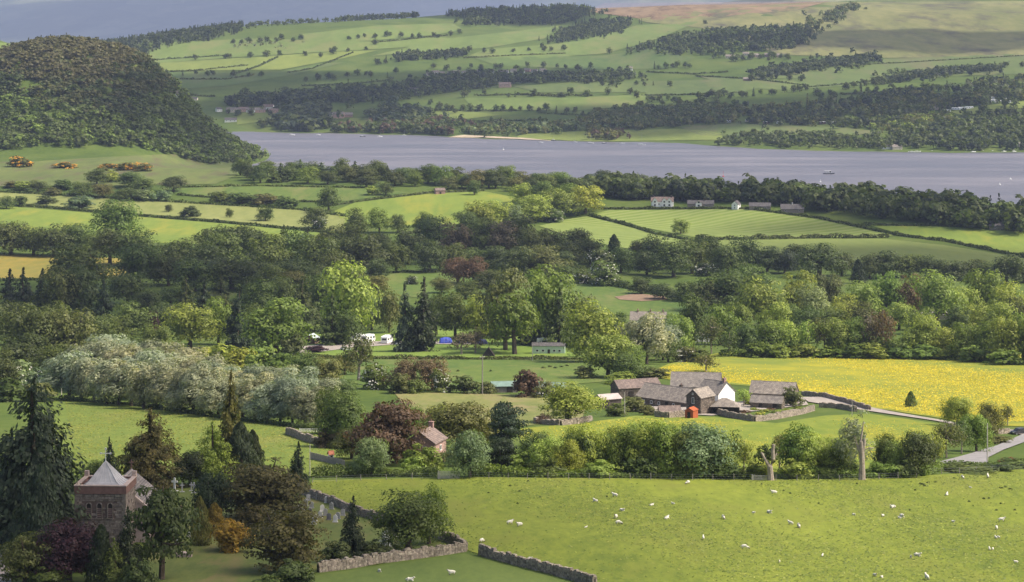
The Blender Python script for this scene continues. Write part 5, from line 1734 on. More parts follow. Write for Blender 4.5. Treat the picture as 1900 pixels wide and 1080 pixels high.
# ------------------------------------------------------------------ boats on the lake
def boat(label, px, py, L=7.0, mast=9.0, hull=CARAV, rz=0.3, group='small boats moored on the lake', name='sailing_boat'):
    y = CZ * F / (py - HY)
    x = (px - 950) / F * y
    root = thing(name, label, 'boat', (x, y, 0.0), rz, group)
    a = MB()
    st = [(-0.5, 0.30, 0.55), (-0.2, 0.36, 0.5), (0.15, 0.34, 0.55), (0.38, 0.18, 0.68), (0.5, 0.02, 0.8)]
    v, f = [], []
    for t, w, s in st:
        v += [(t * L, -w * L * 0.42, s * 1.6), (t * L, -w * L * 0.26, -0.25), (t * L, w * L * 0.26, -0.25), (t * L, w * L * 0.42, s * 1.6)]
    for i in range(4):
        for k in range(3):
            f.append((i * 4 + k, i * 4 + k + 1, i * 4 + k + 5, i * 4 + k + 4))
        f.append((i * 4, i * 4 + 4, i * 4 + 7, i * 4 + 3))
    f.append((0, 3, 2, 1))
    a.mesh(v, f)
    a.build('hull', hull, root)
    c = MB(); c.prism([(-0.2 * L, 0.8), (0.2 * L, 0.9), (0.12 * L, 1.35), (-0.18 * L, 1.4)], 1, -0.09 * L, 0.09 * L); c.build('cabin', CARAV, root)
    if mast:
        m_ = MB(); m_.tube([(0.06 * L, 0, 0.8), (0.06 * L, 0, mast)], [0.10, 0.07], 6); m_.build('mast', METAL, root)
        m_ = MB(); m_.tube([(0.06 * L, 0, 2.0), (-0.38 * L, 0, 2.0)], 0.12, 6); m_.build('boom', WFRAME, root)
NAVYH = plain('dark_hull', (0.06, 0.07, 0.09), 0.4, 0.5, 0.05)
for px, py, L, ms, hl, lab in ((542, 251, 7, 6, CARAV, 'white motor cruiser moored below the shore trees'), (591, 251, 6, 10, CARAV, 'white yacht with bare mast off the wooded shore'), (673, 254, 7, 13, NAVYH, 'dark hulled yacht with tall mast'),
                               (705, 254, 6, 10, CARAV, 'white yacht with bare mast off the cottage field'), (750, 252, 5, 9, CARAV, 'small white dinghy with mast off the dark wood'), (1003, 265, 6, 0, CARAV, 'small white open boat off the shingle beach'),
                               (1027, 261, 6, 8, NAVYH, 'dark boat with mast moored at the shingle point'), (1067, 264, 6, 8, CARAV, 'small white yacht beside the shingle meadow'), (1096, 266, 7, 12, CARAV, 'white yacht off the shingle meadow'),
                               (1121, 266, 6, 0, NAVYH, 'low dark rowing boat off the birches'), (1154, 267, 6, 0, CARAV, 'low white rowing boat off the birches'), (1190, 269, 10, 15, CARAV, 'largest white yacht with tall bare mast off the birches')):
    boat(lab, px, py, L * 1.15, ms, hl, rnd.uniform(-0.4, 0.4), None)
def launch():
    py = 323
    y = CZ * F / (py - HY)
    x = (1538 - 950) / F * y
    root = thing('launch', 'white cabin launch with dark windows trailing a faint wake', 'boat', (x, y, 0), 0.0)
    a = MB()
    L = 12.0
    st = [(-0.5, 1.5, 1.0), (-0.1, 1.7, 1.0), (0.25, 1.5, 1.15), (0.42, 0.8, 1.4), (0.5, 0.1, 1.55)]
    v, f = [], []
    for t, w, s in st:
        v += [(t * L, -w, s), (t * L, -w * 0.6, -0.3), (t * L, w * 0.6, -0.3), (t * L, w, s)]
    for i in range(4):
        for k in range(3):
            f.append((i * 4 + k, i * 4 + k + 1, i * 4 + k + 5, i * 4 + k + 4))
        f.append((i * 4, i * 4 + 4, i * 4 + 7, i * 4 + 3))
    f.append((0, 3, 2, 1))
    a.mesh(v, f); a.build('hull', NAVYH, root)
    a = MB(); a.box((-0.8, 0, 1.55), (6.4, 2.6, 1.1)); a.build('cabin', CARAV, root)
    a = MB(); a.box((-1.2, 0, 3.35), (7.2, 2.9, 0.16)); a.build('roof', CARAV, root)
    for i in range(5):
        for s in (-1, 1):
            a = MB(); a.tube([(-4.5 + i * 1.65, s * 1.3, 2.1), (-4.5 + i * 1.65, s * 1.3, 3.3)], 0.07, 6); a.build('post', NAVYH, root)
    for i in range(4):
        a = MB(); a.box((-3.4 + i * 1.6, -1.32, 1.65), (1.1, 0.05, 0.5)); a.build('window', GLASS, root)
    a = MB(); a.box((1.2, 0, 2.7), (1.6, 2.2, 1.2)); a.build('wheelhouse', GLASS, root)
    a = MB(); a.tube([(5.2, 0, 1.5), (5.8, 0, 2.6)], 0.05, 6); a.build('rail', METAL, root)
launch()
def buoy(label, px, py, mat, h=2.6, r=0.8):
    y = CZ * F / (py - HY)
    root = thing('buoy', label, 'buoy', ((px - 950) / F * y, y, 0))
    a = MB(); a.tube([(0, 0, -0.3), (0, 0, 0.1), (0, 0, 0.7), (0, 0, 1.1)], [r * 0.6, r, r * 0.9, r * 0.3], 10); a.build('float', mat, root)
    a = MB(); a.tube([(0, 0, 1.0), (0, 0, h)], [0.14, 0.1], 6); a.build('staff', mat, root)
    a = MB(); a.box((0, 0, h + 0.2), (0.5, 0.5, 0.5)); a.build('topmark', mat, root)
REDP = plain('red_buoy', (0.5, 0.06, 0.05), 0.5, 0.4, 0.05)
buoy('tall red channel buoy on the open lake', 1342, 328, REDP, 5.0, 1.1)
buoy('white mooring buoy on the lake below the launch', 1522, 338, CARAV, 2.2, 0.9)
buoy('white racing buoy on the lake near the lakeside wood', 1855, 343, CARAV, 1.8, 1.0)
buoy('white racing buoy farther out from the lakeside wood', 1875, 333, CARAV, 1.8, 1.0)
buoy('white mooring buoy beyond the lakeside chimney trees', 1247, 330, CARAV, 2.4, 0.8)
buoy('white racing buoy alone in the middle of the lake', 934, 278, CARAV, 2.4, 1.0)

# caravans and parked boats on the far shore
def park_home(px, py, L, label, rz=0.0, group=None, mat=CARAV):
    x, y, z = unproj(px, py)
    root = thing('static_caravan', label, 'static caravan', (x, y, z), rz, group)
    a = MB(); a.prism([(-1.6, 0.3), (1.6, 0.3), (1.6, 2.7), (0, 3.3), (-1.6, 2.7)], 0, -L / 2, L / 2); a.build('body', mat, root)
    for i in range(3):
        w = MB(); w.box((-L / 3 + i * L / 3, -1.62, 1.7), (1.4, 0.06, 0.9)); w.build('window', GLASS, root)
    b = MB(); b.prism([(-1.8, 2.66), (1.8, 2.66), (0, 3.5)], 0, -L / 2 - 0.15, L / 2 + 0.15); b.build('roof', WFRAME, root)
for i, (px, py) in enumerate(((1832, 190), (1842, 188), (1852, 190), (1862, 186), (1872, 185), (1880, 184), (1868, 191), (1846, 184), (1756, 208), (1774, 204), (1786, 203), (1798, 202))):
    park_home(px, py, 12, 'white static caravan in the park among shore wood trees', rnd.uniform(-0.5, 0.5), 'static caravans in the shore wood park')
for i in range(13):
    px = 1345 + i * 34 + rnd.uniform(-12, 12)
    park_home(px, 227 + 0.012 * (px - 1345) + rnd.uniform(-2, 2), 9, 'small pale caravan under the trees along the shore wood edge', rnd.uniform(-0.6, 0.6), 'pale caravans under the shore wood', [CARAV, CREAM, PSTONE][i % 3])
for i in range(11):
    px = 1688 + i * 19 + rnd.uniform(-5, 5)
    boat('small white boat drawn up on the far boatyard shore', px, 282 + rnd.uniform(-1.0, 0.6), rnd.uniform(6, 9), [0, 8, 0][i % 3], CARAV, rnd.uniform(-0.8, 0.8), 'boats along the far boatyard shore')

# ------------------------------------------------------------------ trees, churchyard first (each named by its look)
CH = ('in the churchyard', 'in the churchyard')
trees(CH, [
 (62, 1012, 700, 178, 'd', 'bl', 'giant dark drooping conifer towering beside the church tower'),
 (100, 1000, 770, 90, 'c', 'cn', 'tall dark conifer tucked against the giant drooping conifer'),
 (70, 1040, 868, 84, 'p', 'bl', 'grey green columnar conifer in front of the giant conifer'),
 (20, 1010, 800, 90, 'c', 'cn', 'dark conifer behind the gravel church track'),
 (48, 1085, 975, 92, 'y', 'ol', 'olive bushy yew beside the gravel church track'),
 (128, 1082, 958, 112, 'b', 'cu', 'deep purple copper beech below the church tower'),
 (90, 1090, 1046, 70, 'u', 'md', 'low leafy green bush under the copper beech'),
 (206, 912, 812, 40, 'c', 'cn', 'slim dark conifer behind the church cross'),
 (180, 905, 850, 60, 'b', 'md', 'leafy green tree behind the church tower'),
 (285, 905, 757, 92, 'd', 'yw', 'thinning brown green conifer behind the nave'),
 (258, 905, 800, 60, 'k', 'ol', 'scrubby olive pine behind the nave roof'),
 (424, 888, 690, 66, 'c', 'ol', 'tall spindly conifer with bare top above the graveyard'),
 (396, 902, 782, 74, 'd', 'yl', 'golden green cedar above the stone crosses'),
 (352, 904, 832, 56, 'b', 'cn', 'rounded dark tree behind the stone crosses'),
 (446, 900, 786, 66, 'p', 'bl', 'broad grey green conifer beside the golden cedar'),
 (472, 896, 800, 44, 'p', 'cn', 'narrow dark conifer behind the big brown yew'),
 (486, 962, 838, 146, 'y', 'yw', 'huge spreading brown yew beside the graveyard'),
 (392, 968, 870, 60, 'b', 'cn', 'dark shadowy tree between lawn and brown yew'),
 (550, 914, 820, 50, 'c', 'cn', 'neat dark conifer at the end of the field wall'),
 (374, 1012, 922, 38, 'p', 'ol', 'olive columnar cypress on the church lawn'),
 (396, 990, 934, 40, 'p', 'go', 'golden columnar cypress behind the olive cypress'),
 (432, 1024, 958, 66, 'u', 'go', 'rounded golden bush on the church lawn'),
 (524, 1062, 926, 124, 'y', 'yw', 'wide olive brown yew above the lower field wall'),
 (300, 1076, 890, 108, 'k', 'dk', 'leggy green pine with bare trunk beside the nave'),
 (238, 1085, 942, 66, 'c', 'cn', 'dense dark conifer in front of the church tower'),
 (186, 1088, 975, 56, 'p', 'cn', 'narrow dark conifer beside the copper beech'),
 (214, 1090, 1000, 60, 'c', 'md', 'short green conifer below the church tower'),
 (262, 1094, 1030, 56, 'u', 'dk', 'dark bush below the leggy pine'),
 (284, 1000, 896, 50, 'c', 'dk', 'dark conifer pressed against the nave wall'),
 (328, 956, 934, 27, 'u', 'wn', 'small reddish clipped bush beside the nave'),
 (548, 1088, 1032, 66, 'u', 'dk', 'dark green bush at the lower field wall end'),
 (500, 1092, 1062, 50, 'u', 'md', 'low green bush below the wide olive yew'),
 (652, 1036, 920, 54, 'c', 'cn', 'dark pointed conifer inside the graveyard wall corner'),
 (622, 1044, 1000, 46, 'u', 'dk', 'dark bush beside the pointed graveyard conifer'),
 (694, 1036, 1000, 50, 'u', 'dk', 'dark bush between pointed conifer and round tree'),
 (758, 1026, 914, 112, 'r', 'md', 'dense round green tree inside the wall corner'),
 (796, 1010, 896, 74, 'b', 'gr', 'taller green tree behind the dense round tree'),
 (722, 1034, 978, 36, 'h', 'pl', 'white flowering thorn under the dense round tree'),
 (150, 1060, 1010, 40, 'u', 'cu', 'small purple bush against the tower foot'),
 (468, 985, 930, 50, 'u', 'yw', 'brown clipped bush joining the two yews'),
])
# cottage garden and the belt behind the fence
CG = ('around the cottage garden', 'around the cottage garden')
trees(CG, [
 (640, 832, 716, 78, 'b', 'md', 'green conical tree at the top of the cottage garden'),
 (716, 862, 722, 118, 'y', 'wn', 'massive reddish brown conifer screening the cottage'),
 (752, 830, 745, 52, 'b', 'gr', 'fresh green tree behind the cottage chimney'),
 (608, 832, 788, 52, 'u', 'br', 'brown rounded bush at the cottage garden wall'),
 (652, 852, 792, 60, 'b', 'dk', 'dark green tree above the board fence'),
 (690, 884, 806, 52, 'b', 'pl', 'pale silvery young tree in front of the cottage'),
 (612, 806, 716, 60, 'b', 'md', 'leafy tree at the end of the silver willow row'),
 (788, 876, 820, 66, 'u', 'gr', 'bright ivy covered bush hiding the cottage wall'),
 (768, 880, 846, 40, 'u', 'lt', 'light green bush beside the cottage path'),
 (850, 838, 738, 108, 'b', 'ol', 'broad olive tree behind the cottage hedge'),
 (812, 815, 750, 52, 'b', 'yl', 'yellow green tree behind the cottage roof'),
 (872, 886, 794, 70, 'b', 'pl', 'pale green tree beside the barred gate'),
 (940, 842, 741, 68, 'k', 'bl', 'grey green pine with layered branches'),
 (934, 878, 800, 60, 'y', 'cn', 'dark layered conifer beneath the grey pine'),
 (900, 830, 775, 50, 'b', 'ol', 'olive tree between the broad tree and grey pine'),
 (676, 880, 852, 26, 'u', 'dk', 'small dark bush at the board fence end'),
 (1055, 784, 710, 98, 'r', 'lt', 'bright rounded tree with bare stems by the tumbled wall'),
 (1008, 786, 766, 30, 'u', 'wn', 'reddish bush beside the tumbled wall'),
])
trees(BELT, [
 (990, 876, 798, 54, 'b', 'md'), (965, 880, 838, 46, 'u', 'lt'), (1036, 872, 812, 46, 'b', 'lt'), (1072, 878, 796, 64, 'b', 'md'), (1112, 876, 800, 56, 'b', 'gr'),
 (1142, 874, 784, 62, 'b', 'yl'), (1178, 878, 776, 66, 'b', 'lt'), (1214, 876, 770, 74, 'b', 'yl'), (1250, 880, 788, 70, 'b', 'lt'), (1272, 876, 806, 54, 'b', 'md'),
 (1306, 884, 776, 104, 'b', 'pl', 'large pale leaved dark hearted tree in the fence belt'), (1352, 882, 800, 46, 's', 'md'), (1380, 880, 812, 40, 's', 'lt'), (1110, 884, 850, 60, 'u', 'lt'), (1020, 884, 850, 56, 'u', 'md'),
 (1190, 886, 842, 60, 'u', 'md'), (1244, 886, 848, 50, 'u', 'lt'), (1446, 872, 800, 44, 's', 'ol'), (1482, 882, 782, 66, 'b', 'gr'), (1516, 880, 806, 60, 'b', 'lt'),
 (1545, 876, 808, 46, 's', 'yl'), (1480, 888, 850, 56, 'u', 'lt'), (1530, 886, 852, 60, 'u', 'gr'), (1572, 884, 848, 46, 'u', 'md'), (1640, 880, 802, 42, 'b', 'md'),
 (1660, 882, 815, 40, 'b', 'lt'), (1636, 886, 856, 48, 'u', 'gr'), (1702, 884, 794, 66, 'b', 'dk', 'dark dense tree at the lane end of the fence'), (1734, 872, 802, 44, 's', 'lt'),
 (1756, 850, 780, 52, 's', 'ol'), (1784, 842, 775, 40, 's', 'md'), (1812, 838, 762, 50, 'b', 'gr'), (1776, 790, 733, 50, 'b', 'lt', 'bright rounded tree at the buttercup field corner'),
 (1836, 812, 742, 44, 'b', 'ol', 'dark olive tree beside the lane telegraph pole'), (1870, 790, 750, 26, 's', 'ol', 'spindly young tree in the buttercup corner'),
 (1690, 756, 727, 21, 'p', 'md', 'lone bushy young tree standing in the buttercup field'),
 (1846, 822, 806, 50, 'u', 'ol'), (1680, 886, 850, 40, 'u', 'md'), (1404, 888, 852, 46, 'u', 'yl'), (1350, 888, 856, 56, 'u', 'md'),
 (1090, 878, 784, 60, 'b', 'lt'), (1160, 880, 790, 60, 'b', 'gr'), (1198, 882, 784, 64, 'b', 'lt'), (1232, 884, 776, 66, 'b', 'gr'), (1014, 880, 806, 54, 'b', 'lt'), (1054, 882, 812, 50, 'b', 'yl'), (1498, 884, 796, 56, 'b', 'lt'), (1556, 884, 812, 50, 'b', 'gr'), (1338, 884, 808, 50, 'b', 'lt'), (1270, 886, 790, 60, 'b', 'md'),
 (1790, 876, 862, 90, 'u', 'dk'), (1886, 868, 852, 80, 'u', 'md'), (1856, 874, 858, 50, 'u', 'dk'),
])
def pollard():
    x, y, z = unproj(1599, 891)
    S = y / F
    root = thing('pollard_tree', 'grey lopped trunk carrying a silver green crown beside the fence', 'tree', (x, y, z))
    H = 121 * S
    m = MB()
    m.tube([(0, 0, -0.3), (0.05, 0, 0.25 * H), (-0.05, 0, 0.45 * H), (-0.1, 0, 0.6 * H)], [0.75, 0.5, 0.5, 0.35], 9)
    m.tube([(0.0, 0, 0.38 * H), (-0.7, 0.1, 0.5 * H), (-1.3, 0.2, 0.66 * H)], [0.35, 0.26, 0.12], 7)
    m.tube([(0.0, 0, 0.42 * H), (0.45, 0.0, 0.55 * H), (0.5, 0.1, 0.63 * H)], [0.4, 0.34, 0.3], 7)
    m.tube([(0.1, 0, 0.45 * H), (1.4, 0.1, 0.5 * H), (2.3, 0.2, 0.49 * H)], [0.16, 0.1, 0.05], 6)
    m.tube([(-0.4, 0, 0.5 * H), (0.2, 0.5, 0.75 * H), (0.4, 0.6, 0.9 * H)], [0.25, 0.15, 0.06], 6)
    m.build('trunk', BARKP, root)
    rng = np.random.default_rng(5)
    (V, Fa), C = crown_broad(rng, 1900, 0.042, 34, cz=0.52, rz=0.52, low=0.02, tight=0.9, wind=True)
    V = V * np.array([74 * S, 56 * S, 112 * S]) + np.array([-1.0, 3.0, 12 * S])
    c = obj('crown', np_mesh('crown', V, Fa, [LEAF]), root)
    c.color = (0.27, 0.29, 0.19, 1)
pollard()
def dead_tree():
    x, y, z = unproj(1430, 892)
    S = y / F
    root = thing('dead_tree', 'bare forked dead trunk beside the broken rail gate', 'dead tree', (x, y, z))
    H = 67 * S
    m = MB()
    m.tube([(0, 0, -0.3), (-0.05, 0, 0.2 * H), (-0.15, 0, 0.4 * H)], [0.75, 0.55, 0.5], 9)
    m.build('trunk', BARKP, root)
    for pts, rr in (([(-0.1, 0, 0.36 * H), (-0.9, 0.1, 0.55 * H), (-1.6, 0.2, 0.75 * H), (-1.75, 0.2, 0.78 * H)], [0.4, 0.28, 0.2, 0.1]),
                    ([(-0.1, 0, 0.36 * H), (0.45, 0.0, 0.6 * H), (0.4, 0.1, 0.85 * H), (0.55, 0.1, 1.0 * H)], [0.5, 0.4, 0.34, 0.3]),
                    ([(0.4, 0, 0.62 * H), (1.0, 0.1, 0.72 * H), (1.2, 0.1, 0.84 * H)], [0.2, 0.14, 0.08])):
        b = MB(); b.tube(pts, rr, 8); b.build('limb', BARKP, root)
    rng = np.random.default_rng(9)
    (V, Fa), C = crown_broad(rng, 700, 0.06, 14, cz=0.5, rz=0.4, low=0.1)
    V = V * np.array([52 * S, 30 * S, 50 * S]) + np.array([-0.3, 1.6, 22 * S])
    c = obj('ivy', np_mesh('ivy', V, Fa, [LEAF]), root)
    c.color = (0.10, 0.13, 0.03, 1)
dead_tree()

# silver willow rows
WL = ('in the dense silver row above the olive pasture', 'in the silver row above the olive pasture')
ORD = ['first', 'second', 'third', 'fourth', 'fifth', 'sixth', 'seventh', 'eighth', 'ninth', 'tenth', 'eleventh', 'twelfth', 'thirteenth', 'fourteenth', 'fifteenth', 'sixteenth', 'seventeenth', 'eighteenth', 'nineteenth', 'twentieth', 'twenty-first']
wl = []
for n_, x0_, dx_, y0_, dy_, h0_, dh_, row_ in ((21, 128, 460, 742, 50, 88, 8, 'pasture-edge'), (15, 150, 400, 722, 50, 92, 10, 'middle'), (9, 190, 230, 704, 36, 84, 6, 'hindmost')):
    for i in range(n_):
        t = i / (n_ - 1)
        base = y0_ + t * dy_ + rnd.uniform(-2, 2)
        wl.append((x0_ + t * dx_, base, base - (h0_ - dh_ * t) * rnd.uniform(0.86, 1.14), rnd.uniform(58, 80), 'w', 'sv', f'silver willow, {ORD[i]} from the pale pole in the {row_} willow row'))
trees(WL, wl)
trees(('beside the silver willow row', 'beside the silver willow row'), [
 (26, 716, 664, 62, 'h', 'pl'), (78, 720, 678, 58, 'h', 'pl'), (20, 745, 700, 60, 'u', 'md'), (70, 745, 705, 60, 'u', 'ol'), (72, 668, 636, 50, 'u', 'br'),
 (408, 690, 636, 60, 'u', 'yl'), (448, 694, 642, 58, 'u', 'yl'), (486, 698, 642, 60, 'u', 'lt'), (528, 706, 648, 62, 'u', 'gr'), (572, 712, 652, 66, 'b', 'md'), (610, 716, 660, 56, 'b', 'ol'),
 (628, 735, 700, 44, 'h', 'pl'), (600, 750, 700, 50, 'w', 'sv'), (640, 742, 705, 44, 'b', 'md'), (380, 668, 640, 40, 'u', 'yl'),
])
trees(('in the paddocks below the campsite', 'in the paddocks below the campsite'), [
 (665, 706, 618, 66, 's', 'ol'), (697, 722, 672, 50, 'h', 'md'), (752, 724, 664, 56, 'b', 'br'), (802, 724, 662, 60, 'b', 'br'), (818, 728, 684, 36, 'h', 'md'),
 (865, 730, 696, 48, 'u', 'dk'), (740, 730, 690, 40, 'u', 'ol'), (905, 730, 706, 34, 'u', 'ol'), (976, 736, 682, 56, 'u', 'wn'), (1008, 738, 706, 30, 'h', 'ol'),
 (640, 696, 655, 40, 'b', 'ol'), (770, 730, 702, 40, 'u', 'md'), (1085, 702, 676, 40, 'u', 'ol'),
 (1128, 700, 618, 84, 'b', 'lt'), (1104, 672, 558, 100, 'b', 'yl', 'big yellow green tree shading the mint mobile home'), (1200, 676, 578, 74, 'w', 'sv'), (1166, 668, 596, 60, 'w', 'sv'), (1230, 668, 600, 50, 'w', 'sv'), (1180, 652, 588, 56, 'w', 'sv'), (1218, 648, 590, 56, 'w', 'sv'), (1248, 650, 590, 50, 'b', 'pl'), (1150, 640, 580, 46, 'b', 'md'),
 (1160, 702, 650, 60, 'b', 'md'), (1196, 700, 676, 60, 'u', 'md'), (1214, 702, 682, 50, 'u', 'ol'), (1150, 712, 690, 50, 'u', 'yl'), (1176, 694, 640, 44, 'b', 'gr'), (1240, 672, 630, 40, 'b', 'md'),
 (1380, 754, 718, 30, 's', 'lt'), (1414, 756, 730, 26, 'u', 'gr'), (1470, 754, 716, 34, 'u', 'ol'), (1180, 764, 734, 46, 'u', 'ol'), (1142, 772, 746, 40, 'u', 'md'), (1310, 690, 656, 44, 's', 'ol'), (1200, 770, 750, 30, 'u', 'ol'), (1394, 752, 736, 26, 'u', 'yl'),
])
trees(('on the campsite lawn', 'on the campsite lawn'), [
 (757, 652, 526, 56, 'c', 'bl', 'dark pointed conifer with bare bole beside the black car'), (784, 652, 516, 66, 'c', 'cn', 'taller dark conifer of the twin pair on the camp lawn'),
 (856, 658, 612, 44, 's', 'br'), (882, 656, 606, 40, 's', 'br'), 
 (955, 658, 548, 86, 't', 'gr'), (938, 650, 498, 84, 'b', 'ol', 'tall brownish green tree rising behind the timber hut'), (1012, 640, 492, 96, 'b', 'gr', 'tallest rounded green tree beyond the mint mobile home'), (1036, 644, 535, 62, 'c', 'md'), (985, 640, 560, 60, 'c', 'cn'), (1074, 640, 540, 60, 'b', 'dk'),
 (886, 630, 546, 56, 'b', 'yl'), (845, 628, 538, 60, 'b', 'md'), (810, 622, 545, 46, 'b', 'dk'), (722, 618, 532, 46, 'b', 'ol'), (914, 628, 530, 56, 'c', 'md'),
 (642, 628, 486, 100, 'b', 'lt', 'tall bright green tree towering over the camp track'), (690, 612, 552, 44, 'b', 'dk'), (616, 640, 546, 62, 'c', 'md'), (648, 640, 575, 40, 'b', 'md'), (670, 614, 560, 50, 'b', 'md'),
 (512, 656, 552, 108, 'b', 'gr', 'broad bright green tree at the camp track end'), (540, 660, 618, 44, 'u', 'dk'), (584, 654, 640, 40, 'u', 'cu', 'low purple hedge bush before the camp shed'), (470, 642, 566, 60, 'b', 'md'), (440, 648, 536, 56, 'c', 'cn'), (405, 640, 552, 56, 'b', 'gr'), (352, 646, 562, 90, 'b', 'lt', 'rounded light green tree behind the silver willows'), (420, 618, 548, 46, 'c', 'dk'),
])
# the dark wood on the near side of the orange field
DW = ('in the dark wood behind the silver willows', 'in the dark wood behind the silver willows')
trees(DW, [
 (20, 575, 500, 60, 'c', 'cn'), (46, 596, 498, 56, 'c', 'cn'), (74, 600, 500, 60, 'c', 'cn'), (108, 602, 494, 70, 'b', 'dk'), (150, 600, 488, 80, 'b', 'dk'), (192, 604, 520, 60, 'c', 'cn'), (128, 585, 500, 60, 'c', 'cn'),
 (16, 640, 560, 70, 'b', 'dk'), (60, 668, 562, 96, 'b', 'dk'), (132, 668, 570, 88, 'b', 'ol'), (178, 660, 585, 66, 'b', 'md'), (212, 640, 580, 60, 'b', 'dk'), (245, 632, 560, 76, 'b', 'md'), (100, 640, 560, 60, 'b', 'dk'),
 (284, 626, 576, 24, 'b', 'cu', 'dark purple tree deep in the shaded wood'), (314, 606, 566, 22, 'b', 'cu', 'small purple tree behind the light green tree'), (300, 620, 560, 50, 'b', 'dk'), (345, 596, 514, 56, 'c', 'dk'), (376, 612, 518, 60, 'c', 'cn'), (236, 566, 506, 80, 'b', 'dk'),
 (270, 590, 540, 56, 'b', 'dk'), (318, 570, 530, 44, 'b', 'md'), (40, 690, 620, 90, 'b', 'dk'), (100, 700, 640, 70, 'b', 'dk'), (165, 700, 645, 70, 'b', 'dk'), (220, 680, 620, 70, 'b', 'md'), (290, 660, 600, 60, 'b', 'md'), (5, 720, 650, 60, 'b', 'dk'),
 (480, 590, 520, 60, 'b', 'md'), (520, 580, 510, 60, 'b', 'dk'), (560, 600, 520, 66, 'c', 'dk'), (590, 590, 505, 70, 'b', 'md'), (455, 570, 520, 56, 'c', 'dk'), (600, 560, 490, 60, 'b', 'dk'), (545, 560, 500, 60, 'b', 'ol'), (500, 550, 490, 60, 'b', 'md'), (410, 575, 510, 60, 'c', 'dk'), (560, 630, 570, 60, 'b', 'dk'), (390, 590, 540, 60, 'b', 'dk'),
])
OW = ('in the shaded wood around the orange field', 'in the shaded wood around the orange field')
trees(OW, [
 (20, 472, 408, 76, 'b', 'dk'), (62, 474, 420, 60, 'b', 'dk'), (100, 476, 416, 70, 'b', 'dk'), (142, 474, 414, 72, 'b', 'md'), (168, 478, 430, 50, 'b', 'dk'), (218, 446, 370, 78, 'r', 'gr', 'large domed oak standing above the shaded wood'),
 (204, 492, 424, 66, 'r', 'dk'), (250, 496, 422, 80, 'b', 'dk'), (140, 546, 452, 106, 'r', 'md', 'broad olive oak in front of the orange field'), (258, 530, 452, 84, 'b', 'md'), (290, 516, 468, 56, 'b', 'dk'), (336, 512, 442, 80, 'b', 'dk'), (312, 530, 470, 60, 'b', 'dk'),
 (392, 480, 418, 46, 't', 'dk'), (440, 486, 414, 66, 't', 'dk'), (412, 506, 428, 72, 'b', 'md'), (470, 490, 422, 56, 'b', 'dk'), (430, 536, 470, 98, 'b', 'dk'), (500, 520, 436, 80, 'b', 'dk'), (545, 516, 428, 80, 'b', 'dk'), (592, 522, 436, 80, 'b', 'dk'),
 (362, 540, 480, 80, 'b', 'md'), (480, 540, 480, 80, 'b', 'dk'), (540, 545, 480, 80, 'b', 'dk'), (622, 540, 466, 70, 'b', 'dk'), (640, 510, 440, 60, 'b', 'dk'), (570, 470, 420, 50, 'c', 'dk'), (525, 470, 418, 44, 'c', 'dk'), (610, 480, 420, 60, 'b', 'dk'), (384, 520, 452, 70, 'b', 'dk'), (300, 490, 452, 50, 'b', 'dk'), (640, 560, 500, 60, 'b', 'md'),
])
CW = ('in the long dark wood across the valley', 'in the long dark wood across the valley')
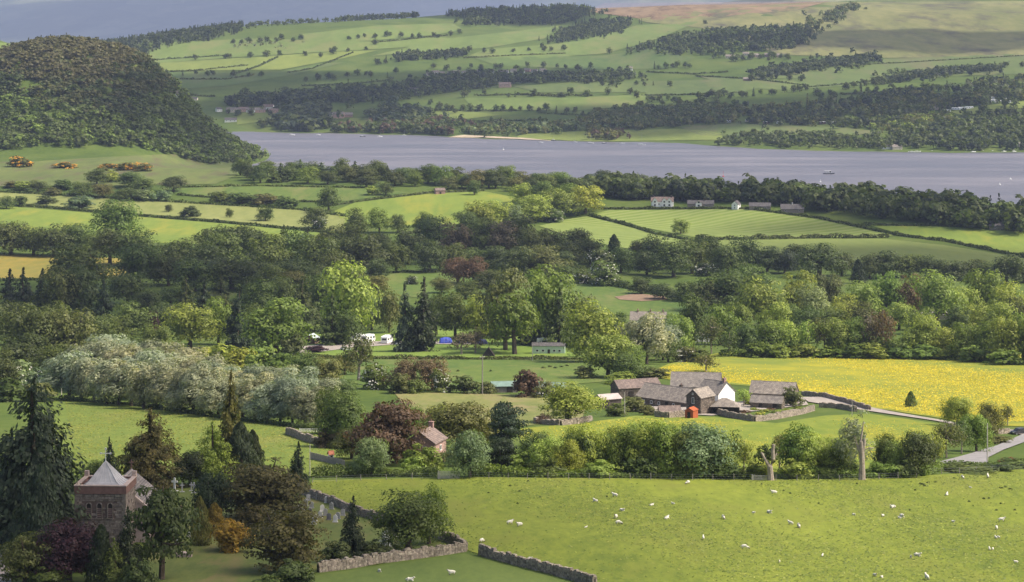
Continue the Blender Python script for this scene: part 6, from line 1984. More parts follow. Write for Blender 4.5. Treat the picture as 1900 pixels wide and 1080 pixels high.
trees(CW, [
 (672, 512, 432, 86, 'b', 'dk'), (702, 520, 480, 40, 'b', 'dk'), (650, 470, 410, 56, 'b', 'md'), (700, 480, 430, 56, 'b', 'dk'), (735, 506, 450, 46, 'b', 'md'), (758, 490, 420, 56, 'b', 'dk'), (797, 506, 446, 58, 'b', 'dk'), (780, 470, 412, 60, 'c', 'dk'),
 (806, 470, 398, 64, 'b', 'dk'), (840, 502, 452, 56, 'b', 'dk'), (850, 480, 412, 66, 'b', 'br'), (892, 478, 404, 70, 'b', 'dk'), (866, 500, 460, 50, 'b', 'md'), (930, 478, 408, 66, 'b', 'br'), (962, 476, 398, 60, 'b', 'dk'), (990, 490, 420, 60, 'b', 'dk'), (915, 512, 456, 60, 'b', 'dk'), (954, 520, 458, 66, 'b', 'dk'),
 (850, 526, 478, 52, 'r', 'wn', 'round copper tree with a bare stem in the pasture'), (880, 529, 478, 54, 'r', 'wn', 'second round copper tree standing in the pasture beside its twin'), (1002, 516, 452, 82, 'b', 'ol'), (1042, 508, 466, 56, 'b', 'dk'), (1024, 484, 424, 56, 'b', 'dk'), (1070, 480, 422, 60, 'b', 'dk'), (1052, 496, 446, 56, 'b', 'dk'), (1095, 490, 440, 50, 'b', 'dk'),
 (1140, 490, 436, 34, 'p', 'dk'), (1180, 488, 444, 40, 'b', 'dk'), (1112, 508, 462, 46, 'h', 'dk'), (1152, 506, 458, 52, 'b', 'dk'), (1216, 500, 434, 56, 'b', 'dk'), (1200, 510, 466, 50, 'b', 'dk'), (1250, 514, 446, 74, 'b', 'md'), (1122, 530, 484, 48, 'h', 'md'), (1084, 526, 500, 36, 'h', 'md'), (1048, 522, 490, 40, 'b', 'dk'),
 (1284, 508, 444, 60, 'b', 'dk'), (1320, 500, 436, 60, 'b', 'dk'), (1350, 512, 452, 60, 'b', 'dk'), (1386, 504, 438, 56, 'b', 'dk'), (1310, 512, 486, 40, 'h', 'dk'), (1424, 506, 456, 56, 'b', 'dk'), (1456, 508, 464, 46, 'b', 'bl'), (1520, 516, 452, 80, 'r', 'dk', 'big dark dome tree before the long mown field'), (1562, 512, 464, 50, 'b', 'dk'),
 (1594, 526, 482, 28, 'p', 'cn', 'slim black green columnar tree before the long mown field'), (1640, 516, 464, 66, 'b', 'dk'), (1614, 518, 470, 40, 'b', 'dk'), (1688, 514, 470, 60, 'b', 'md'), (1728, 516, 474, 56, 'b', 'dk'), (1770, 520, 482, 56, 'b', 'dk'), (1812, 520, 482, 60, 'b', 'dk'), (1868, 528, 472, 66, 'b', 'dk'), (1900, 524, 486, 50, 'b', 'dk'), (1840, 524, 486, 50, 'b', 'dk'),
 (1346, 576, 498, 92, 'b', 'dk'), (1396, 566, 492, 70, 'b', 'md'), (1306, 578, 522, 60, 'b', 'dk'), (1276, 560, 520, 44, 'b', 'dk'), (1230, 556, 526, 44, 'b', 'dk'), (1190, 546, 512, 40, 'b', 'dk'),
 (763, 528, 510, 22, 'h', 'dk'), (820, 544, 514, 34, 'b', 'ol'), (700, 545, 510, 44, 'b', 'ol'), (905, 548, 500, 60, 'b', 'dk'), (864, 556, 520, 46, 'b', 'md'),
 (720, 494, 444, 40, 'b', 'dk'), (816, 500, 462, 40, 'b', 'dk'), (985, 512, 470, 50, 'b', 'dk'), (1470, 500, 452, 50, 'b', 'dk'),
])
# bright tree belt behind the buttercup field
BB = ('in the sunlit belt behind the buttercup field', 'in the sunlit belt behind the buttercup field')
trees(BB, [
 (1410, 612, 514, 86, 'b', 'lt'), (1480, 604, 503, 66, 'b', 'yl'), (1512, 608, 528, 64, 'b', 'pl'), (1532, 590, 504, 60, 'b', 'ol'), (1602, 600, 522, 60, 'b', 'lt'), (1646, 596, 501, 60, 'b', 'gr'), (1688, 596, 508, 50, 'b', 'br'), (1738, 604, 502, 80, 'b', 'lt'), (1826, 596, 496, 74, 'b', 'gr'), (1872, 604, 524, 64, 'b', 'lt'), (1900, 625, 550, 60, 'b', 'ol'), (1572, 604, 546, 56, 'b', 'lt'), (1786, 600, 530, 60, 'b', 'lt'), (1560, 612, 560, 50, 'b', 'yl'),
 (1285, 648, 544, 50, 'b', 'md'), (1262, 660, 580, 50, 'b', 'lt'), (1336, 640, 566, 58, 'b', 'gr'), (1320, 656, 586, 40, 's', 'ol'), (1384, 660, 598, 46, 'b', 'md'), (1352, 662, 612, 40, 's', 'md'), (1370, 620, 560, 50, 'b', 'gr'), (1440, 640, 560, 60, 'b', 'lt'), (1500, 636, 570, 60, 'b', 'md'),
 (1430, 660, 590, 60, 'b', 'gr'), (1464, 660, 598, 50, 'b', 'lt'), (1500, 661, 590, 46, 's', 'lt'), (1530, 661, 585, 50, 's', 'ol'), (1556, 662, 590, 56, 'b', 'lt'), (1590, 662, 586, 50, 'b', 'gr'), (1612, 662, 575, 46, 's', 'br'), (1640, 664, 566, 46, 's', 'br'), (1650, 664, 620, 56, 'b', 'gr'), (1690, 664, 612, 56, 'b', 'lt'), (1714, 664, 580, 56, 'b', 'lt'), (1752, 664, 606, 60, 'b', 'lt'), (1792, 668, 596, 60, 'b', 'gr'), (1776, 640, 570, 50, 'b', 'dk'), (1836, 670, 592, 64, 'b', 'gr'), (1870, 674, 584, 60, 'b', 'lt'), (1900, 674, 580, 64, 'b', 'gr'), (1930, 676, 590, 60, 'b', 'lt'),
 (1402, 664, 632, 50, 'u', 'gr'), (1446, 664, 636, 50, 'u', 'gr'), (1490, 664, 636, 54, 'u', 'lt'), (1536, 664, 638, 50, 'u', 'gr'), (1580, 665, 636, 56, 'u', 'gr'), (1622, 666, 634, 56, 'u', 'lt'), (1668, 666, 636, 56, 'u', 'gr'), (1720, 667, 636, 56, 'u', 'gr'), (1762, 668, 640, 50, 'u', 'lt'), (1810, 672, 640, 56, 'u', 'gr'), (1862, 677, 646, 60, 'u', 'gr'), (1270, 672, 640, 40, 'h', 'ol'), (1300, 672, 644, 44, 'u', 'md'),
 (1668, 612, 560, 56, 'b', 'lt'), (1708, 620, 570, 50, 'b', 'gr'), (1600, 620, 560, 56, 'b', 'ol'), (1535, 622, 570, 50, 'b', 'md'), (1460, 614, 560, 50, 'b', 'gr'), (1850, 630, 560, 60, 'b', 'lt'), (1808, 630, 560, 56, 'b', 'lt'),
])
ex = []
for k in range(5):
    ex.append((1945 + k * 26, 674 + rnd.uniform(-4, 6), 590 + rnd.uniform(-14, 14), rnd.uniform(50, 66), 'b', rnd.choice(['gr', 'lt', 'md'])))
    ex.append((1935 + k * 26, 612 + rnd.uniform(-6, 6), 522 + rnd.uniform(-12, 14), rnd.uniform(54, 70), 'b', rnd.choice(['gr', 'lt', 'md'])))
trees(BB, ex)
ex = []
for k in range(4):
    ex.append((1935 + k * 34, 522 + rnd.uniform(-4, 6), 478 + rnd.uniform(-8, 8), rnd.uniform(50, 66), 'b', 'dk'))
    ex.append((-40 - k * 30, 474 + rnd.uniform(-4, 4), 420 + rnd.uniform(-8, 8), rnd.uniform(54, 70), 'b', 'dk'))
    ex.append((-30 - k * 30, 600 + rnd.uniform(-20, 60), 520 + rnd.uniform(-10, 10), rnd.uniform(60, 80), 'b', 'dk'))
trees(('in the woods past the field ends', 'in the woods past the field ends'), ex)
# trees between the bank fields and the lake
LK = ('along the bank below the lake', 'along the bank below the lake')
trees(('among the bank fields', 'among the bank fields'), [
 (610, 392, 344, 40, 'b', 'md'), (584, 424, 384, 44, 'b', 'md'), (592, 426, 400, 26, 'h', 'md'), (660, 434, 386, 38, 'b', 'md'), (704, 432, 386, 42, 'b', 'gr'), (738, 432, 396, 26, 'b', 'md'), (786, 432, 392, 32, 'b', 'gr'), (492, 410, 382, 32, 'b', 'md'), (426, 404, 386, 14, 'b', 'md'), (354, 402, 380, 38, 'u', 'dk'), (313, 394, 379, 14, 'b', 'dk'),
 (322, 356, 327, 44, 'r', 'dk', 'dark round tree standing below the gorse'), (886, 424, 372, 56, 'b', 'lt'), (922, 422, 372, 60, 'b', 'lt'), (870, 430, 392, 46, 'b', 'md'), (945, 420, 376, 46, 'b', 'pl'), (988, 412, 360, 66, 'b', 'lt'), (968, 378, 338, 40, 'b', 'lt'), (1006, 378, 336, 44, 'b', 'gr'), (1040, 402, 350, 60, 'b', 'lt'), (1086, 396, 342, 60, 'b', 'yl'), (1062, 384, 340, 50, 'b', 'gr'),
 (1263, 434, 405, 30, 'b', 'gr'), (880, 362, 334, 24, 'b', 'dk'), (1010, 408, 384, 40, 'h', 'md'), (1030, 412, 388, 30, 'h', 'md'), (716, 362, 338, 26, 'b', 'md'), (690, 362, 344, 24, 'u', 'lt'),
 (180, 342, 312, 36, 'b', 'md'), (206, 338, 316, 36, 'u', 'lt'), (240, 348, 318, 50, 'b', 'md'), (265, 352, 330, 40, 'b', 'dk'), (152, 362, 336, 40, 'b', 'md'), (120, 352, 332, 40, 'u', 'md'), (70, 356, 334, 36, 'b', 'md'), (42, 352, 334, 36, 'u', 'lt'), (20, 348, 334, 30, 'u', 'ol'), (300, 372, 352, 36, 'u', 'pl'), (268, 372, 350, 40, 'u', 'pl'), (230, 372, 348, 44, 'b', 'md'), (190, 366, 340, 44, 'b', 'ol'), (100, 362, 346, 36, 'u', 'ol'),
 (86, 378, 362, 32, 'u', 'dk'), (145, 386, 362, 50, 'u', 'pl'), (12, 388, 364, 30, 'b', 'dk'), (38, 382, 362, 30, 'u', 'md'), (412, 374, 352, 44, 'u', 'md'), (450, 378, 356, 50, 'u', 'md'), (496, 380, 358, 50, 'u', 'ol'), (532, 384, 362, 40, 'u', 'md'), (680, 348, 326, 40, 'b', 'dk'),
])
lk = []
for i in range(62):
    t = i / 61
    px = 446 + t * 760
    base = 330 + 20 * t + 14 * t * t + rnd.uniform(-7, 9)
    lk.append((px, base, base - rnd.uniform(24, 38), rnd.uniform(26, 44), 'c' if rnd.random() < (0.5 if 500 < px < 600 else 0.06) else 'b', rnd.choice(['dk', 'dk', 'md', 'md', 'dk', 'ol', 'gr'])))
trees(('in the wood along the near lake shore', 'in the wood along the near lake shore'), lk)

# ------------------------------------------------------------------ hedges
HG = 'hedges between the valley fields'
hedge('long dark hedge between the pale strip and bank field', [(18, 380), (220, 398), (420, 414), (606, 432)], 2.2, 2.4, 'dk')
hedge('bushy hedge above the pale hay strip', [(-30, 356), (60, 360), (330, 376), (560, 390), (640, 402)], 2.8, 3.0, 'md', 0.8)
hedge('dark hedge sloping down beside the mown hill field', [(1400, 390), (1520, 406), (1664, 437), (1760, 449), (1900, 478), (1960, 488)], 2.4, 3.0, 'dk')
hedge('ragged hedge between the two mown fields', [(1290, 446), (1400, 445), (1500, 443), (1650, 441)], 3.6, 3.2, 'dk')
hedge('hedge dividing the mown hill field from the wedge field', [(1092, 400), (1150, 414), (1212, 434), (1300, 451)], 2.6, 3.0, 'dk')
hedge('hedge along the top of the mown hill field', [(1100, 388), (1200, 388), (1320, 388), (1400, 388)], 2.0, 2.6, 'dk')
hedge('low dark hedge in front of the campsite', [(560, 664), (700, 666), (900, 668), (1080, 668)], 1.7, 2.2, 'dk')
hedge('thick dark hedge across the shaded pasture', [(1040, 516), (1110, 526), (1180, 538), (1250, 552), (1300, 568)], 4.6, 5.0, 'dk')
hedge('hedge below the copse field', [(640, 418), (760, 422), (880, 420)], 2.0, 2.4, 'md')
hedge('hedge above the copse field', [(600, 384), (700, 370), (800, 358), (900, 354)], 1.8, 2.6, 'dk')
hedge('thin hedge among the narrow green fields', [(330, 362), (460, 372), (620, 376)], 1.8, 2.4, 'dk')
hedge('hedge behind the narrow green fields', [(330, 348), (480, 346), (690, 350)], 2.0, 2.4, 'md')
hedge('leafy bank hedge behind the cottage fence', [(580, 886), (650, 884), (740, 884), (810, 884)], 2.0, 2.4, 'md')
hedge('leafy hedge between barred gate and dead trunk', [(872, 884), (1000, 886), (1150, 887), (1290, 888), (1400, 888)], 2.0, 2.6, 'gr')
hedge('leafy hedge between dead trunk and lane', [(1446, 888), (1560, 888), (1700, 884), (1744, 874)], 2.0, 2.6, 'gr')
hedge('hedge bank at the tarmac lane edge', [(1744, 874), (1800, 872), (1850, 870), (1900, 866), (2000, 860), (2250, 856)], 1.6, 2.4, 'md')
hedge('clipped olive garden hedge beside the cottage', [(808, 866), (848, 866)], 2.6, 2.6, 'ol', 1.6)
hedge('dark hedge along the foot of the willow row', [(112, 744), (240, 752), (420, 778), (590, 800)], 1.6, 1.6, 'dk')
hedge('leafy hedge behind the buttercup field', [(1336, 662), (1500, 660), (1700, 664), (1860, 674), (1960, 682), (2250, 686)], 2.6, 3.0, 'gr')
hedge('hedge along the lower edge of the orange field', [(-20, 522), (100, 520), (240, 516)], 2.0, 2.4, 'dk')
hedge('hedge below the shaded pasture beside the copper trees', [(680, 508), (760, 506), (840, 506)], 2.0, 2.4, 'dk')
hedge('hedge along the lakeside field', [(1600, 418), (1750, 420), (1900, 430)], 2.2, 2.8, 'dk')
# far side hedges and walls
fh = [[(285, 135), (360, 132), (460, 122)], [(535, 136), (580, 128), (655, 98)], [(440, 137), (480, 124), (515, 107)], [(220, 117), (290, 112), (420, 104)], [(690, 80), (740, 76), (830, 66)], [(880, 178), (960, 176), (1050, 180)], [(770, 205), (850, 206), (960, 206)], [(960, 176), (1100, 178)],
      [(1290, 142), (1400, 148), (1500, 160)], [(1480, 164), (1560, 158), (1640, 150)], [(1190, 178), (1290, 176), (1380, 172)], [(300, 148), (420, 148), (470, 140)], [(560, 160), (640, 158), (720, 150)], [(1000, 210), (1100, 216), (1230, 214)], [(730, 224), (860, 226), (1000, 224)], [(1330, 60), (1420, 70), (1500, 84)],
      [(1480, 126), (1660, 118), (1900, 104)], [(630, 190), (700, 188), (760, 184)], [(1560, 176), (1640, 172), (1760, 160)], [(860, 108), (950, 104), (1050, 100)], [(320, 176), (400, 180)], [(1200, 134), (1290, 138), (1350, 134)]]
fhl = ['behind the wooded hill on the shaded slope', 'climbing diagonally to the sunlit band', 'rising diagonally through the walled slope field', 'between the ridge field and sunlit band', 'under the thorny ridge copse', 'through the long meadow of scattered trees',
       'behind the bright shore meadow', 'crossing the upper part of the long meadow', 'running to the stone barn', 'below the straight tree belt', 'above the meadow wood', 'on the shaded slope under the diagonal hedges', 'on the slope before the village wood',
       'behind the shingle meadow wood', 'below the bright shore meadow', 'between fell wood and bracken', 'along the moor foot', 'behind the large pink shore house', 'down the bank field to the park wood', 'across the meadow above the village row', 'beside the farm behind the wooded hill', 'beyond the white cottage at the village wood']
for i, P in enumerate(fh):
    hedge('dark hedge line ' + fhl[i], P, rnd.uniform(2.2, 3.6), 4.0, 'dk', 0.9, 'hedge lines on the slope beyond the lake', leaf=2.2)

# ------------------------------------------------------------------ far slope trees (each a tree of its own)
def tree_line(pts, n, hr, cols, label, group, con=0.0, wide=0.0):
    D = densify(pts, 3, closed=False)
    for i in range(n):
        p = D[min(len(D) - 1, int((i + rnd.uniform(0.1, 0.9)) / n * len(D)))]
        x, y, z = unproj(p[0] + rnd.uniform(-3, 3), p[1] + rnd.uniform(-wide, wide))
        if z < 0.3:
            continue
        H = rnd.uniform(*hr)
        c = rnd.random() < con
        tree_at('c' if c else 'b', x, y, z, H, H * (rnd.uniform(0.4, 0.5) if c else rnd.uniform(0.85, 1.25)), rnd.choice(cols), label, group, 'f', 'hedgerow_tree', 'tree')
D3 = ['dk', 'dk', 'md', 'dk']
TL = [
 ([(700, 120), (880, 96)], 13, 'tree in the leafy row above the village slope', 1), ([(640, 72), (860, 66)], 13, 'tree among the thorny ridge copse', 4), ([(430, 84), (560, 74)], 9, 'thorn tree on the upper ridge field', 3), ([(360, 112), (540, 104)], 6, 'small tree along the sunlit band', 2),
 ([(290, 138), (500, 142)], 8, 'round tree on the shaded slope above the wooded hill', 2), ([(560, 150), (740, 140)], 10, 'round tree on the slope left of the village'.replace(' left of', ' before'), 4), ([(800, 128), (1100, 128)], 14, 'tree standing above the village row', 3), ([(880, 100), (1050, 94)], 6, 'round tree in the upper meadow hedge', 2),
 ([(780, 206), (1080, 208)], 17, 'round tree in the row across the long meadow', 2), ([(850, 180), (1180, 176)], 10, 'scattered tree in the long meadow', 4), ([(1170, 182), (1330, 200)], 14, 'tree in the clump beyond the long meadow', 7),
 ([(1290, 186), (1500, 170)], 16, 'tree along the lane above the shore wood', 3), ([(1380, 150), (1500, 152)], 5, 'tree beside the stone barn hedge', 2), ([(1560, 168), (1700, 146)], 13, 'tree in the long hedge up the bank field', 2), ([(1500, 180), (1640, 172)], 6, 'tree dotted below the bank hedge', 3),
 ([(560, 110), (700, 86)], 7, 'small thorn tree scattered on the walled slope', 5), ([(1000, 84), (1030, 100)], 3, 'tree at the foot of the wedge plantation', 3), ([(1080, 160), (1250, 160)], 8, 'tree scattered below the village wood', 5),
 ([(1350, 112), (1470, 110)], 13, 'tree among the stone terrace below the fell wood', 3), ([(796, 142), (1010, 136)], 9, 'tree among the houses of the village row', 4), ([(420, 214), (520, 212)], 9, 'tree among the far village houses', 5),
 ([(1120, 100), (1230, 92)], 4, 'lone tree below the dark plantation', 3), ([(1210, 128), (1290, 126)], 7, 'tree in the hedge beyond the white cottage', 2), ([(1300, 46), (1320, 42)], 1, 'single round tree on the bracken edge', 1), ([(1890, 126), (1894, 124)], 1, 'lone tree at the end of the fell tree belt', 1),
 ([(630, 186), (760, 180)], 8, 'tree on the shore slope behind the pink house', 4), ([(800, 196), (850, 212)], 4, 'big round tree in the bright shore meadow', 3), ([(470, 236), (540, 236)], 5, 'dark tree beside the village jetties', 3), ([(440, 200), (520, 196)], 7, 'tree behind the far village houses', 2),
]
for P, n, lab, wd in TL:
    tree_line(P, n, (8, 14), D3, lab, lab.replace('tree', 'trees', 1), 0.05, wd)

# far woods that read as one mass
def crest_strip(px0, px1, front, back, n=12):
    """world outline of a strip along the skyline ridge"""
    A_, B_ = [], []
    for i in range(n + 1):
        px = px0 + (px1 - px0) * i / n
        j = int(np.clip(np.searchsorted(cols_px, px), 0, len(cols_px) - 1))
        sel = (rows_far > 3800) & (rows_far < 6200)
        yc = rows_far[sel][int(np.argmin(PYG[sel, j]))]
        k = (px - 950) / F
        f_ = front(i / n) if callable(front) else front
        A_.append((k * (yc - f_), yc - f_))
        B_.append((k * (yc + back), yc + back))
    return A_ + B_[::-1]
wood_stuff('ridge_plantation', 'dark conifer plantation along the far ridge', None, 520, (10, 15), ['cn', 'dk'], 0.6, 3, world=crest_strip(160, 452, lambda t: 420 - 200 * t, 20))
wood_stuff('skyline_plantation', 'dark skyline plantation on the far ridge', None, 130, (10, 15), ['cn', 'dk'], 0.3, 4, world=crest_strip(632, 776, 90, 20))
wood_stuff('ridge_copse', 'straggling trees along the far ridge crest', None, 60, (7, 12), ['dk', 'md'], 0.1, 44, world=crest_strip(455, 630, 130, 10))
wood_stuff('long_plantation', 'long dark plantation under the bracken slope', [(816, 30), (960, 20), (1090, 18), (1105, 26), (1040, 46), (960, 46), (860, 50), (870, 34)], 620, (11, 16), ['cn', 'dk', 'dk', 'md'], 0.5, 5)
wood_stuff('wedge_plantation', 'wedge shaped conifer plantation below the bracken slope', [(1018, 80), (1040, 60), (1100, 40), (1170, 36), (1178, 48), (1110, 68), (1050, 82)], 420, (9, 12), ['cn', 'dk', 'dk'], 0.6, 6)
wood_stuff('fell_wood', 'dark wood on the fell above the stone terrace', [(1176, 94), (1250, 74), (1330, 64), (1420, 58), (1500, 54), (1500, 78), (1470, 92), (1380, 98), (1320, 104), (1240, 102)], 520, (11, 17), ['cn', 'dk', 'dk', 'md'], 0.3, 7)
wood_stuff('fell_strip', 'strip of trees climbing from the fell wood', [(1490, 66), (1540, 40), (1590, 20), (1594, 12), (1570, 16), (1500, 44)], 90, (10, 15), ['dk', 'md', 'ol'], 0.0, 8)
wood_stuff('tree_belt', 'straight dark tree belt across the olive pasture', [(1412, 148), (1440, 142), (1540, 126), (1624, 114), (1622, 106), (1520, 118), (1410, 136)], 300, (9, 13), ['dk', 'cn'], 0.1, 9)
wood_stuff('upper_tree_belt', 'narrow dark tree belt on the far bank field', [(1632, 158), (1690, 150), (1800, 138), (1866, 130), (1866, 124), (1780, 130), (1690, 140), (1634, 148)], 170, (9, 13), ['dk', 'cn'], 0.05, 10)
wood_stuff('village_wood', 'shady wood below the far village row', [(640, 196), (700, 172), (740, 158), (800, 146), (900, 142), (1060, 142), (1170, 136), (1190, 146), (1130, 156), (960, 156), (880, 166), (780, 178), (720, 184)], 520, (9, 14), ['dk', 'dk', 'md', 'cn'], 0.1, 11)
wood_stuff('village_copse', 'dark copse above the village row', [(735, 116), (800, 110), (870, 104), (872, 98), (800, 100), (735, 106)], 90, (9, 13), ['dk', 'cn'], 0.1, 12)
wood_stuff('jetty_wood', 'dark wood behind the far village houses', [(420, 198), (440, 186), (530, 184), (600, 176), (660, 172), (700, 176), (640, 190), (560, 196), (500, 198)], 260, (12, 18), ['dk', 'dk', 'cn'], 0.1, 13)
wood_stuff('promontory_wood', 'dense dark wood on the shore between village and pink house', [(518, 244), (522, 222), (545, 206), (590, 208), (606, 226), (600, 246)], 130, (14, 22), ['dk', 'dk', 'bl'], 0.0, 14)
wood_stuff('shore_wood', 'dark trees along the far water edge', [(590, 247), (640, 240), (700, 236), (800, 226), (860, 232), (840, 250), (760, 250), (640, 249)], 230, (9, 15), ['dk', 'dk', 'wn', 'md'], 0.0, 15)
wood_stuff('slope_wood', 'dark trees on the slope above the far water edge', [(690, 230), (710, 200), (800, 212), (790, 232)], 90, (12, 17), ['dk', 'bl'], 0.0, 16)
wood_stuff('birch_wood', 'pale birch scrub along the shingle shore', [(850, 248), (900, 236), (1000, 234), (1130, 232), (1150, 240), (1060, 246), (960, 249), (890, 252)], 170, (9, 13), ['md', 'ol', 'pl'], 0.0, 17)
wood_stuff('point_birches', 'thin birches on the far lake point', [(1085, 262), (1100, 250), (1150, 248), (1170, 258), (1120, 263)], 34, (9, 14), ['ol', 'wn'], 0.0, 18)
wood_stuff('meadow_wood', 'dark wood behind the shingle meadow', [(1080, 236), (1100, 214), (1220, 206), (1330, 206), (1350, 226), (1260, 234), (1150, 240)], 320, (9, 15), ['dk', 'dk', 'md', 'ol'], 0.05, 19)
wood_stuff('park_wood', 'broad dark wood around the far caravan parks', [(1310, 232), (1300, 208), (1400, 206), (1500, 200), (1600, 184), (1700, 170), (1800, 160), (1900, 150), (1990, 146), (1990, 184), (1880, 190), (1800, 200), (1700, 216), (1720, 238), (1640, 242), (1500, 234)], 760, (9, 16), ['dk', 'dk', 'md', 'cn', 'ol'], 0.12, 20)
wood_stuff('boatyard_wood', 'dark shore wood behind the boatyard', [(1640, 272), (1700, 244), (1800, 222), (1890, 206), (1990, 200), (1990, 276), (1760, 280)], 480, (9, 16), ['dk', 'dk', 'cn', 'md'], 0.05, 21)
wood_stuff('beach_trees', 'dark trees lining the far beach', [(1342, 268), (1350, 254), (1450, 252), (1560, 256), (1680, 262), (1690, 276), (1580, 276), (1440, 276)], 200, (7, 12), ['dk', 'md', 'dk'], 0.0, 22)
wood_stuff('pale_grove', 'lighter green grove in the far shore wood', [(1640, 246), (1680, 218), (1760, 214), (1780, 238), (1700, 256)], 110, (9, 13), ['md', 'lt', 'ol'], 0.0, 23)  # paler leaf colours than the woods around it
wood_stuff('ridge_thorns', 'pale flowering thorns below the ridge plantation', [(225, 82), (330, 66), (344, 64), (330, 74), (235, 84)], 46, (4, 6), ['sv', 'sv', 'md'], 0.0, 24)
wood_stuff('slope_thorns', 'pale flowering thorns on the ridge field', [(430, 88), (440, 80), (490, 76), (528, 82), (520, 90), (470, 88)], 30, (4, 6), ['sv', 'sv', 'ol'], 0.0, 25)

wood_stuff('lakeside_wood', 'long dark wood along the near lake shore behind the lakeside houses', None, 290, (12, 19), ['dk', 'dk', 'cn', 'md', 'dk'], 0.05, 61, q=120, spread=1.2,
           world=[unproj(*p)[:2] for p in ((1090, 368), (1230, 374), (1400, 380), (1500, 390), (1700, 414), (1960, 438), (1960, 408), (1700, 388), (1500, 374), (1300, 362), (1090, 354))])
# the wooded hill: whole hillside of trees as one mass
def hillcol(x, y, z, rng):
    t = (z - 40) / 80 + rng.normal() * 0.07 + 0.16 * math.sin(x / 60.0 + y / 90.0)
    if t > 0.80:
        return (0.122, 0.110, 0.046) if rng.random() < 0.7 else (0.115, 0.112, 0.042)
    if t > 0.42:
        return (0.100, 0.105, 0.034) if rng.random() < 0.6 else (0.075, 0.100, 0.03)
    return PAL[['md', 'dk', 'gr', 'md', 'md'][rng.integers(5)]]
hp = []
for k in range(40):
    a = 2 * math.pi * k / 40
    hp.append((-530 + (236 if math.cos(a) > 0 else 290) * math.cos(a) * 1.02, 2700 + (345 if math.sin(a) < 0 else 90) * math.sin(a)))
wood_stuff('hill_wood', 'dense mixed wood covering the whole rounded hill', None, 2700, (8, 13), ['md'], 0.08, 31, hillcol, 72, 1.6, world=hp)
wood_stuff('hill_back_wood', 'dark wood on the ridge behind the rounded hill', [(60, 84), (110, 90), (150, 100), (170, 96), (140, 88), (80, 78)], 60, (8, 12), ['dk', 'cn'], 0.3, 32)

# gorse in flower at the hill foot
GORSE = plain('gorse_flower', (0.50, 0.25, 0.03), 0.8, 0.1, 0.3, 0.5, 0.0)
for i, (px, base, top, w) in enumerate(((38, 310, 288, 46), (122, 312, 300, 46), (206, 312, 302, 44), (236, 316, 300, 50), (266, 318, 302, 40), (190, 318, 306, 24))):
    x, y, z = unproj(px, base)
    H, W = (base - top) / F * y, w / F * y
    r_ = tree_at('u', x, y, z, H, W, 'ol', ['big orange gorse bush at the hill wood edge', 'low orange gorse patch on the hill pasture', 'spreading golden gorse on the rough bank', 'bright golden gorse clump beside the pale shrub', 'golden gorse bush above the round dark tree', 'small gorse tuft on the rough bank'][i], None, 'm', 'gorse_bush', 'gorse')
    rng = np.random.default_rng(40 + i)
    (Vb, Fb), _ = crown_broad(rng, 380, 0.065, 16, cz=0.42, rz=0.58, low=0.05)
    obj('blossom', np_mesh('blossom', Vb, Fb, [GORSE]), r_)

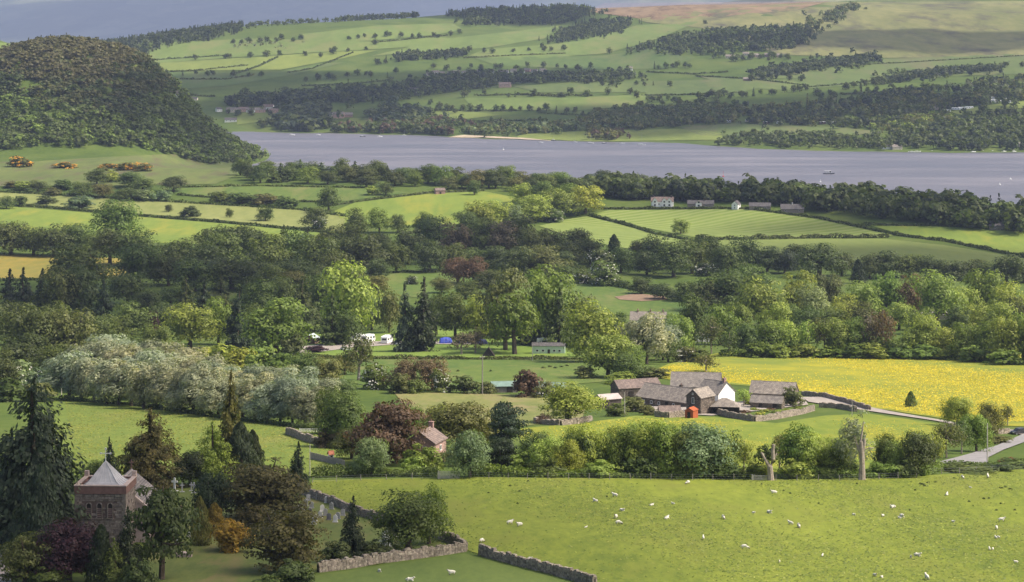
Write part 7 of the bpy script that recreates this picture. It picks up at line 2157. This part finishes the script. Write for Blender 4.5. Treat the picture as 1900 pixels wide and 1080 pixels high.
# ------------------------------------------------------------------ sheep (body one continuous mesh per animal)
WOOL, _nt = _new('wool')
_g = _pos(_nt, obj=True)
_s = _nt.nodes.new('ShaderNodeSeparateXYZ')
_nt.links.new(_g, _s.inputs[0])
_leg = _ramp(_nt, _s.outputs[2], [(0.28, (0, 0, 0)), (0.38, (1, 1, 1))])
_head = _ramp(_nt, _s.outputs[0], [(0.66, (1, 1, 1)), (0.74, (0, 0, 0))])
_wl = _ramp(_nt, _noise(_nt, _g, 9.0, 4), [(0.3, (0.50, 0.46, 0.38)), (0.7, (0.72, 0.69, 0.60))])
_c = _mix(_nt, (0.22, 0.19, 0.16), _wl, _math(_nt, 'MULTIPLY', _leg, _head))
_out(_nt, _bsdf(_nt, _c, 0.95, 0.1, _noise(_nt, _g, 14.0, 3), 0.8, 0.05))
def sheep_mesh(pose):
    """skin-modifier body: spine, neck, head, ears, tail and four jointed legs"""
    lie = pose == 'lie'
    zb = 0.36 if lie else 0.62
    V, E, Rr = [], [], []
    def add(p, r, par=None):
        V.append(p); Rr.append(r)
        if par is not None:
            E.append((par, len(V) - 1))
        return len(V) - 1
    pel = add((-0.42, 0, zb + 0.02), (0.21, 0.24))
    mid = add((0.0, 0, zb), (0.25, 0.27), pel)
    sho = add((0.38, 0, zb + 0.02), (0.20, 0.22), mid)
    if pose == 'graze':
        nk = add((0.62, 0, zb - 0.16), (0.11, 0.12), sho)
        hd = add((0.76, 0, zb - 0.36), (0.085, 0.095), nk)
        add((0.86, 0, zb - 0.54), (0.05, 0.055), hd)
    else:
        nk = add((0.58, 0, zb + 0.22), (0.11, 0.12), sho)
        hd = add((0.70, 0, zb + 0.36), (0.085, 0.09), nk)
        add((0.90, 0, zb + 0.30), (0.05, 0.055), hd)
    for s in (-1, 1):
        add((V[hd][0] - 0.02, s * 0.17, V[hd][2] + 0.03), (0.025, 0.03), hd)
    tl = add((-0.66, 0, zb + 0.02), (0.05, 0.05), pel)
    add((-0.72, 0, zb - 0.18), (0.035, 0.035), tl)
    for par, x0, back in ((sho, 0.36, False), (pel, -0.42, True)):
        for s in (-1, 1):
            if lie:
                k = add((x0 + 0.1, s * 0.24, 0.16), (0.07, 0.07), par)
                add((x0 + 0.28, s * 0.26, 0.05), (0.035, 0.04), k)
            else:
                k = add((x0 + (0.06 if back else 0.0), s * 0.13, 0.40), (0.085, 0.085), par)
                h = add((x0 - (0.05 if back else -0.01), s * 0.13, 0.22), (0.042, 0.042), k)
                add((x0, s * 0.13, 0.0), (0.036, 0.036), h)
    me = bpy.data.meshes.new('sheep')
    me.from_pydata(V, E, [])
    o = bpy.data.objects.new('sheep_tmp', me)
    COL.objects.link(o)
    sk = o.modifiers.new('skin', 'SKIN')
    for i, r_ in enumerate(Rr):
        me.skin_vertices[0].data[i].radius = r_
    me.skin_vertices[0].data[1].use_root = True
    sb = o.modifiers.new('sub', 'SUBSURF')
    sb.levels = sb.render_levels = 1
    dg = bpy.context.evaluated_depsgraph_get()
    m2 = bpy.data.meshes.new_from_object(o.evaluated_get(dg))
    bpy.data.objects.remove(o)
    m2.materials.clear()
    m2.materials.append(WOOLP if lie else WOOL)
    m2.polygons.foreach_set('use_smooth', [True] * len(m2.polygons))
    m2.name = 'sheep'
    return m2
WOOLP, _nt = _new('wool_resting')
_g = _pos(_nt, obj=True)
_wl = _ramp(_nt, _noise(_nt, _g, 9.0, 4), [(0.3, (0.50, 0.46, 0.38)), (0.7, (0.72, 0.69, 0.60))])
_out(_nt, _bsdf(_nt, _wl, 0.95, 0.1, _noise(_nt, _g, 14.0, 3), 0.8, 0.05))
SHEEP = {k: sheep_mesh(k) for k in ('stand', 'graze', 'lie')}
SL = {'stand': ('white ewe standing', 'standing white ewes'), 'graze': ('white ewe grazing head down', 'grazing white ewes'), 'lie': ('white ewe lying down', 'resting white ewes')}
def sheep(px, py, pose, size=1.0, where='in the bright pasture', g='in the bright pasture'):
    x, y, z = unproj(px, py)
    o = obj('sheep', SHEEP[pose])
    o.location = (x, y, z + 0.02)
    o.rotation_euler = (0, 0, rnd.uniform(0, 6.28))
    k = 0.84 * size
    o.scale = (k, k * 1.05, k)
    lab, gr = SL[pose]
    if size < 0.75:
        lab, gr = lab.replace('ewe', 'lamb'), gr.replace('ewes', 'lambs')
    tag(o, f'{lab} {where}', 'sheep', f'{gr} {g}')
near_sheep = [(946, 974, 's', 1), (964, 978, 's', 1), (894, 1008, 'g', 1), (983, 1038, 'l', .6), (1105, 932, 'l', 1), (1141, 923, 's', 1), (1154, 949, 'l', .9), (1143, 963, 's', 1), (1148, 974, 'g', 1), (1237, 964, 'l', 1), (1087, 980, 'l', .5), (1209, 939, 'l', .7), (1249, 936, 'l', .6), (1276, 899, 'g', 1),
    (1436, 918, 's', 1), (1427, 953, 'l', 1), (1398, 953, 'l', .6), (1342, 964, 'g', 1), (1305, 1002, 's', .8), (1467, 975, 's', .9), (1482, 980, 'g', 1.05), (1382, 1020, 'g', 1.05), (1446, 1045, 's', .6), (1526, 1034, 's', .6), (1584, 957, 'l', .7), (1638, 960, 's', .7), (1657, 943, 'l', 1), (1673, 961, 'l', 1.15), (1669, 964, 's', .6), (1757, 920, 'l', .95), (1786, 889, 'g', 1), (1833, 888, 's', 1.05), (1768, 970, 'l', .7), (1858, 969, 's', 1), (1849, 984, 'g', 1), (1848, 1001, 's', .65), (1852, 1000, 'g', .65), (1836, 1022, 's', .65), (1842, 1022, 'g', .65), (1702, 1033, 'l', 1), (1690, 1037, 's', .7), (1623, 1071, 's', .7), (1636, 1073, 'l', .65), (1720, 1077, 's', 1.05), (1885, 1046, 's', .6), (1290, 886, 'g', .7), (1801, 906, 'l', .5)]
for px, py, p, s in near_sheep:
    sheep(px, py, {'s': 'stand', 'g': 'graze', 'l': 'lie'}[p], s)
for px, py, p, s in ((704, 1062, 'l', .8), (838, 1068, 's', 1), (760, 1079, 'l', 1)):
    sheep(px, py, {'s': 'stand', 'g': 'graze', 'l': 'lie'}[p], s, 'in the lower paddock', 'in the lower paddock')

# rush tufts in the pasture
for px, py, w in ((1712, 900, 12), (1722, 897, 10), (1736, 896, 9), (1716, 903, 9), (1708, 899, 9), (1770, 889, 8), (1858, 907, 14), (1874, 909, 12), (1866, 905, 9), (1826, 927, 9), (1835, 926, 8), (1798, 932, 8), (1857, 936, 8), (1849, 948, 8), (1883, 948, 8), (1698, 911, 8), (1590, 899, 7), (1413, 900, 6), (1454, 912, 6), (946, 903, 8), (964, 913, 9), (980, 894, 6), (906, 916, 6), (1002, 924, 6), (960, 936, 7), (1466, 917, 6), (1519, 936, 6), (1688, 948, 6), (1126, 923, 6)):
    x, y, z = unproj(px, py)
    tree_at('u', x, y, z, 0.4, 0.75 * w / F * y, 'dk', 'dark rush tuft growing in the sheep pasture', 'dark rush tufts in the sheep pasture', 'f', 'rush_tuft', 'rush tuft')
for px, py, w in ((1008, 684, 10), (1020, 682, 9), (1030, 684, 8), (1042, 682, 8), (1052, 680, 9), (850, 690, 8), (910, 690, 6)):
    x, y, z = unproj(px, py)
    tree_at('u', x, y, z, 0.9, w / F * y, 'dk', 'dark rush tuft growing in the hedged pasture', 'dark rush tufts in the hedged pasture', 'f', 'rush_tuft', 'rush tuft')
# garden flowers and lane-side bushes
for px, py, c in ((1400, 762, 'yl'), (1420, 764, 'yl'), (1440, 766, 'yl'), (1460, 764, 'yl'), (1480, 760, 'yl'), (1380, 766, 'wn'), (1432, 762, 'wn'), (1410, 770, 'yl'), (1450, 770, 'yl'), (1470, 768, 'wn')):
    x, y, z = unproj(px, py)
    tree_at('u', x, y, z, 0.9, 3.4, c, f'{"yellow" if c == "yl" else "reddish"} flower bed clump inside the farm garden wall', f'{"yellow" if c == "yl" else "reddish"} flower clumps in the farm garden', 'f', 'flower_clump', 'flower clump')
x, y, z = unproj(1868, 860)
tree_at('u', x, y, z, 1.4, 4.0, (0.40, 0.05, 0.04), 'small red flowering bush beside the tarmac lane', None, 'n', 'flowering_bush', 'bush')
x, y, z = unproj(1206, 560)
field('bare_patch', 'bare brown earth patch in the shaded pasture', [(1140, 552), (1180, 546), (1230, 550), (1240, 557), (1190, 560), (1150, 557)], plain('bare_earth', (0.22, 0.15, 0.10), 0.95, 0.1, 0.25, 0.2, 0.3), 1.8, step=3)

# ------------------------------------------------------------------ grass tufts and buttercup heads standing in the fields
def tufts(name, label, P, n, cols, w, h, seed, clump=0.02, cut=0.0):
    rng = np.random.default_rng(seed)
    W = np.array([unproj(*p) for p in densify(P, 40)])[:, :2]
    PP = [tuple(p) for p in W]
    x0, x1, y0, y1 = W[:, 0].min(), W[:, 0].max(), W[:, 1].min(), W[:, 1].max()
    X, Y = rng.uniform(x0, x1, n * 4), rng.uniform(y0, y1, n * 4)
    ins = np.zeros(len(X), bool)
    for i in range(len(PP)):
        (xa, ya), (xb, yb) = PP[i], PP[(i + 1) % len(PP)]
        c = (ya > Y) != (yb > Y)
        ins ^= c & (X < (xb - xa) * (Y - ya) / ((yb - ya) if abs(yb - ya) > 1e-9 else 1e-9) + xa)
    den = np.sin(X * clump + 1.3 * np.sin(Y * clump * 0.31)) * np.sin(Y * clump * 0.43 + 1.7 * np.sin(X * clump * 0.7)) + 0.5 * np.sin(X * clump * 3.1 + Y * clump * 0.9) + rng.normal(size=len(X)) * 0.42
    ins &= den > cut
    X, Y = X[ins][:n], Y[ins][:n]
    n = len(X)
    hh = h * rng.uniform(0.6, 1.5, n)
    Z = ground(X, Y) + 0.03 + 0.00016 * Y + hh * 0.4
    N = np.column_stack([rng.normal(size=n) * 0.3 + 0.15, rng.normal(size=n) * 0.3 - 0.45, np.ones(n)])
    T = np.column_stack([rng.normal(size=n), rng.normal(size=n) * 0.3, rng.normal(size=n) * 0.15])
    V, Fa = leaf_cards(np.column_stack([X, Y, Z]), N, hh, w / h, T, rng)
    C = np.array(cols)[rng.integers(len(cols), size=n)] * rng.uniform(0.8, 1.2, (n, 1))
    o = obj(name, np_mesh(name, V, Fa, [TUFT], cols=np.repeat(C, 4, axis=0)))
    return tag(o, label, 'grass', kind='stuff')
tufts('pasture_grass', 'short tufty grass of the sheep pasture', [(580, 895), (860, 888), (1400, 892), (1700, 888), (1900, 874), (2200, 868), (2200, 1110), (1150, 1110), (1104, 1092), (892, 1036), (868, 1026), (700, 972), (600, 932)], 30000, [(0.125, 0.16, 0.022), (0.175, 0.205, 0.028), (0.21, 0.225, 0.04), (0.10, 0.135, 0.02)], 0.32, 0.16, 51, 0.05, -0.3)
tufts('slope_grass', 'longer grass of the olive pasture', [(120, 742), (420, 778), (590, 800), (650, 856), (580, 880), (140, 880)], 9000, [(0.12, 0.15, 0.02), (0.19, 0.21, 0.035), (0.21, 0.21, 0.04)], 0.4, 0.2, 52, 0.05, -0.3)
tufts('buttercup_flowers', 'yellow buttercup heads over the meadow', [(1200, 696), (1240, 680), (1330, 660), (1500, 656), (1700, 658), (2200, 668), (2200, 778), (1800, 785), (1742, 774), (1612, 754), (1500, 726), (1380, 714), (1250, 704)], 42000, [(0.45, 0.355, 0.016), (0.50, 0.395, 0.016), (0.32, 0.30, 0.025)], 0.42, 0.34, 53, 0.022, 0.32)
tufts('meadow_flowers', 'scattered buttercups in the farm meadow', [(980, 800), (1180, 776), (1320, 778), (1440, 790), (1600, 772), (1740, 790), (1740, 846), (1330, 874), (990, 866)], 6000, [(0.34, 0.31, 0.03), (0.20, 0.24, 0.04), (0.40, 0.35, 0.03)], 0.34, 0.24, 54, 0.05, 0.4)

# ------------------------------------------------------------------ broken cloud out of view, placed to cast the cloud shadows, and haze
def clouds():
    ALT = 1500.0
    m, nt = _new('cloud')
    d = nt.nodes.new('ShaderNodeBsdfDiffuse')
    d.inputs[0].default_value = (0.9, 0.9, 0.9, 1)
    t = nt.nodes.new('ShaderNodeBsdfTranslucent')
    t.inputs[0].default_value = (0.9, 0.9, 0.9, 1)
    mx = nt.nodes.new('ShaderNodeMixShader')
    mx.inputs[0].default_value = 0.5
    nt.links.new(d.outputs[0], mx.inputs[1]); nt.links.new(t.outputs[0], mx.inputs[2])
    _out(nt, mx.outputs[0])
    spots = [  # shadow centre (photo pixel), half-sizes in metres across and deep
        ((150, 960), 75, 60), ((30, 1030), 60, 50), ((420, 1000), 45, 30),
        ((140, 560), 160, 190), ((860, 470), 125, 90), ((1180, 490), 105, 70), ((1560, 480), 150, 80), ((1800, 480), 110, 60),
        ((1480, 372), 110, 50), ((1700, 400), 150, 60),
        ((340, 215), 130, 170), ((560, 190), 260, 260), ((900, 150), 260, 200), ((420, 150), 260, 160), ((1300, 210), 320, 200), ((1620, 200), 260, 220), ((1760, 72), 420, 260), ((1450, 80), 200, 120), ((950, 30), 300, 220), ((120, 40), 2600, 3600), ((420, 20), 2600, 5000), ((700, 10), 2400, 4000),  # last three added to darken the far plain and its haze
    ]
    mb = MB()
    r = random.Random(3)
    ico_v, ico_f = [], []
    n1, n2 = 14, 8
    for i in range(n2 + 1):
        for k in range(n1):
            a, b = math.pi * i / n2, 2 * math.pi * k / n1
            ico_v.append((math.sin(a) * math.cos(b), math.sin(a) * math.sin(b), math.cos(a)))
    for i in range(n2):
        for k in range(n1):
            ico_f.append((i * n1 + k, (i + 1) * n1 + k, (i + 1) * n1 + (k + 1) % n1, i * n1 + (k + 1) % n1))
    for (px, py), a, b in spots:
        x, y, z = unproj(px, py)
        k = (ALT - z) / SUNV.z
        c = Vector((x, y, z)) + SUNV * k
        for q in range(9):
            ang, rr = r.uniform(0, 6.28), r.uniform(0, 0.75)
            ox, oy = math.cos(ang) * rr * a, math.sin(ang) * rr * b
            s = r.uniform(0.3, 0.55)
            if q == 0:
                ox = oy = 0; s = 0.7
            sx, sy, sz = a * s, b * s, min(a, b) * s * 0.6
            vv = []
            for v in ico_v:
                w = 1 + 0.12 * math.sin(v[0] * 5 + q) * math.cos(v[1] * 4 + v[2] * 3)
                zz = v[2] * sz * w
                vv.append((c.x + ox + v[0] * sx * w, c.y + oy + v[1] * sy * w, c.z + (zz if zz > 0 else zz * 0.25)))
            mb.mesh(vv, ico_f)
    return tag(mb.build('clouds', m, smooth=True), 'broken white cumulus clouds out of view, placed to shade the valley', 'clouds', kind='stuff')
clouds()

def haze():
    m, nt = _new('haze_air')
    v = nt.nodes.new('ShaderNodeVolumePrincipled')
    v.inputs['Color'].default_value = (0.50, 0.60, 0.86, 1)
    v.inputs['Density'].default_value = 4.4e-5
    v.inputs['Anisotropy'].default_value = 0.0
    o = nt.nodes.new('ShaderNodeOutputMaterial')
    nt.links.new(v.outputs[0], o.inputs['Volume'])
    b = MB()
    b.box((0, 17500, 425), (120000, 38000, 1000))
    h = b.build('haze', m)
    return tag(h, 'thin blue summer haze over the whole valley', 'haze', kind='stuff')
haze()
